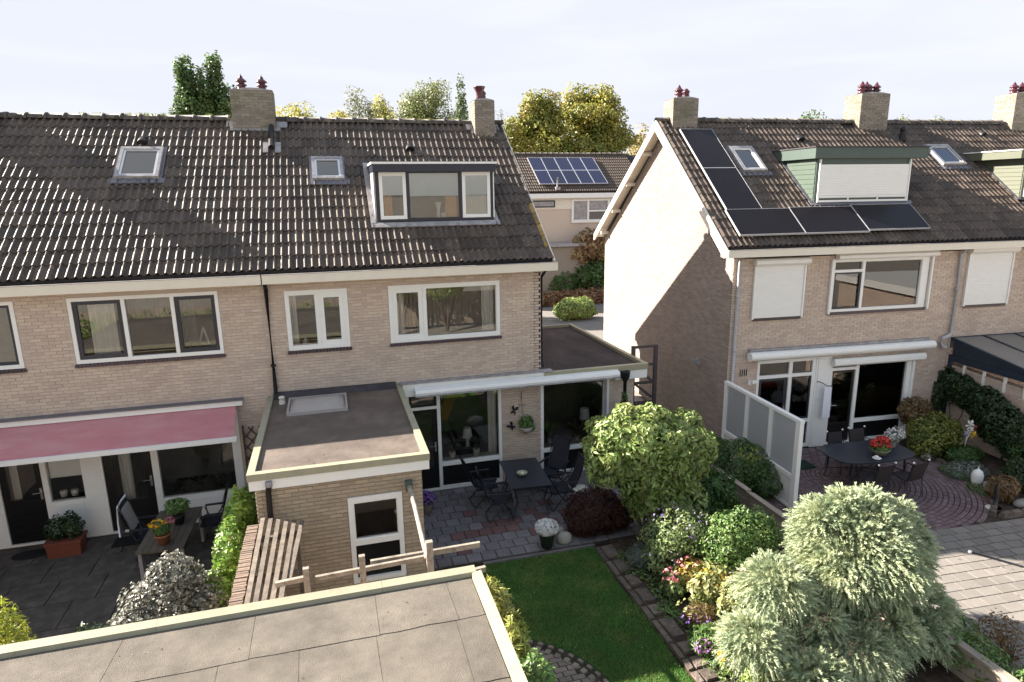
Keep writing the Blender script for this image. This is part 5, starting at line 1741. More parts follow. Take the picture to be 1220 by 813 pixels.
for k in range(3):
    MB().box(x0 - .006, x0 + .006, fy[k][1] - .005, fy[k + 1][0] + .005, .832, 2.06).build('pane', 'frosted', Q)
    MB().box(x0 - .02, x0 + .02, fy[k][1] + .002, fy[k + 1][0] - .002, .102, .738).build('panel', 'panel_white', Q)
H = thing('side_gate', 'dark timber gate frame with diagonal braces between the side wing and the gable', 'gate', (16.0, .9, 0), world=True)
for x in (15.56, 16.22):
    MB().box(x, x + .09, .85, .94, 0, 2.92).build('post', 'gate_wood', H)
for z in (2.85, 2.35, 1.85, .9, .3):
    MB().box(15.652, 16.218, .86, .92, z, z + .07).build('rail', 'gate_wood', H)
for a, b in (((15.68, .89, 2.36), (16.18, .89, 1.90)), ((15.68, .89, 1.86), (16.18, .89, 1.45)), ((16.18, .89, 1.3), (15.68, .89, .95))):
    MB().beam(a, b, .04, .07).build('brace', 'gate_wood', H)
for k in range(5):
    MB().box(15.655 + k * .113, 15.755 + k * .113, .922, .94, .30, 1.35).build('board', 'gate_wood', H)
# trellis on the wall by the awning
Tt = thing('trellis', 'dark diamond lattice trellis on the wall beside the red awning', 'trellis', (6.1, -.08, 0), world=True)
for k in range(-6, 9):
    for sg in (1, -1):
        # slat at 45 degrees clipped to the panel
        c0 = 5.95 + k * .19
        pts = []
        za, zb = .15, 2.10
        xa, xb = 5.93, 6.44
        z_at = lambda x: (za + zb) / 2 + sg * 1.25 * (x - 6.18) + k * .26
        p0, p1 = Vector((xa, 0, z_at(xa))), Vector((xb, 0, z_at(xb)))
        d = p1 - p0
        t0, t1 = 0.0, 1.0
        for lo, hi in ((za, zb),):
            ta, tb = (lo - p0.z) / d.z, (hi - p0.z) / d.z
            t0, t1 = max(t0, min(ta, tb)), min(t1, max(ta, tb))
        if t1 - t0 > .1:
            a, b = p0 + d * t0, p0 + d * t1
            y = -.06 if sg > 0 else -.075
            MB().beam((a.x, y, a.z), (b.x, y, b.z), .012, .028).build('lattice_slat', 'gate_wood', Tt)
MB().box(5.90, 5.93, -.09, -.04, .1, 2.14).box(6.44, 6.47, -.09, -.04, .1, 2.14).build('frame', 'gate_wood', Tt)
# brick wall under the veranda, right edge
K = thing('garden_wall', 'ivy covered brick garden wall below the blue veranda', 'wall', rw(6.85, -2.6), TH)
OFFS[K.name] = Vector((6.85, -2.6, 0))
KX = 6.86
MB().hexa([(KX, -6.0, 0), (KX + .2, -6.0, 0), (KX + .2, -.02, 0), (KX, -.02, 0), (KX, -6.0, 1.75), (KX + .2, -6.0, 1.75), (KX + .2, -.02, 2.02), (KX, -.02, 2.02)]).build('wall', 'mortar', K)
bricks(MB(), -6.0, -.02, 0, 1.78, lambda u, d, z: (KX - d, -.02 - (u + 6.0), z)).build('brickwork', 'brick', K, kind='stuff')
mb = MB()
for k in range(80):
    y = -6.0 + k * .0745
    z = 1.76 + (y + 6) / 6 * .27
    mb.box(KX - .02, KX + .22, y, y + .062, z, z + .055)
mb.build('coping', 'brick', K)
MB().box(KX - .14, KX - .06, -3.55, -3.47, 0, 1.95).build('gate_post', 'white', K)
# ------------------------------------------------------------------ garden furniture and small things


def t_box(name, mat, par, *args, **kw):
    return MB().box(*args).build(name, mat, par, **kw)


# --- end house terrace: slate coloured table, four high-backed folding chairs
tb = thing('garden_table', 'square dark slate blue garden table on the terrace of the end house', 'table', (11.90, -1.22, 0), R(-4))
t = MB()
t.hexa([(-.44, -.75, .705), (.44, -.75, .705), (.44, .75, .705), (-.44, .75, .705), (-.45, -.76, .735), (.45, -.76, .735), (.45, .76, .735), (-.45, .76, .735)])
t.build('table_top', 'table_slate', tb)
MB().box(-.40, .40, -.70, -.66, .645, .703).box(-.40, .40, .66, .70, .645, .703).box(-.40, -.36, -.658, .658, .645, .703).box(.36, .40, -.658, .658, .645, .703).build('apron', 'dark_metal', tb)
for sx in (-1, 1):
    for sy in (-1, 1):
        MB().tube([(sx * .37, sy * .66, .66), (sx * .30, sy * .60, .35), (sx * .39, sy * .70, 0)], .018, 6).build('leg', 'dark_metal', tb)


def folding_chair(label):
    c = thing('garden_chair', label, 'chair', group='dark high backed folding chairs round the slate table')
    m = MB()
    m.grid([[(x, y, .45 - .03 * math.cos((y / .24) * math.pi / 2) - .02 * (x < -.1)) for y in np.linspace(-.23, .23, 7)] for x in (-.22, -.08, .08, .24)], True)
    m.grid([[(x, y, .425 - .03 * math.cos((y / .24) * math.pi / 2)) for y in np.linspace(-.23, .23, 7)] for x in (-.22, .24)], True)
    m.box(.235, .255, -.24, .24, .415, .455).box(-.24, .24, -.255, -.235, .415, .455).box(-.24, .24, .235, .255, .415, .455)
    m.build('seat', 'mesh_cloth', c)
    b = MB()
    rows = [[(-.24 - .26 * u - .02 * math.sin(u * 3), y, .44 + .70 * u) for y in np.linspace(-.215, .215, 7)] for u in np.linspace(0, 1, 6)]
    b.grid(rows, True)
    b.grid([[(x - .018, y, z) for x, y, z in r] for r in rows], True)
    b = b.build('backrest', 'mesh_cloth', c)
    f = MB()
    for s in (-1, 1):
        f.tube([(-.22, s * .235, .40), (-.36, s * .235, .80), (-.50, s * .235, 1.13)], .014, 6)
    f.tube([(-.50, -.235, 1.13), (-.515, -.12, 1.16), (-.515, .12, 1.16), (-.50, .235, 1.13)], .014, 6)
    f.build('back_frame', 'dark_metal', b)
    for s in (-1, 1):
        a = MB().box(-.33, .20, s * .27 - .025, s * .27 + .025, .645, .67)
        a.tube([(.17, s * .27, .65), (.18, s * .26, .43)], .012, 6)
        a.build('armrest', 'dark_metal', c)
        MB().tube([(.22, s * .25, .64), (.10, s * .25, .40), (-.30, s * .25, 0)], .014, 6).build('leg', 'dark_metal', c)
        MB().tube([(-.28, s * .262, .60), (-.05, s * .262, .38), (.24, s * .262, 0)], .014, 6).build('leg', 'dark_metal', c)
    MB().tube([(-.30, -.25, .02), (-.30, .25, .02)], .011, 6).tube([(.24, -.26, .02), (.24, .26, .02)], .011, 6).build('stretcher', 'dark_metal', c)
    return c


c0 = folding_chair('dark folding chair left of the slate table, the one nearer the house wall')
c0.location = (11.02, -.92, 0)
c0.rotation_euler = (0, 0, R(4))
copy_tree(c0, (11.20, -1.70, 0), R(-6), 'dark folding chair left of the slate table, the one nearer the lawn')
copy_tree(c0, (12.72, -.78, 0), R(222), 'tall dark folding chair right of the slate table, with its back to the window')
copy_tree(c0, (12.62, -1.62, 0), R(176), 'dark folding chair right of the slate table, beside the red-brown maple')
bw = thing('bowl', 'small pale green bowl in the middle of the slate table', 'bowl', (11.80, -1.36, .737))
MB().lathe((0, 0, 0), [(.0, .0), (.05, 0), (.10, .04), (.125, .075), (.115, .075), (.09, .045), (0, .02)], 16).build('dish', 'bowl_green', bw)
MB().lathe((.01, 0, .02), [(0, 0), (.05, .01), (.05, .05), (0, .07)], 8).build('candle', 'stoneware', bw)


def scatter_leaves(blobs, n, length, width, up=.25, shell=.35, lump=.12, droop=0.0, seed=None, fold=.25, gap=0.0, zmin=None, axis_out=0.0, curl=.0):
    """Leaves (kite shaped, folded on the midrib) spread through ellipsoids: (x,y,z,rx,ry,rz)."""
    g = np.random.default_rng(seed if seed is not None else rng.integers(1e9))
    B_ = np.array([b[:6] for b in blobs], float)
    wts = np.array([(b[6] if len(b) > 6 else 1.) * (b[3] * b[4] + b[4] * b[5] + b[3] * b[5]) for b in blobs])
    k = g.choice(len(B_), n, p=wts / wts.sum())
    d = g.normal(0, 1, (n, 3))
    d /= np.linalg.norm(d, axis=1)[:, None]
    ph = g.uniform(0, 6.28, (6,))
    fr = 3.2
    lum = (np.sin(d[:, 0] * fr + ph[0] + k) + np.sin(d[:, 1] * fr * 1.3 + ph[1] + 2 * k) + np.sin(d[:, 2] * fr * 1.7 + ph[2]) + np.sin((d[:, 0] + d[:, 2]) * 6.1 + ph[3]) + np.sin((d[:, 1] - d[:, 0]) * 7.3 + ph[4])) / 5
    r = 1 + lump * 2 * lum - np.abs(g.normal(0, shell, n)) * .6
    r = np.clip(r, .1, 1.45)
    c = B_[k, :3] + d * B_[k, 3:6] * r[:, None]
    keep = np.ones(n, bool)
    if gap:
        q = np.sin(c[:, 0] * 5.1 / (length * 9) + ph[0]) * np.sin(c[:, 1] * 5.7 / (length * 9) + ph[1]) * np.sin(c[:, 2] * 5.3 / (length * 9) + ph[2])
        keep &= q < (.75 - gap)
    if zmin is not None:
        keep &= c[:, 2] > zmin
    c, d = c[keep], d[keep]
    n = len(c)
    nrm = d + g.normal(0, .55, (n, 3)) + np.array([0, 0, up])
    nrm /= np.linalg.norm(nrm, axis=1)[:, None]
    ax = g.normal(0, 1, (n, 3)) + d * axis_out
    ax[:, 2] -= droop
    ax -= nrm * np.sum(ax * nrm, 1)[:, None]
    ax /= np.linalg.norm(ax, axis=1)[:, None]
    sd = np.cross(nrm, ax)
    s = g.uniform(.65, 1.25, n)[:, None]
    L, Wd = length * s, width * s
    p0 = c - ax * L * .5
    p2 = c + ax * L * .5 - nrm * L * curl
    pm = c - ax * L * .08
    p1, p3 = pm + sd * Wd * .5 + nrm * Wd * fold, pm - sd * Wd * .5 + nrm * Wd * fold
    Vv = np.stack([p0, p1, p2, p3], 1).reshape(-1, 3)
    i = np.arange(n)[:, None] * 4
    F = np.concatenate([i + np.array([[0, 1, 2]]), i + np.array([[0, 2, 3]])], 1).reshape(-1, 3)
    return Vv, F


def foliage(par, blobs, n, length, width, mat, name='foliage', **kw):
    Vv, F = scatter_leaves(blobs, n, length, width, **kw)
    off = OFFS[par.name]
    return link_mesh(raw_mesh(name, Vv - np.array(off), F, mat), name, par)


def stems(par, base, tips, r0, name='stem', mat='bark'):
    mb = MB()
    for tp in tips:
        b, e = Vector(base), Vector(tp)
        m = b.lerp(e, .5) + Vector((random.uniform(-.1, .1), random.uniform(-.1, .1), .05)) * (e - b).length * .4
        mb.tube([b + Vector((random.uniform(-.03, .03), random.uniform(-.03, .03), 0)), m, e], [r0, r0 * .6, r0 * .2], 6)
    return mb.build(name, mat, par)


def plant(name, label, cat, base, blobs, n, length, width, mat, stem_r=.012, nstem=6, group=None, flowers=(), **kw):
    t = thing(name, label, cat, base, world=True, group=group)
    foliage(t, blobs, n, length, width, mat, **kw)
    if nstem:
        tips = []
        for i in range(nstem):
            b = blobs[i % len(blobs)]
            a = random.uniform(0, 6.28)
            tips.append((b[0] + b[3] * .6 * math.cos(a), b[1] + b[4] * .6 * math.sin(a), b[2] + b[5] * random.uniform(-.1, .6)))
        stems(t, base, tips, stem_r)
    for fb, fn, fs, fm in flowers:
        foliage(t, fb, fn, fs, fs * .9, fm, name='flowers', shell=.12, up=.6, axis_out=.3)['kind'] = 'stuff'
    return t


# --- pots and little things on the end house terrace
ch = thing('flower_pot', 'dark pot with a white chrysanthemum ball at the lawn edge', 'flower pot', (11.76, -3.20, 0), world=True)
MB().lathe((11.76, -3.20, 0), [(0, 0), (.11, 0), (.165, .30), (.175, .31), (.175, .33), (.155, .33), (.15, .28), (0, .27)], 18).build('pot', 'mat_green', ch)
foliage(ch, [(11.76, -3.20, .43, .23, .23, .14)], 1100, .055, .05, 'fl_white', name='flowers', shell=.08, up=.3, lump=.03)['kind'] = 'stuff'
foliage(ch, [(11.76, -3.20, .36, .2, .2, .08)], 300, .06, .03, 'leaf_deep')
pp_ = thing('flower_pot', 'pot of violet flowers standing by the corner of the outbuilding', 'flower pot', (9.66, -1.05, 0), world=True)
MB().lathe((9.66, -1.05, 0), [(0, 0), (.10, 0), (.14, .24), (.15, .26), (.13, .26), (0, .22)], 14).build('pot', 'mortar_dark', pp_)
foliage(pp_, [(9.66, -1.05, .36, .20, .20, .15)], 600, .05, .045, 'fl_purple', name='flowers', shell=.2)['kind'] = 'stuff'
foliage(pp_, [(9.66, -1.05, .30, .19, .19, .12)], 350, .06, .03, 'leaf_deep')
bb = thing('bird_bath', 'small pale stone bird bath beside the red-brown maple', 'bird bath', (12.98, -1.95, 0))
MB().lathe((0, 0, 0), [(0, 0), (.13, 0), (.13, .04), (.06, .08), (.05, .40), (.08, .46)], 16).build('pedestal', 'rock', bb)
MB().lathe((0, 0, .46), [(0, 0), (.08, 0), (.17, .045), (.18, .07), (.16, .07), (.08, .03), (0, .025)], 18).build('basin', 'stoneware', bb)
wb = thing('wall_planter', 'half-round wall planter with trailing greenery on the wall between the two big windows', 'planter', (12.27, -.03, 1.3), world=True)
MB().lathe((12.27, -.16, 1.26), [(0, 0), (.08, .01), (.15, .08), (.17, .16), (.15, .16), (.0, .12)], 14).build('bowl', 'rock', wb)
foliage(wb, [(12.27, -.17, 1.52, .18, .13, .18), (12.36, -.18, 1.40, .12, .1, .12)], 700, .085, .03, 'leaf_mid', droop=.5)
MB().tube([(12.20, -.03, 2.28), (12.20, -.05, 2.0), (12.22, -.06, 1.75), (12.27, -.16, 1.42)], .010, 5).tube([(12.12, -.04, 1.97), (12.30, -.05, 1.93)], .010, 5).build('hanger', 'pole_wood', wb)


def butterfly(loc, rot, label):
    sc = .8
    b = thing('wall_ornament', label, 'ornament', loc, group='dark butterfly ornaments on the wall')
    for s in (-1, 1):
        m = MB()
        for prof in ([(0, .02), (.05, .13), (.12, .16), (.14, .09), (.05, .0)], [(0, 0), (.06, -.01), (.10, -.07), (.06, -.12), (.01, -.06)]):
            m.face([(s * x, -.02 - abs(x) * .35, z) for x, z in prof])
            m.face([(s * x, -.012 - abs(x) * .35, z) for x, z in prof[::-1]])
        m.build('wing', 'black_plastic', b)
    MB().lathe((0, -.02, -.08), [(0, 0), (.012, .03), (.014, .1), (.008, .15), (0, .17)], 6).build('body', 'black_plastic', b)
    b.rotation_euler = (0, rot, 0)
    b.scale = (sc * .8, sc, sc)
    return b


butterfly((12.0, -.03, 1.82), .35, 'upper dark butterfly ornament on the wall by the hanging planter')
butterfly((11.94, -.03, 1.42), -.75, 'lower dark butterfly ornament on the wall by the hanging planter')


def rock_mesh(rx, ry, rz, seed, n=9, mat='rock'):
    g = np.random.default_rng(seed)
    mb = MB()
    rows = []
    for i in range(6):
        t = math.pi * i / 5
        rows.append([(rx * math.sin(t) * math.cos(6.283 * j / n) * g.uniform(.85, 1.12), ry * math.sin(t) * math.sin(6.283 * j / n) * g.uniform(.85, 1.12), rz * math.cos(t) * g.uniform(.9, 1.08)) for j in range(n)])
    mb.grid(rows, True, True)
    return mb


def rock(label, loc, rx, ry, rz, seed):
    o = rock_mesh(rx, ry, rz, seed).build('stone', 'rock')
    o.location = loc
    return _props(o, label, 'stone')


rock('rounded grey stone beside the pot of white chrysanthemums', (12.16, -3.12, .08), .17, .15, .14, 3)
rock('small pale stone behind the white chrysanthemum pot', (12.20, -2.78, .07), .10, .09, .08, 5)

# --- yard of the red-awning house
wt = thing('garden_table', 'long dark plank table in the shaded yard below the red awning', 'table', (4.66, -1.60, 0), R(-2))
for k in range(7):
    MB().box(-.40 + k * .115, -.40 + k * .115 + .108, -.82, .82, .71, .742).build('plank', 'table_wood', wt)
for y in (-.70, .70):
    MB().box(-.36, .36, y - .02, y + .02, .64, .708).build('apron', 'table_wood', wt)
for sx in (-1, 1):
    for sy in (-1, 1):
        MB().box(sx * .35 - .03, sx * .35 + .03, sy * .74 - .03, sy * .74 + .03, 0, .708).build('leg', 'lead', wt)
yc = folding_chair('dark garden chair at the right side of the plank table under the awning')
yc.location = (5.24, -.85, 0)
yc.rotation_euler = (0, 0, R(180))
yc['group'] = 'chairs at the plank table'
yc.scale.x = .72
yc2 = copy_tree(yc, (4.10, -1.05, 0), R(0), 'garden chair with a grey and white cloth draped over its back', 'chairs at the plank table')
dr = MB()
rows = []
for u in np.linspace(0, 1, 9):
    row = []
    for k, y in enumerate(np.linspace(-.26, .26, 9)):
        wv_ = .012 * math.sin(y * 40) * abs(u - .5) * 2
        if u < .5:
            q = u / .5
            row.append((-.30 - .22 * q + .02 + wv_, y, .60 + .57 * q))
        else:
            q = (u - .5) / .5
            row.append((-.545 - .02 * q + wv_, y, 1.17 - (.62 + .05 * math.sin(k * 2.1)) * q))
    rows.append(row)
dr.grid(rows, True)
dcl = dr.build('draped_cloth', 'cloth_gray')
dcl.location, dcl.scale = (4.10, -1.05, 0), (.72, 1, 1)
_props(dcl, 'grey cloth with a white edge hanging over the chair back', 'cloth')
e = MB()
e.tube([(-.54, -.262, 1.17), (-.57, -.268, .85), (-.575, -.262, .56)], .02, 6).tube([(-.53, -.26, 1.19), (-.53, .0, 1.20), (-.53, .26, 1.19)], .02, 6)
eo = e.build('cloth_edge', 'cloth_white', None)
eo.parent = dcl
ft = thing('flower_pot', 'terracotta pot with orange and yellow flowers on the plank table', 'flower pot', (4.66, -2.18, .745), world=True)
MB().lathe((4.66, -2.18, .745), [(0, 0), (.09, 0), (.125, .16), (.14, .165), (.145, .20), (.12, .20), (.11, .15), (0, .14)], 18).build('pot', 'terracotta', ft)
foliage(ft, [(4.66, -2.18, 1.06, .15, .15, .13)], 450, .08, .025, 'leaf_mid')
foliage(ft, [(4.60, -2.22, 1.17, .13, .10, .06)], 70, .06, .055, 'fl_yellow', name='flowers', shell=.1, up=.8)['kind'] = 'stuff'
foliage(ft, [(4.80, -2.12, 1.16, .07, .07, .05)], 36, .055, .05, 'fl_pink', name='flowers', shell=.1, up=.8)['kind'] = 'stuff'
ft2 = thing('flower_pot', 'dark pot with a round green plant on the plank table, near the wall', 'flower pot', (4.78, -1.45, .745), world=True)
MB().lathe((4.78, -1.45, .745), [(0, 0), (.08, 0), (.11, .15), (.12, .18), (.10, .18), (0, .15)], 14).build('pot', 'black_plastic', ft2)
foliage(ft2, [(4.78, -1.45, 1.12, .21, .21, .14)], 550, .07, .045, 'leaf_mid')
MB().tube([(4.78, -1.45, .9), (4.78, -1.45, 1.1)], .012, 5).build('stem', 'bark', ft2)
pb_ = thing('planter_box', 'rectangular terracotta planter with a dark clipped shrub by the white panel', 'planter', (2.50, -.55, 0), world=True)
MB().hexa([(2.20, -.72, 0), (2.76, -.72, 0), (2.76, -.40, 0), (2.20, -.40, 0), (2.17, -.75, .30), (2.79, -.75, .30), (2.79, -.37, .30), (2.17, -.37, .30)]).box(2.15, 2.81, -.77, -.35, .302, .345).build('box', 'planter_red', pb_)
foliage(pb_, [(2.36, -.56, .56, .22, .2, .26), (2.62, -.56, .58, .22, .2, .27)], 1500, .075, .035, 'leaf_deep')
dm1 = MB()
dm1.lathe((0, 0, 0), [(0, .018), (.30, .018), (.31, 0)], 24)
d1 = dm1.build('doormat', 'mat_black')
d1.location, d1.scale = (1.78, -.42, .0), (1.1, .62, 1)
_props(d1, 'oval black doormat outside the left dark door', 'doormat')
d2 = MB().box(-.32, .32, -.20, .20, 0, .018).build('doormat', 'mat_black')
d2.location = (3.58, -.42, 0)
_props(d2, 'rectangular black doormat outside the door near the plank table', 'doormat')

# --- right terrace: oval table, four chairs, flowers
ot = thing('garden_table', 'dark oval metal table with red geraniums on the clinker terrace', 'table', (20.15, -2.58, 0), TH)
mb = MB()
oval = []
for a in np.linspace(0, 2 * math.pi, 33)[:-1]:
    ca, sa = math.cos(a), math.sin(a)
    oval.append((1.08 * math.copysign(abs(ca) ** .62, ca), .62 * math.copysign(abs(sa) ** .62, sa)))
mb.face([(x, y, .73) for x, y in oval])
mb.face([(x, y, .705) for x, y in oval[::-1]])
for k in range(32):
    a, b = oval[k], oval[(k + 1) % 32]
    mb.face([(*a, .705), (*b, .705), (*b, .73), (*a, .73)])
mb.build('table_top', 'table_slate', ot)
for sx in (-1, 1):
    for sy in (-1, 1):
        MB().tube([(sx * .72, sy * .38, .70), (sx * .74, sy * .40, .3), (sx * .78, sy * .43, 0)], .022, 6).build('leg', 'dark_metal', ot)
MB().tube([(-.74, -.40, .22), (0, 0, .30), (.74, .40, .22)], .012, 6).tube([(-.74, .40, .22), (0, 0, .302), (.74, -.40, .22)], .012, 6).build('stretcher', 'dark_metal', ot)


def metal_chair(label):
    c = thing('patio_chair', label, 'chair', group='dark woven chairs with white knobs round the oval table')
    MB().box(-.22, .22, -.22, .24, .415, .44).build('seat', 'chair_brown', c)
    m = MB()
    rows = [[(x, -.23 - .10 * u - .03 * math.cos(x * 6), .44 + .44 * u) for x in np.linspace(-.21, .21, 7)] for u in np.linspace(0, 1, 4)]
    m.grid(rows, True)
    m.grid([[(x, y + .012, z) for x, y, z in r] for r in rows], True)
    m.build('backrest', 'chair_brown', c)
    for s in (-1, 1):
        l = MB().tube([(s * .235, -.30, 0), (s * .23, -.22, .44), (s * .235, -.33, .90)], .013, 6).build('leg', 'dark_metal', c)
        MB().lathe((s * .235, -.333, .905), [(0, 0), (.018, .002), (.026, .02), (.018, .042), (0, .046)], 8).build('knob', 'white', l)
        MB().tube([(s * .235, .24, 0), (s * .235, .22, .44), (s * .245, .20, .64), (s * .24, -.27, .66)], .013, 6).build('leg', 'dark_metal', c)
    return c


m0 = metal_chair('woven chair at the oval table with its back to the camera, nearer the conifer')
m0.location, m0.rotation_euler = rw(2.13, -2.92), (0, 0, TH + R(4))
copy_tree(m0, rw(2.95, -2.98), TH + R(8), 'woven chair at the oval table with its back to the camera, nearer the planting')
lc = copy_tree(m0, (20.05, -1.95, 0), TH + R(184), 'woven chair on the house side of the oval table, with a blue cushion')
copy_tree(m0, (20.73, -1.92, 0), TH + R(180), 'woven chair on the house side of the oval table, in front of the big window')
cu = MB().hexa([(-.19, -.16, 0), (.19, -.16, 0), (.19, .19, 0), (-.19, .19, 0), (-.17, -.14, .06), (.17, -.14, .06), (.17, .17, .06), (-.17, .17, .06)]).build('cushion', 'cushion_blue')
cu.location, cu.rotation_euler = (20.05, -1.97, .442), (0, 0, TH + R(184))
_props(cu, 'pale blue seat cushion on the chair at the house side of the oval table', 'cushion')
gp = thing('flower_bowl', 'low bowl of bright red geraniums on the oval table', 'flower bowl', (20.32, -2.78, .732), world=True)
MB().lathe((20.32, -2.78, .732), [(0, 0), (.14, 0), (.22, .12), (.23, .13), (.2, .13), (0, .10)], 16).build('bowl', 'bowl_green', gp)
foliage(gp, [(20.32, -2.78, .92, .25, .2, .10)], 420, .08, .06, 'leaf_mid')
foliage(gp, [(20.16, -2.82, 1.03, .16, .13, .09), (20.42, -2.74, 1.05, .18, .14, .08), (20.36, -2.92, .98, .1, .08, .07)], 420, .055, .05, 'fl_red', name='flowers', shell=.12, up=.5)['kind'] = 'stuff'
wp = thing('flower_pot', 'pot of loose white blossom behind the red geraniums on the oval table', 'flower pot', (20.95, -2.52, .732), world=True)
MB().lathe((20.95, -2.52, .732), [(0, 0), (.08, 0), (.12, .17), (.10, .17), (0, .14)], 14).build('pot', 'rock', wp)
foliage(wp, [(20.95, -2.52, 1.05, .26, .2, .2), (21.22, -2.45, 1.0, .15, .12, .1)], 300, .05, .045, 'fl_white', name='flowers', shell=.5, lump=.25)['kind'] = 'stuff'
foliage(wp, [(20.95, -2.52, .98, .22, .18, .16)], 260, .09, .025, 'leaf_lavender')
ds = MB().lathe((0, 0, 0), [(0, 0), (.06, 0), (.10, .03), (.09, .03), (0, .012)], 14).lathe((.02, .03, .03), [(0, 0), (.04, .0), (.05, .03), (0, .05)], 8).build('dish', 'white')
ds.location = (20.0, -3.02, .732)
_props(ds, 'small white dish on the oval table beside the red geraniums', 'dish')
tw = thing('towel', 'pale lilac towel hanging on the white panel beside the garden door', 'towel', rw(2.88, -.19, 1.78), TH)
rows = [[(x, -.03 + .02 * math.sin(x * 50) * (1 - v), -.88 + .86 * v) for x in np.linspace(-.11, .11, 9)] for v in np.linspace(0, 1, 5)]
m_ = MB()
m_.grid(rows, True)
m_.grid([[(x * .98, y + .03, z) for x, y, z in r] for r in rows], True)
m_.build('cloth', 'cloth_white', tw)
MB().tube([(-.22, .15, .10), (-.2, .02, .12), (-.02, -.01, 0.01), (.10, -.01, 0)], .012, 6).build('hook', 'dark_metal', tw)
dmt = MB().box(-.38, .38, -.24, .24, 0, .02).build('doormat', 'mat_green')
dmt.location, dmt.rotation_euler = (19.18, -1.42, .005), (0, 0, TH)
_props(dmt, 'dark green doormat on the clinkers behind the frosted screen', 'doormat')
hs = MB()
hs.tube([(18.02 + .22 * math.cos(a), -2.95 + .17 * math.sin(a), .022) for a in np.linspace(.4, 5.9, 22)], .018, 6)
_props(hs.build('hose', 'hose_red', None), 'short loop of dark red hose lying beside the frosted screen', 'hose')
br = thing('pole', 'long thin dark tube with a white end on the grey slabs of the right terrace', 'pole', (19.4, -6.0, 0), world=True)
MB().tube([(19.53, -5.85, .03), (20.28, -6.95, .03)], .016, 6).build('handle', 'dark_metal', br)  # thin dark tube flat on the slabs
MB().lathe((19.53, -5.85, .0), [(0, 0), (.035, .0), (.035, .05), (0, .06)], 8).build('end_cap', 'white', br)
wm = thing('garden_ornament', 'garden spinner shaped like white and yellow flowers in the planting by the brick wall', 'ornament', (23.55, -2.35, 0))
MB().tube([(0, 0, 0), (0, 0, .75)], .012, 6).tube([(0, 0, .5), (.12, -.08, .95)], .010, 6).build('pole', 'white', wm)
for (x, y, z, s, m__) in ((0, -.05, .95, .15, 'white'), (.10, -.10, .68, .12, 'yellow_paint'), (-.10, -.06, .72, .09, 'fl_lilac'), (.17, -.06, .86, .08, 'red_paint'), (.05, -.06, .80, .10, 'white')):
    mb = MB()
    for k in range(6):
        a = k * math.pi / 3
        mb.face([(x, y, z), (x + s * .8 * math.cos(a - .3), y - .02, z + s * .8 * math.sin(a - .3)), (x + s * math.cos(a), y + .02, z + s * math.sin(a)), (x + s * .8 * math.cos(a + .3), y, z + s * .8 * math.sin(a + .3))])
    mb.build('petals', m__, wm)
ln = thing('garden_lantern', 'white lantern beside the flat grey stone in the planting border', 'lantern', (22.35, -3.68, .02))
MB().lathe((0, 0, 0), [(0, 0), (.09, 0), (.12, .12), (.13, .26), (.10, .36), (.05, .40), (.0, .44)], 12).build('body', 'white', ln)
MB().tube([(-.04, 0, .40), (0, 0, .49), (.04, 0, .40)], .008, 5).build('handle', 'white', ln)
rock('flat grey stone in the planting border beside the white lantern', (22.55, -4.0, .12), .34, .24, .13, 11)
rock('small brown stone at the rim of the clinker circle near the yellow-green bush', (22.55, -2.15, .1), .16, .12, .10, 12)
rock('grey stone at the front of the planting border by the bronze plant', (22.35, -4.75, .08), .22, .15, .10, 13)
fnt = thing('garden_figure', 'slim dark heron shaped water spout by the bronze plant', 'ornament', (21.72, -4.62, 0))
MB().tube([(0, 0, 0), (.02, 0, .25), (0, .02, .42), (-.05, 0, .52), (-.02, -.03, .60)], [.035, .05, .03, .02, .015], 8).build('body', 'dark_metal', fnt)
MB().tube([(-.02, -.03, .60), (-.14, -.10, .57)], [.014, .003], 6).build('beak', 'dark_metal', fnt)
MB().lathe((0, 0, 0), [(0, .02), (.14, .02), (.17, .0)], 12).build('base', 'stoneware', fnt)
# ------------------------------------------------------------------ planting
# big light green shrub, centre of the picture
bu = thing('shrub', 'largest shrub of the garden, bright light green dome beside the terrace', 'shrub', (13.8, -3.45, 0), world=True)
BL = [(13.6, -3.4, 2.15, 1.05, .85, .62), (13.05, -3.4, 1.85, .58, .6, .5), (14.5, -3.3, 1.85, .75, .8, .72), (14.15, -3.4, 1.25, .75, .7, .7), (13.7, -3.6, 1.6, .7, .6, .6), (13.9, -3.4, 1.0, .62, .6, .6), (14.5, -3.5, .8, .6, .6, .6), (13.2, -3.5, 2.3, .3, .3, .25), (13.95, -3.3, 2.6, .28, .3, .2), (14.75, -3.2, 2.3, .35, .3, .3)]
foliage(bu, BL, 18500, .15, .062, 'leaf_bush', droop=.5, shell=.3, lump=.16, gap=.08, curl=.12, axis_out=.5)
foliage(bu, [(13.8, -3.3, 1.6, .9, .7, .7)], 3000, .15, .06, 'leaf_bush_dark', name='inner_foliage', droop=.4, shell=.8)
stems(bu, (13.8, -3.45, 0), [(13.2, -3.4, 1.8), (13.7, -3.6, 2.2), (14.4, -3.3, 2.0), (14.1, -3.7, 1.6), (14.7, -3.1, 1.5), (13.0, -3.5, 1.5)], .04)
plant('climber', 'dark long-leaved climber spilling over the board fence below the light shrub', 'climber', (15.4, -3.4, 0), [(15.25, -3.4, .65, .7, .5, .6), (14.8, -3.6, .55, .5, .45, .5), (15.6, -2.9, .6, .4, .4, .4)], 5000, .16, .05, 'leaf_bush_dark', droop=.6, shell=.4, curl=.15)
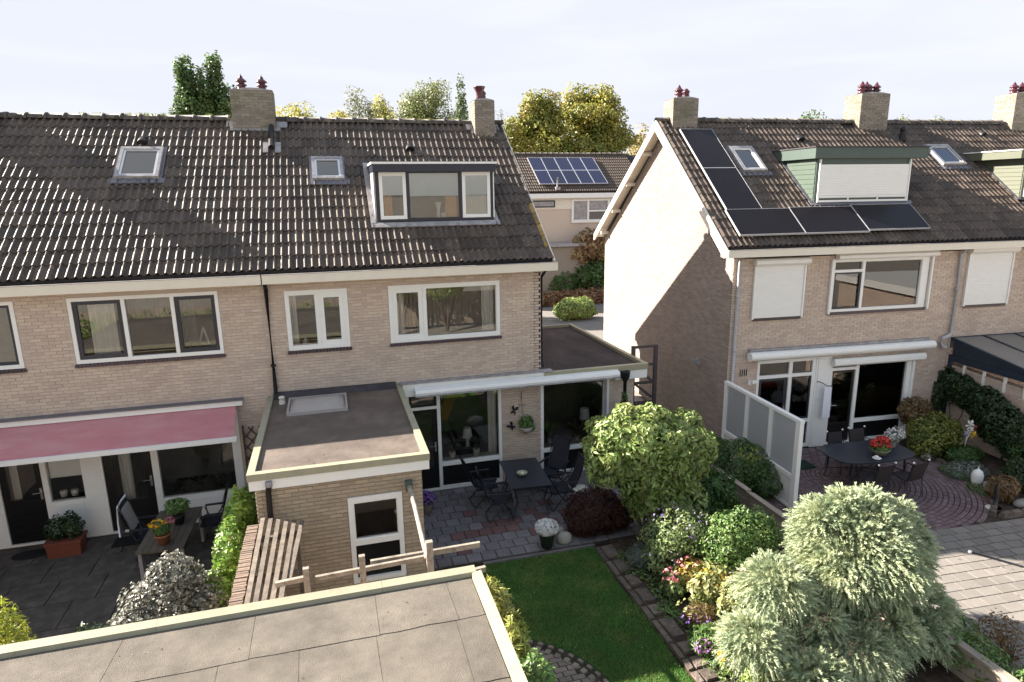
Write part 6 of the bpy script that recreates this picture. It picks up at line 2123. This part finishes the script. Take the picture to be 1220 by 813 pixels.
plant('japanese_maple', 'low weeping maple with red-brown leaves beside the terrace', 'shrub', (12.95, -2.85, 0), [(12.98, -2.8, .42, .68, .58, .48), (12.65, -2.9, .30, .42, .42, .34), (13.4, -2.9, .30, .42, .4, .34)], 8000, .10, .018, 'leaf_maple', droop=1.3, shell=.35, lump=.1, axis_out=.8, curl=.2)
plant('flowering_shrub', 'pale green shrub with scattered lilac flowers next to the lavender', 'shrub', (13.8, -4.8, 0), [(13.75, -4.75, .80, .55, .5, .45), (14.1, -4.8, .6, .45, .42, .5), (13.45, -4.85, .5, .4, .35, .4)], 4800, .085, .04, 'leaf_light', shell=.4, lump=.2, gap=.1,
      flowers=[([(13.35, -5.0, .55, .36, .28, .25), (13.75, -4.9, 1.15, .5, .4, .15)], 60, .05, 'fl_lilac'), ([(13.75, -4.75, 1.0, .6, .5, .35)], 33, .055, 'fl_purple')])
plant('box_shrub', 'rounded mid-green small-leaved shrub in front of the board fence', 'shrub', (14.75, -5.3, 0), [(14.72, -5.25, .85, .68, .55, .55), (14.4, -5.4, .70, .45, .45, .5), (15.1, -5.2, .75, .45, .48, .5), (14.75, -5.5, .42, .6, .4, .42)], 11000, .062, .036, 'leaf_mid', shell=.25, lump=.17, gap=.05)
plant('lavender', 'small grey-green lavender at the stone edging', 'lavender', (13.28, -4.35, 0), [(13.28, -4.35, .16, .33, .3, .26)], 2600, .11, .012, 'leaf_lavender', axis_out=2.2, up=0, shell=.5, nstem=0)
plant('perennial', 'red-pink flowering perennial next to the stone edging', 'flower', (13.4, -5.35, 0), [(13.4, -5.35, .2, .25, .22, .24)], 650, .10, .06, 'leaf_light', flowers=[([(13.28, -5.4, .40, .13, .12, .14)], 33, .075, 'fl_pink')])
plant('perennial', 'orange-tinted leafy perennial between the lilac shrub and the golden plant', 'flower', (13.75, -5.35, 0), [(13.72, -5.35, .32, .32, .26, .3)], 900, .11, .06, 'leaf_orange', flowers=[([(13.65, -5.35, .58, .22, .18, .08)], 14, .07, 'fl_pink')])
plant('golden_plant', 'golden-yellow leaved bedding plant in the middle of the flower bed', 'plant', (13.8, -5.8, 0), [(13.78, -5.8, .32, .38, .3, .3), (14.05, -5.65, .38, .3, .3, .3)], 1700, .12, .06, 'leaf_cream', up=.5, flowers=[([(13.8, -5.85, .58, .3, .26, .10)], 33, .07, 'fl_yellow')])
plant('cream_plant', 'cream-white upright plant beside the blue-green conifer', 'plant', (13.95, -6.35, 0), [(13.92, -6.35, .42, .28, .26, .42)], 1300, .13, .05, 'leaf_cream', axis_out=.8)
plant('dry_plant', 'brownish seed-headed plant by the stone edging', 'plant', (13.35, -6.2, 0), [(13.35, -6.2, .17, .28, .26, .2)], 900, .09, .015, 'leaf_bronze', axis_out=1.6, flowers=[([(13.25, -6.1, .32, .26, .2, .1)], 34, .07, 'leaf_cream')])
plant('aster', 'violet and magenta flowered clump where the stone edging meets the lawn', 'flower', (13.15, -6.75, 0), [(13.15, -6.75, .18, .30, .26, .22)], 1100, .10, .018, 'leaf_mid', axis_out=1.3, flowers=[([(12.98, -6.92, .24, .14, .12, .09)], 44, .05, 'fl_magenta'), ([(13.1, -6.5, .38, .26, .2, .09)], 24, .045, 'fl_purple')])
plant('marigold', 'orange-yellow flowers in the bed in front of the cream plant', 'flower', (13.55, -6.9, 0), [(13.5, -6.9, .25, .30, .26, .26)], 1100, .12, .03, 'leaf_bush', axis_out=1.0, flowers=[([(13.45, -6.95, .50, .20, .16, .10)], 38, .06, 'fl_yellow')])
plant('marigold', 'yellow flowers at the front corner of the bed by the sunlit lawn', 'flower', (13.3, -7.25, 0), [(13.3, -7.25, .16, .26, .22, .2)], 800, .09, .04, 'leaf_bush', flowers=[([(13.15, -7.3, .34, .18, .14, .07)], 27, .06, 'fl_yellow')])
plant('bedding_plant', 'low fresh green plant with pink flowers at the lower picture edge', 'flower', (13.6, -7.8, 0), [(13.5, -7.75, .2, .36, .3, .2), (13.9, -7.9, .2, .3, .3, .2)], 1700, .08, .05, 'leaf_bush', flowers=[([(13.4, -7.95, .38, .16, .14, .09)], 24, .07, 'fl_pink'), ([(13.85, -7.95, .42, .12, .12, .09)], 16, .06, 'fl_pink')])
plant('foxglove', 'pink and white flower spike beside the conifer', 'flower', (14.32, -6.05, 0), [(14.32, -6.05, .25, .2, .2, .25)], 450, .12, .05, 'leaf_mid', flowers=[([(14.28, -6.05, .62, .08, .08, .2)], 38, .06, 'fl_pink')])
plant('dark_shrub', 'dark evergreen dome with a few yellow shoots between the fence and the frosted screen', 'shrub', (17.0, -2.05, 0), [(17.0, -2.0, .62, .68, .75, .58), (16.75, -1.2, .55, .5, .5, .45), (17.3, -2.6, .4, .45, .45, .4)], 8500, .075, .035, 'leaf_bush_dark', shell=.22, lump=.12, flowers=[([(17.0, -2.35, .95, .3, .3, .22)], 110, .07, 'leaf_gold')])
cf = thing('potted_conifer', 'slim dark conifer beside the black rainwater pipe of the side wing', 'conifer', (14.75, -.55, 0), world=True)
foliage(cf, [(14.72, -.52, 1.0, .20, .18, .85), (14.70, -.5, 1.75, .11, .10, .42)], 2600, .09, .03, 'leaf_bush_dark', axis_out=1.0, up=.6)
MB().lathe((14.75, -.55, 0), [(0, 0), (.14, 0), (.18, .28), (.16, .28), (0, .24)], 12).build('pot', 'mortar_dark', cf)
# yard of the red-awning house
plant('variegated_shrub', 'large grey-white variegated shrub behind the garage roof, in the left yard', 'shrub', (5.4, -5.0, 0), [(5.35, -4.95, 1.05, .62, .6, .75), (4.95, -5.2, .85, .5, .5, .55), (5.85, -5.0, .85, .5, .5, .65), (5.45, -4.8, 1.55, .38, .35, .33)], 9500, .075, .05, 'leaf_varieg', shell=.3, lump=.18, gap=.06, up=.5, stem_r=.02)
plant('laurel_hedge', 'glossy yellow-green laurel along the outbuilding, left of the brick wall', 'hedge', (6.1, -3.3, 0), [(6.14, -2.4, .9, .28, .5, .75), (6.18, -3.3, 1.25, .27, .55, .80), (6.14, -4.1, 1.2, .28, .55, .75), (6.05, -4.7, .9, .28, .45, .6)], 7000, .11, .055, 'leaf_laurel', shell=.28, lump=.15, stem_r=.02, nstem=9)
plant('golden_conifer', 'feathery golden-yellow conifer at the lower left picture edge', 'conifer', (4.02, -6.5, 0), [(4.0, -6.5, 1.55, .34, .36, .95), (3.75, -6.6, 1.2, .4, .4, .8)], 7500, .10, .02, 'leaf_gold', axis_out=1.5, shell=.3, lump=.14)
plant('dark_bush', 'dark green bush next to the golden conifer, in shade', 'shrub', (4.75, -5.9, 0), [(4.72, -5.95, 1.1, .34, .34, .62), (5.0, -5.7, .8, .35, .3, .5)], 3000, .07, .03, 'leaf_deep')
# lawn-side plants by the garage
plant('fern_shrub', 'bright yellow-green feathery shrub at the corner of the garage roof', 'shrub', (9.92, -7.1, 0), [(9.86, -6.75, 1.25, .20, .32, .55), (9.92, -7.25, 1.2, .2, .3, .5), (9.95, -7.0, .7, .24, .4, .6), (9.78, -6.6, 1.6, .12, .18, .2)], 4200, .16, .03, 'leaf_fresh', droop=.8, axis_out=1.0, curl=.2, stem_r=.014)
plant('low_bush', 'low green bush at the lower picture edge beside the garage', 'shrub', (10.0, -7.95, 0), [(10.0, -7.9, .85, .30, .35, .65)], 2300, .075, .04, 'leaf_mid')
# right garden
plant('yellow_shrub', 'dark bush with yellow-green leaves below the ivy wall, by the oval table', 'shrub', (23.1, -1.75, 0), [(23.1, -1.75, .55, .75, .6, .55), (22.7, -1.95, .4, .45, .4, .4), (23.5, -1.8, .45, .45, .45, .45)], 5200, .09, .05, 'leaf_yellowgreen', shell=.3, lump=.14)
plant('rusty_shrub', 'rust-brown shrub between the yellow-green bush and the house wall', 'shrub', (23.2, -1.1, 0), [(23.1, -1.15, .95, .5, .35, .42)], 1500, .09, .05, 'leaf_bronze')
iv = thing('ivy', 'dark ivy hanging over the top of the garden wall by the veranda', 'ivy', rw(6.7, -.6), TH)
OFFS[iv.name] = Vector((6.7, -.6, 0))
foliage(iv, [(6.72, -.1, 1.60, .22, .7, .42), (6.70, -.7, 1.50, .24, .6, .40), (6.6, .0, 1.2, .2, .25, .45)], 4600, .09, .06, 'leaf_deep', shell=.3, lump=.2)
stems(iv, (6.8, -.4, 0), [(6.75, -.2, 1.4), (6.75, -.8, 1.5)], .015)
iv2 = thing('ivy', 'broad dark ivy mass covering the lower part of the garden wall', 'ivy', rw(6.7, -2.0), TH)
OFFS[iv2.name] = Vector((6.7, -2.0, 0))
foliage(iv2, [(6.66, -1.5, 1.35, .30, .65, .50), (6.6, -2.0, 1.0, .34, .75, .62), (6.6, -2.6, .8, .3, .6, .55)], 7500, .09, .06, 'leaf_deep', shell=.25, lump=.15)
stems(iv2, (6.8, -2.0, 0), [(6.75, -1.6, 1.4), (6.75, -2.2, 1.2)], .015)
plant('evergreen_shrub', 'dense blue-green shrub below the ivy at the right picture edge', 'shrub', (24.3, -3.6, 0), [(24.2, -3.5, .55, .55, .6, .6), (24.0, -4.1, .45, .5, .5, .5)], 5200, .08, .03, 'leaf_bush_dark', shell=.35)
plant('bright_shrub', 'sunlit yellow-green shrub tip at the right picture edge by the white post', 'shrub', (24.6, -3.3, 0), [(24.45, -3.35, 1.25, .30, .3, .28)], 900, .09, .05, 'leaf_bush')
plant('ground_cover', 'low grey-green cover plant behind the white lantern', 'plant', (22.75, -3.15, 0), [(22.7, -3.1, .12, .55, .4, .18)], 1400, .07, .03, 'leaf_lavender', nstem=0)
plant('fern', 'green fern clump between the spinner and the yellow-green bush', 'plant', (23.3, -2.5, 0), [(23.3, -2.55, .2, .5, .35, .25)], 1500, .10, .03, 'leaf_bush_dark', nstem=0)
plant('creeping_plant', 'moss-green creeping plant at the rim of the clinker circle', 'plant', (22.5, -3.0, 0), [(22.45, -3.05, .05, .25, .5, .10), (22.2, -3.9, .05, .2, .35, .10)], 1500, .05, .02, 'leaf_mid', nstem=0)
plant('bronze_grass', 'bronze leaved plant beside the heron spout', 'plant', (22.2, -4.45, 0), [(22.2, -4.4, .30, .38, .3, .30)], 1600, .14, .03, 'leaf_bronze', droop=.4, axis_out=1.0)
plant('border_shrub', 'dark green shrub behind the bronze plant in the planting border', 'shrub', (23.2, -4.2, 0), [(23.25, -4.2, .35, .6, .5, .42)], 2600, .08, .04, 'leaf_deep')
plant('twiggy_shrub', 'sparse brown twiggy shrub at the lower right on the grey slabs', 'shrub', (17.3, -8.3, 0), [(17.25, -8.2, .35, .34, .4, .38)], 700, .05, .035, 'leaf_bronze', shell=.6, nstem=14, stem_r=.008)
plant('bed_cover', 'low leafy plants with white flowers in the side bed under the conifer', 'plant', (16.7, -7.8, 0), [(16.65, -7.7, .12, .24, .8, .2), (16.7, -8.8, .12, .24, .6, .2)], 1700, .07, .035, 'leaf_bush_dark', nstem=0, flowers=[([(16.75, -7.6, .28, .2, .7, .08)], 22, .05, 'fl_white')])

gcov = thing('bed_greenery', 'low mixed green leaves filling the gaps of the flower bed by the edging', 'ground cover', (13.8, -5.5, 0), world=True)
gb = []
for k in range(34):
    yy_ = -3.9 - k * .125
    gb.append((13.0 + random.uniform(.02, .35), yy_, .03, random.uniform(.10, .2), random.uniform(.12, .22), random.uniform(.06, .14)))
    gb.append((13.4 + random.uniform(0, .9), yy_, .04, random.uniform(.12, .25), random.uniform(.12, .25), random.uniform(.08, .18)))
foliage(gcov, gb, 7000, .06, .03, 'leaf_mid', zmin=-.01, up=.5)['kind'] = 'stuff'
foliage(gcov, gb[1::3], 1500, .07, .02, 'leaf_lavender', name='gray_foliage', zmin=-.01, axis_out=1.0)['kind'] = 'stuff'
plant('corner_shrub', 'loose grey-green leafy plants over the low fence at the lower right corner', 'shrub', (16.75, -8.6, 0), [(16.6, -8.3, .3, .4, .5, .35), (16.75, -9.1, .3, .4, .45, .35), (17.0, -7.6, .2, .3, .4, .25)], 3200, .075, .035, 'leaf_mid', shell=.5, lump=.2, gap=.1)

# ------------------------------------------------------------------ blue-green weeping conifer
ce = thing('weeping_conifer', 'large blue-green weeping conifer in layered cascades at the lower right', 'conifer', (15.6, -7.1, 0), world=True)


def sprays(domes, n, seed, L=.24):
    """Drooping needle sprays over domes: (x,y,z,rx,ry,rz)."""
    g = np.random.default_rng(seed)
    D = np.array(domes, float)
    wts = D[:, 3] * D[:, 4]
    k = g.choice(len(D), n, p=wts / wts.sum())
    d = g.normal(0, 1, (n, 3))
    d[:, 2] = np.where(g.random(n) < .72, np.abs(d[:, 2]), -np.abs(d[:, 2]) * .5)
    d /= np.linalg.norm(d, axis=1)[:, None]
    ph = g.uniform(0, 6.28, 4)
    lum = (np.sin(d[:, 0] * 5 + ph[0] + k) + np.sin(d[:, 1] * 5.5 + ph[1] + k * 2) + np.sin(d[:, 2] * 6 + ph[2]) + np.sin((d[:, 0] + d[:, 1]) * 9 + ph[3])) / 4
    r = 1 + .26 * lum - np.abs(g.normal(0, .10, n))
    c = D[k, :3] + d * D[k, 3:6] * r[:, None]
    out = c - np.array([15.45, -6.95, .7])
    out /= np.linalg.norm(out, axis=1)[:, None]
    ax = d * 1.0 + out * .25 + np.array([0, 0, .12]) + g.normal(0, .38, (n, 3))
    ax /= np.linalg.norm(ax, axis=1)[:, None]
    ln = L * g.uniform(.6, 1.35, n)
    ok = c[:, 2] > .05
    c, ax, ln, d = c[ok], ax[ok], ln[ok], d[ok]
    n = len(c)
    Vs, Fs = [], []
    M = 9
    base = np.arange(n) * 0
    cnt = 0
    for m in range(M):
        t = (m + .3) / M
        # the spray bends down towards its tip
        p = c + ax * (ln * t)[:, None]
        p[:, 2] -= ln * t * t * .42
        tan = ax.copy()
        tan[:, 2] -= .8 * t
        tan /= np.linalg.norm(tan, axis=1)[:, None]
        for s in (-1, 1):
            side = np.cross(tan, d + g.normal(0, .35, (n, 3)))
            side /= np.linalg.norm(side, axis=1)[:, None] + 1e-6
            nl = .050 * (1.05 - .65 * t) * g.uniform(.7, 1.3, n)
            tip = p + side * (s * nl * .75)[:, None] + tan * (nl * .85)[:, None] + d * (nl * .35)[:, None]
            w = tan * .011
            Vs.append(np.stack([p - w, p + w * 1.2, tip], 1))
    # the leading shoot
    p = c + ax * (ln * .45)[:, None]
    p[:, 2] -= ln * .2 * .75
    e = c + ax * (ln * 1.12)[:, None]
    e[:, 2] -= ln * .5
    sd = np.cross(ax, d)
    sd /= np.linalg.norm(sd, axis=1)[:, None] + 1e-6
    Vs.append(np.stack([p - sd * .011, p + sd * .011, e], 1))
    Vv = np.concatenate(Vs, 0).reshape(-1, 3)
    return Vv, np.arange(len(Vv)).reshape(-1, 3)


def pads(g, c, R_, rz, nb, low):
    """Flat drooping pads of foliage in loose tiers over a dome, with gaps between them."""
    out = []
    for i in range(nb):
        a = i * 2.39996 + g.uniform(-.3, .3)
        u = (i + .5) / nb
        el = math.asin(1 - u * (1.0 - low))
        k = g.uniform(.62, 1.0)
        r = R_ * g.uniform(.22, .38)
        out.append((c[0] + R_ * k * math.cos(el) * math.cos(a), c[1] + R_ * k * math.cos(el) * math.sin(a), c[2] + rz * k * math.sin(el), r, r, r * g.uniform(.35, .6)))
    return out


CD = [(15.60, -7.0, 1.42, .92, .85, .74), (15.25, -6.85, 1.72, .55, .5, .42), (16.1, -7.0, 1.50, .50, .5, .52), (15.15, -7.3, 1.32, .60, .45, .45), (15.85, -6.8, 1.85, .40, .4, .36),
      (13.85, -7.3, 1.30, .40, .40, .34), (14.2, -7.1, 1.10, .34, .36, .28), (13.15, -7.8, .92, .34, .34, .27), (13.5, -7.55, .70, .34, .34, .22),
      (13.8, -8.3, .56, .36, .32, .22), (14.75, -8.0, .58, .52, .40, .22), (15.4, -7.85, .66, .40, .38, .22), (16.5, -7.4, .58, .36, .38, .28), (16.2, -7.8, .38, .34, .34, .22), (14.4, -7.7, .85, .25, .25, .18)]
CD += [(15.3, -6.9, 2.22, .15, .15, .18), (14.95, -6.85, 2.0, .2, .2, .14), (16.35, -6.95, 1.85, .2, .2, .2), (15.75, -7.0, 2.2, .13, .13, .14)]
foliage(ce, [(15.5, -7.0, 1.1, .8, .75, .65), (13.9, -7.3, 1.0, .35, .35, .3)], 3000, .12, .012, 'leaf_lavender', name='inner_foliage', axis_out=1.0, shell=.7)
Vv, F = sprays(CD, 15000, 21, .21)
link_mesh(raw_mesh('foliage', Vv - np.array(OFFS[ce.name]), F, 'cedar_needle'), 'foliage', ce)
MB().tube([(15.6, -7.1, 0), (15.5, -7.0, .8), (15.4, -6.95, 1.7)], [.11, .08, .03], 8).build('trunk', 'bark', ce)
stems(ce, (15.55, -7.05, .5), [(14.1, -7.15, 1.2), (13.4, -7.7, .85), (16.5, -7.4, .6), (14.8, -7.9, .6), (13.9, -8.1, .5), (15.4, -7.7, .6), (16.4, -6.9, 1.1), (15.1, -6.7, 1.7), (15.9, -7.0, 1.7)], .035, 'branch')

# ------------------------------------------------------------------ street side and far trees
plant('street_shrub', 'tall pinkish-yellow shrub in front of the house with blue solar panels', 'shrub', (24.3, 24.9, 0), [(24.4, 24.9, 3.5, 1.3, .8, 1.15), (23.6, 24.9, 3.0, .8, .7, .7), (25.4, 24.9, 3.2, .9, .7, 1.0)], 2600, .24, .15, 'leaf_pink', shell=.35, stem_r=.05)
plant('street_shrub', 'dark green shrub under the pinkish shrub across the street', 'shrub', (24.0, 24.6, 0), [(24.5, 24.6, 1.6, 1.5, .8, 1.0), (22.6, 24.7, 1.1, 1.2, .6, .8)], 3000, .22, .12, 'leaf_bush_dark', shell=.35, stem_r=.04)
plant('low_hedge', 'rust-coloured low hedge along the far side of the street', 'hedge', (23.2, 23.6, 0), [(20.5 + k * .9, 23.7, .40, .62, .5, .55) for k in range(8)], 6000, .13, .09, 'leaf_rust', shell=.22, lump=.1, nstem=8, stem_r=.02)
plant('globe_bush', 'round light yellow-green bush behind the side wing roof', 'shrub', (21.1, 19.2, 0), [(21.1, 19.2, .50, 1.25, .8, .62), (20.5, 19.1, .45, .7, .6, .5), (21.7, 19.1, .45, .7, .6, .5)], 5000, .14, .10, 'leaf_bush', shell=.25, lump=.14)


def tree(label, x, y, ztop, zc, w, mat, n, leaf, lumps=9, shape='round', group='trees behind the roofs', shell=.45, gap=.12, seed=1, name='broadleaf_tree', trunk=.22):
    t = thing(name, label, 'tree', (x, y, 0), world=True, group=group)
    g = np.random.default_rng(seed)
    h = (ztop - zc) * (.93 if shape == 'column' else .88)
    bl = []
    tips = []
    for k in range(lumps):
        u = (k + .5) / lumps
        z = zc + h * u
        if shape == 'round':
            rr = w / 2 * math.sqrt(max(.08, 1 - (2 * u - .85) ** 2 / 1.6))
        elif shape == 'column':
            rr = w / 2 * (1 - .55 * u ** 3) * (.75 + .25 * math.sin(u * 3.14))
        else:
            rr = w / 2 * (1.05 - .95 * u)
        for q in range(3 if shape == 'round' else 2):
            a = g.uniform(0, 6.28)
            off = rr * g.uniform(.25, .75)
            b = (x + off * math.cos(a), y + off * math.sin(a), z + g.uniform(-.3, .3) * h / lumps, rr * g.uniform(.55, .85), rr * g.uniform(.55, .85), h / lumps * g.uniform(1.0, 1.6))
            bl.append(b)
            tips.append(b[:3])
    foliage(t, bl, n, leaf, leaf * .7, mat, name='crown', shell=shell, lump=.2, gap=gap, seed=seed, droop=.3)
    mb = MB().tube([(x, y, 0), (x + .1, y, zc * .6), (x, y, zc + h * .35), (x, y, zc + h * .8)], [trunk, trunk * .8, trunk * .5, trunk * .12], 8)
    mb.build('trunk', 'bark', t)
    mb = MB()
    for tp in tips[::2]:
        b = Vector((x, y, zc + (tp[2] - zc) * .55))
        mb.tube([b, b.lerp(Vector(tp), .55) + Vector((0, 0, .15)), Vector(tp)], [trunk * .35, trunk * .2, trunk * .06], 5)
    mb.build('limbs', 'bark', t)
    return t


tree('left of two tall narrow green trees behind the left roof ridge', .62, 30, 15.2, 5.5, 2.3, 'leaf_green_far', 16000, .20, 14, 'column', seed=2, gap=.04)
tree('right and wider of the two tall narrow green trees behind the left roof ridge', 2.05, 30, 15.4, 5.5, 3.1, 'leaf_green_far', 22000, .20, 14, 'column', seed=3, gap=.04)
tree('small dark treetop between the narrow trees and the broad chimney', 3.0, 31, 12.8, 6, 1.2, 'leaf_green_far', 2200, .20, 6, seed=4)
tree('pale yellow treetop just right of the broad chimney', 6.15, 45, 14.4, 7, 5.5, 'leaf_autumn_pale', 12000, .26, 7, seed=5)
tree('low yellow treetop over the ridge, right of the pale yellow one', 9.3, 46, 14.2, 7, 4.2, 'leaf_autumn_pale', 9000, .26, 6, seed=6)
tree('sparse grey-green tree with open twigs behind the middle of the left ridge', 11.35, 42, 15.7, 7, 3.2, 'leaf_grayish', 5000, .20, 8, shell=.7, gap=.25, seed=7)
tree('small yellow-green tree right of the sparse grey-green tree', 13.4, 45, 15.3, 7, 3.2, 'leaf_autumn_pale', 9000, .24, 7, seed=8)
tree('broad soft birch behind the left ridge', 17.0, 43, 16.7, 7, 5.4, 'leaf_birch', 26000, .20, 10, seed=9, name='birch_tree')
tree('pointed grey-green conifer left of the slim chimney', 20.3, 45, 17.3, 7, 5.0, 'leaf_conifer_far', 14000, .22, 11, 'cone', seed=10, name='conifer_tree')
tree('bare twiggy tree just right of the slim chimney', 23.8, 45, 15.2, 8, 2.2, 'leaf_grayish', 420, .18, 8, shell=.8, gap=.3, seed=11)
tree('golden autumn tree on the left above the solar panel roof', 26.2, 41, 15.9, 5, 5.6, 'leaf_autumn', 36000, .27, 11, seed=12, gap=.04)
tree('largest golden-green autumn tree above the solar panel roof', 31.2, 42, 16.8, 5, 7.6, 'leaf_autumn', 48000, .28, 12, seed=13, gap=.04)
tree('small orange treetop behind the sunlit gable', 38.0, 45, 13.4, 6, 2.6, 'leaf_orange', 2200, .24, 6, seed=14)
tree('rounded green treetop over the right roof ridge', 61.5, 50, 15.4, 8, 4.0, 'leaf_green_far', 4200, .26, 6, seed=15)
tree('small green treetop right of the four-pot chimney', 74.0, 50, 15.3, 8, 3.2, 'leaf_birch', 2200, .26, 5, seed=16)
tree('low treetop near the right picture edge over the ridge', 79.8, 50, 15.2, 8, 4.0, 'leaf_birch', 2400, .26, 5, seed=17)

# ------------------------------------------------------------------ unseen outbuilding added to shade the yard; garden end behind the viewpoint (seen only as reflections in the windows)
no = thing('outbuilding', 'unseen flat roofed brick outbuilding added beyond the picture edge to shade the dark yard', 'outbuilding', (-.9, -2.1, 0), world=True)
MB().box(-2.3, .45, -4.13, -.02, 0, 2.45).build('wall', 'brick', no)  # added out of view; its cast shadow keeps the left yard dark
MB().box(-2.4, .55, -4.23, -.02, 2.452, 2.70).build('fascia', 'white', no)
MB().box(-2.38, .53, -4.21, -.02, 2.702, 2.74).build('flat_roof', 'bitumen', no)
fe = thing('board_fence', 'brown board fence across the garden end, mirrored in the upper windows', 'fence', (10, -19.5, 0), world=True)
for k in range(110):
    MB().box(-4 + k * .2, -4 + k * .2 + .185, -19.5, -19.47, .05, 1.8 + random.uniform(-.01, .01)).build('board', 'fence_wood', fe)
plant('garden_hedge', 'yellow-green hedge at the garden end, mirrored in the upper windows', 'hedge', (4.5, -18.5, 0), [(-4 + k * .9, -18.6, .9, .65, .5, .9) for k in range(15)], 7000, .14, .08, 'leaf_laurel', nstem=9, stem_r=.03)
for q, (x, y, m_) in enumerate(((11.2, -18.3, 'leaf_autumn'), (13.6, -18.0, 'leaf_bush'))):
    plant('garden_tree', ('small golden tree', 'small light green tree')[q] + ' at the garden end, mirrored in the upper windows', 'tree', (x, y, 0), [(x, y, 2.6, 1.1, 1.0, .9), (x + .5, y, 3.2, .7, .7, .6)], 3000, .16, .1, m_, nstem=8, stem_r=.05)

ng = thing('brick_garage', 'brick garage with a white roof edge, mirrored in the upper right window', 'garage', (31.0, -10.0, 0), world=True)
MB().box(29.5, 36.0, -13.0, -8.0, 0, 2.7).build('wall', 'mortar', ng)
bricks(MB(), -13.0, -8.0, 0, 2.7, lambda u, d, z: (29.5 - d, -8.0 - (u + 13.0), z)).build('brickwork', 'brick', ng, kind='stuff')
bricks(MB(), 29.5, 36.0, 0, 2.7, lambda u, d, z: (36.0 - (u - 29.5), -8.0 + d, z)).build('brickwork', 'brick', ng, kind='stuff')
MB().box(29.3, 36.2, -13.2, -7.8, 2.702, 3.0).build('fascia', 'white', ng)

# ------------------------------------------------------------------ moss on the ridge, fallen leaves


def litter(name, label, x0, x1, y0, y1, z, n, size, mat, test=None):
    x, y = rng.uniform(x0, x1, n), rng.uniform(y0, y1, n)
    if test is not None:
        k = test(x, y)
        x, y = x[k], y[k]
    n = len(x)
    a = rng.uniform(0, 6.28, n)
    s = size * rng.uniform(.6, 1.2, n)
    c, d = np.cos(a) * s, np.sin(a) * s
    t = rng.uniform(.15, .5, (n, 2)) * s[:, None]
    P_ = np.stack([np.stack([x - c, y - d, np.full(n, z)], 1), np.stack([x + d * .5, y - c * .5, z + t[:, 0]], 1), np.stack([x + c, y + d, np.full(n, z + .004)], 1), np.stack([x - d * .5, y + c * .5, z + t[:, 1]], 1)], 1).reshape(-1, 3)
    i = np.arange(n)[:, None] * 4
    F = np.concatenate([i + np.array([[0, 1, 2]]), i + np.array([[0, 2, 3]])], 1).reshape(-1, 3)
    o = link_mesh(raw_mesh(name, P_, F, mat), name, kind='stuff')
    return _props(o, label, 'leaves')


litter('fallen_leaves', 'pale fallen leaves scattered over the lawn', 10.2, 12.6, -7.6, -3.5, .005, 60, .022, 'leaf_cream', in_lawn)
litter('fallen_leaves', 'few brown fallen leaves on the terrace paving', 9.5, 14.0, -3.3, -.2, .004, 50, .022, 'leaf_bronze')
litter('fallen_leaves', 'brown leaf crumbs on the foreground roofing felt', 3.0, 9.3, -11.0, -7.55, 2.457, 60, .016, 'leaf_bronze')
litter('fallen_leaves', 'brown leaf crumbs on the flat roof of the outbuilding', 6.7, 9.2, -4.1, -1.5, 2.683, 60, .02, 'leaf_bronze')
litter('fallen_leaves', 'brown leaves on the large grey slabs', 17.0, 21.0, -9.0, -5.2, .004, 60, .022, 'leaf_bronze')
mo = MB()
for k in range(26):
    x = random.choice((random.uniform(2.2, 5.6), random.uniform(7.2, 11.8)))
    y, z = 4.35 + random.uniform(-.12, .04), 8.955 + random.uniform(-.02, .01)
    for q in range(14):
        a, l = random.uniform(0, 6.28), random.uniform(.02, .07)
        px, py = x + random.uniform(-.07, .07), y + random.uniform(-.04, .04)
        mo.face([(px - .01, py, z - .03), (px + .01, py, z - .03), (px + l * .6 * math.cos(a), py + l * .4 * math.sin(a), z + l)])
o_ = mo.build('moss', 'leaf_yellowgreen', B, kind='stuff')
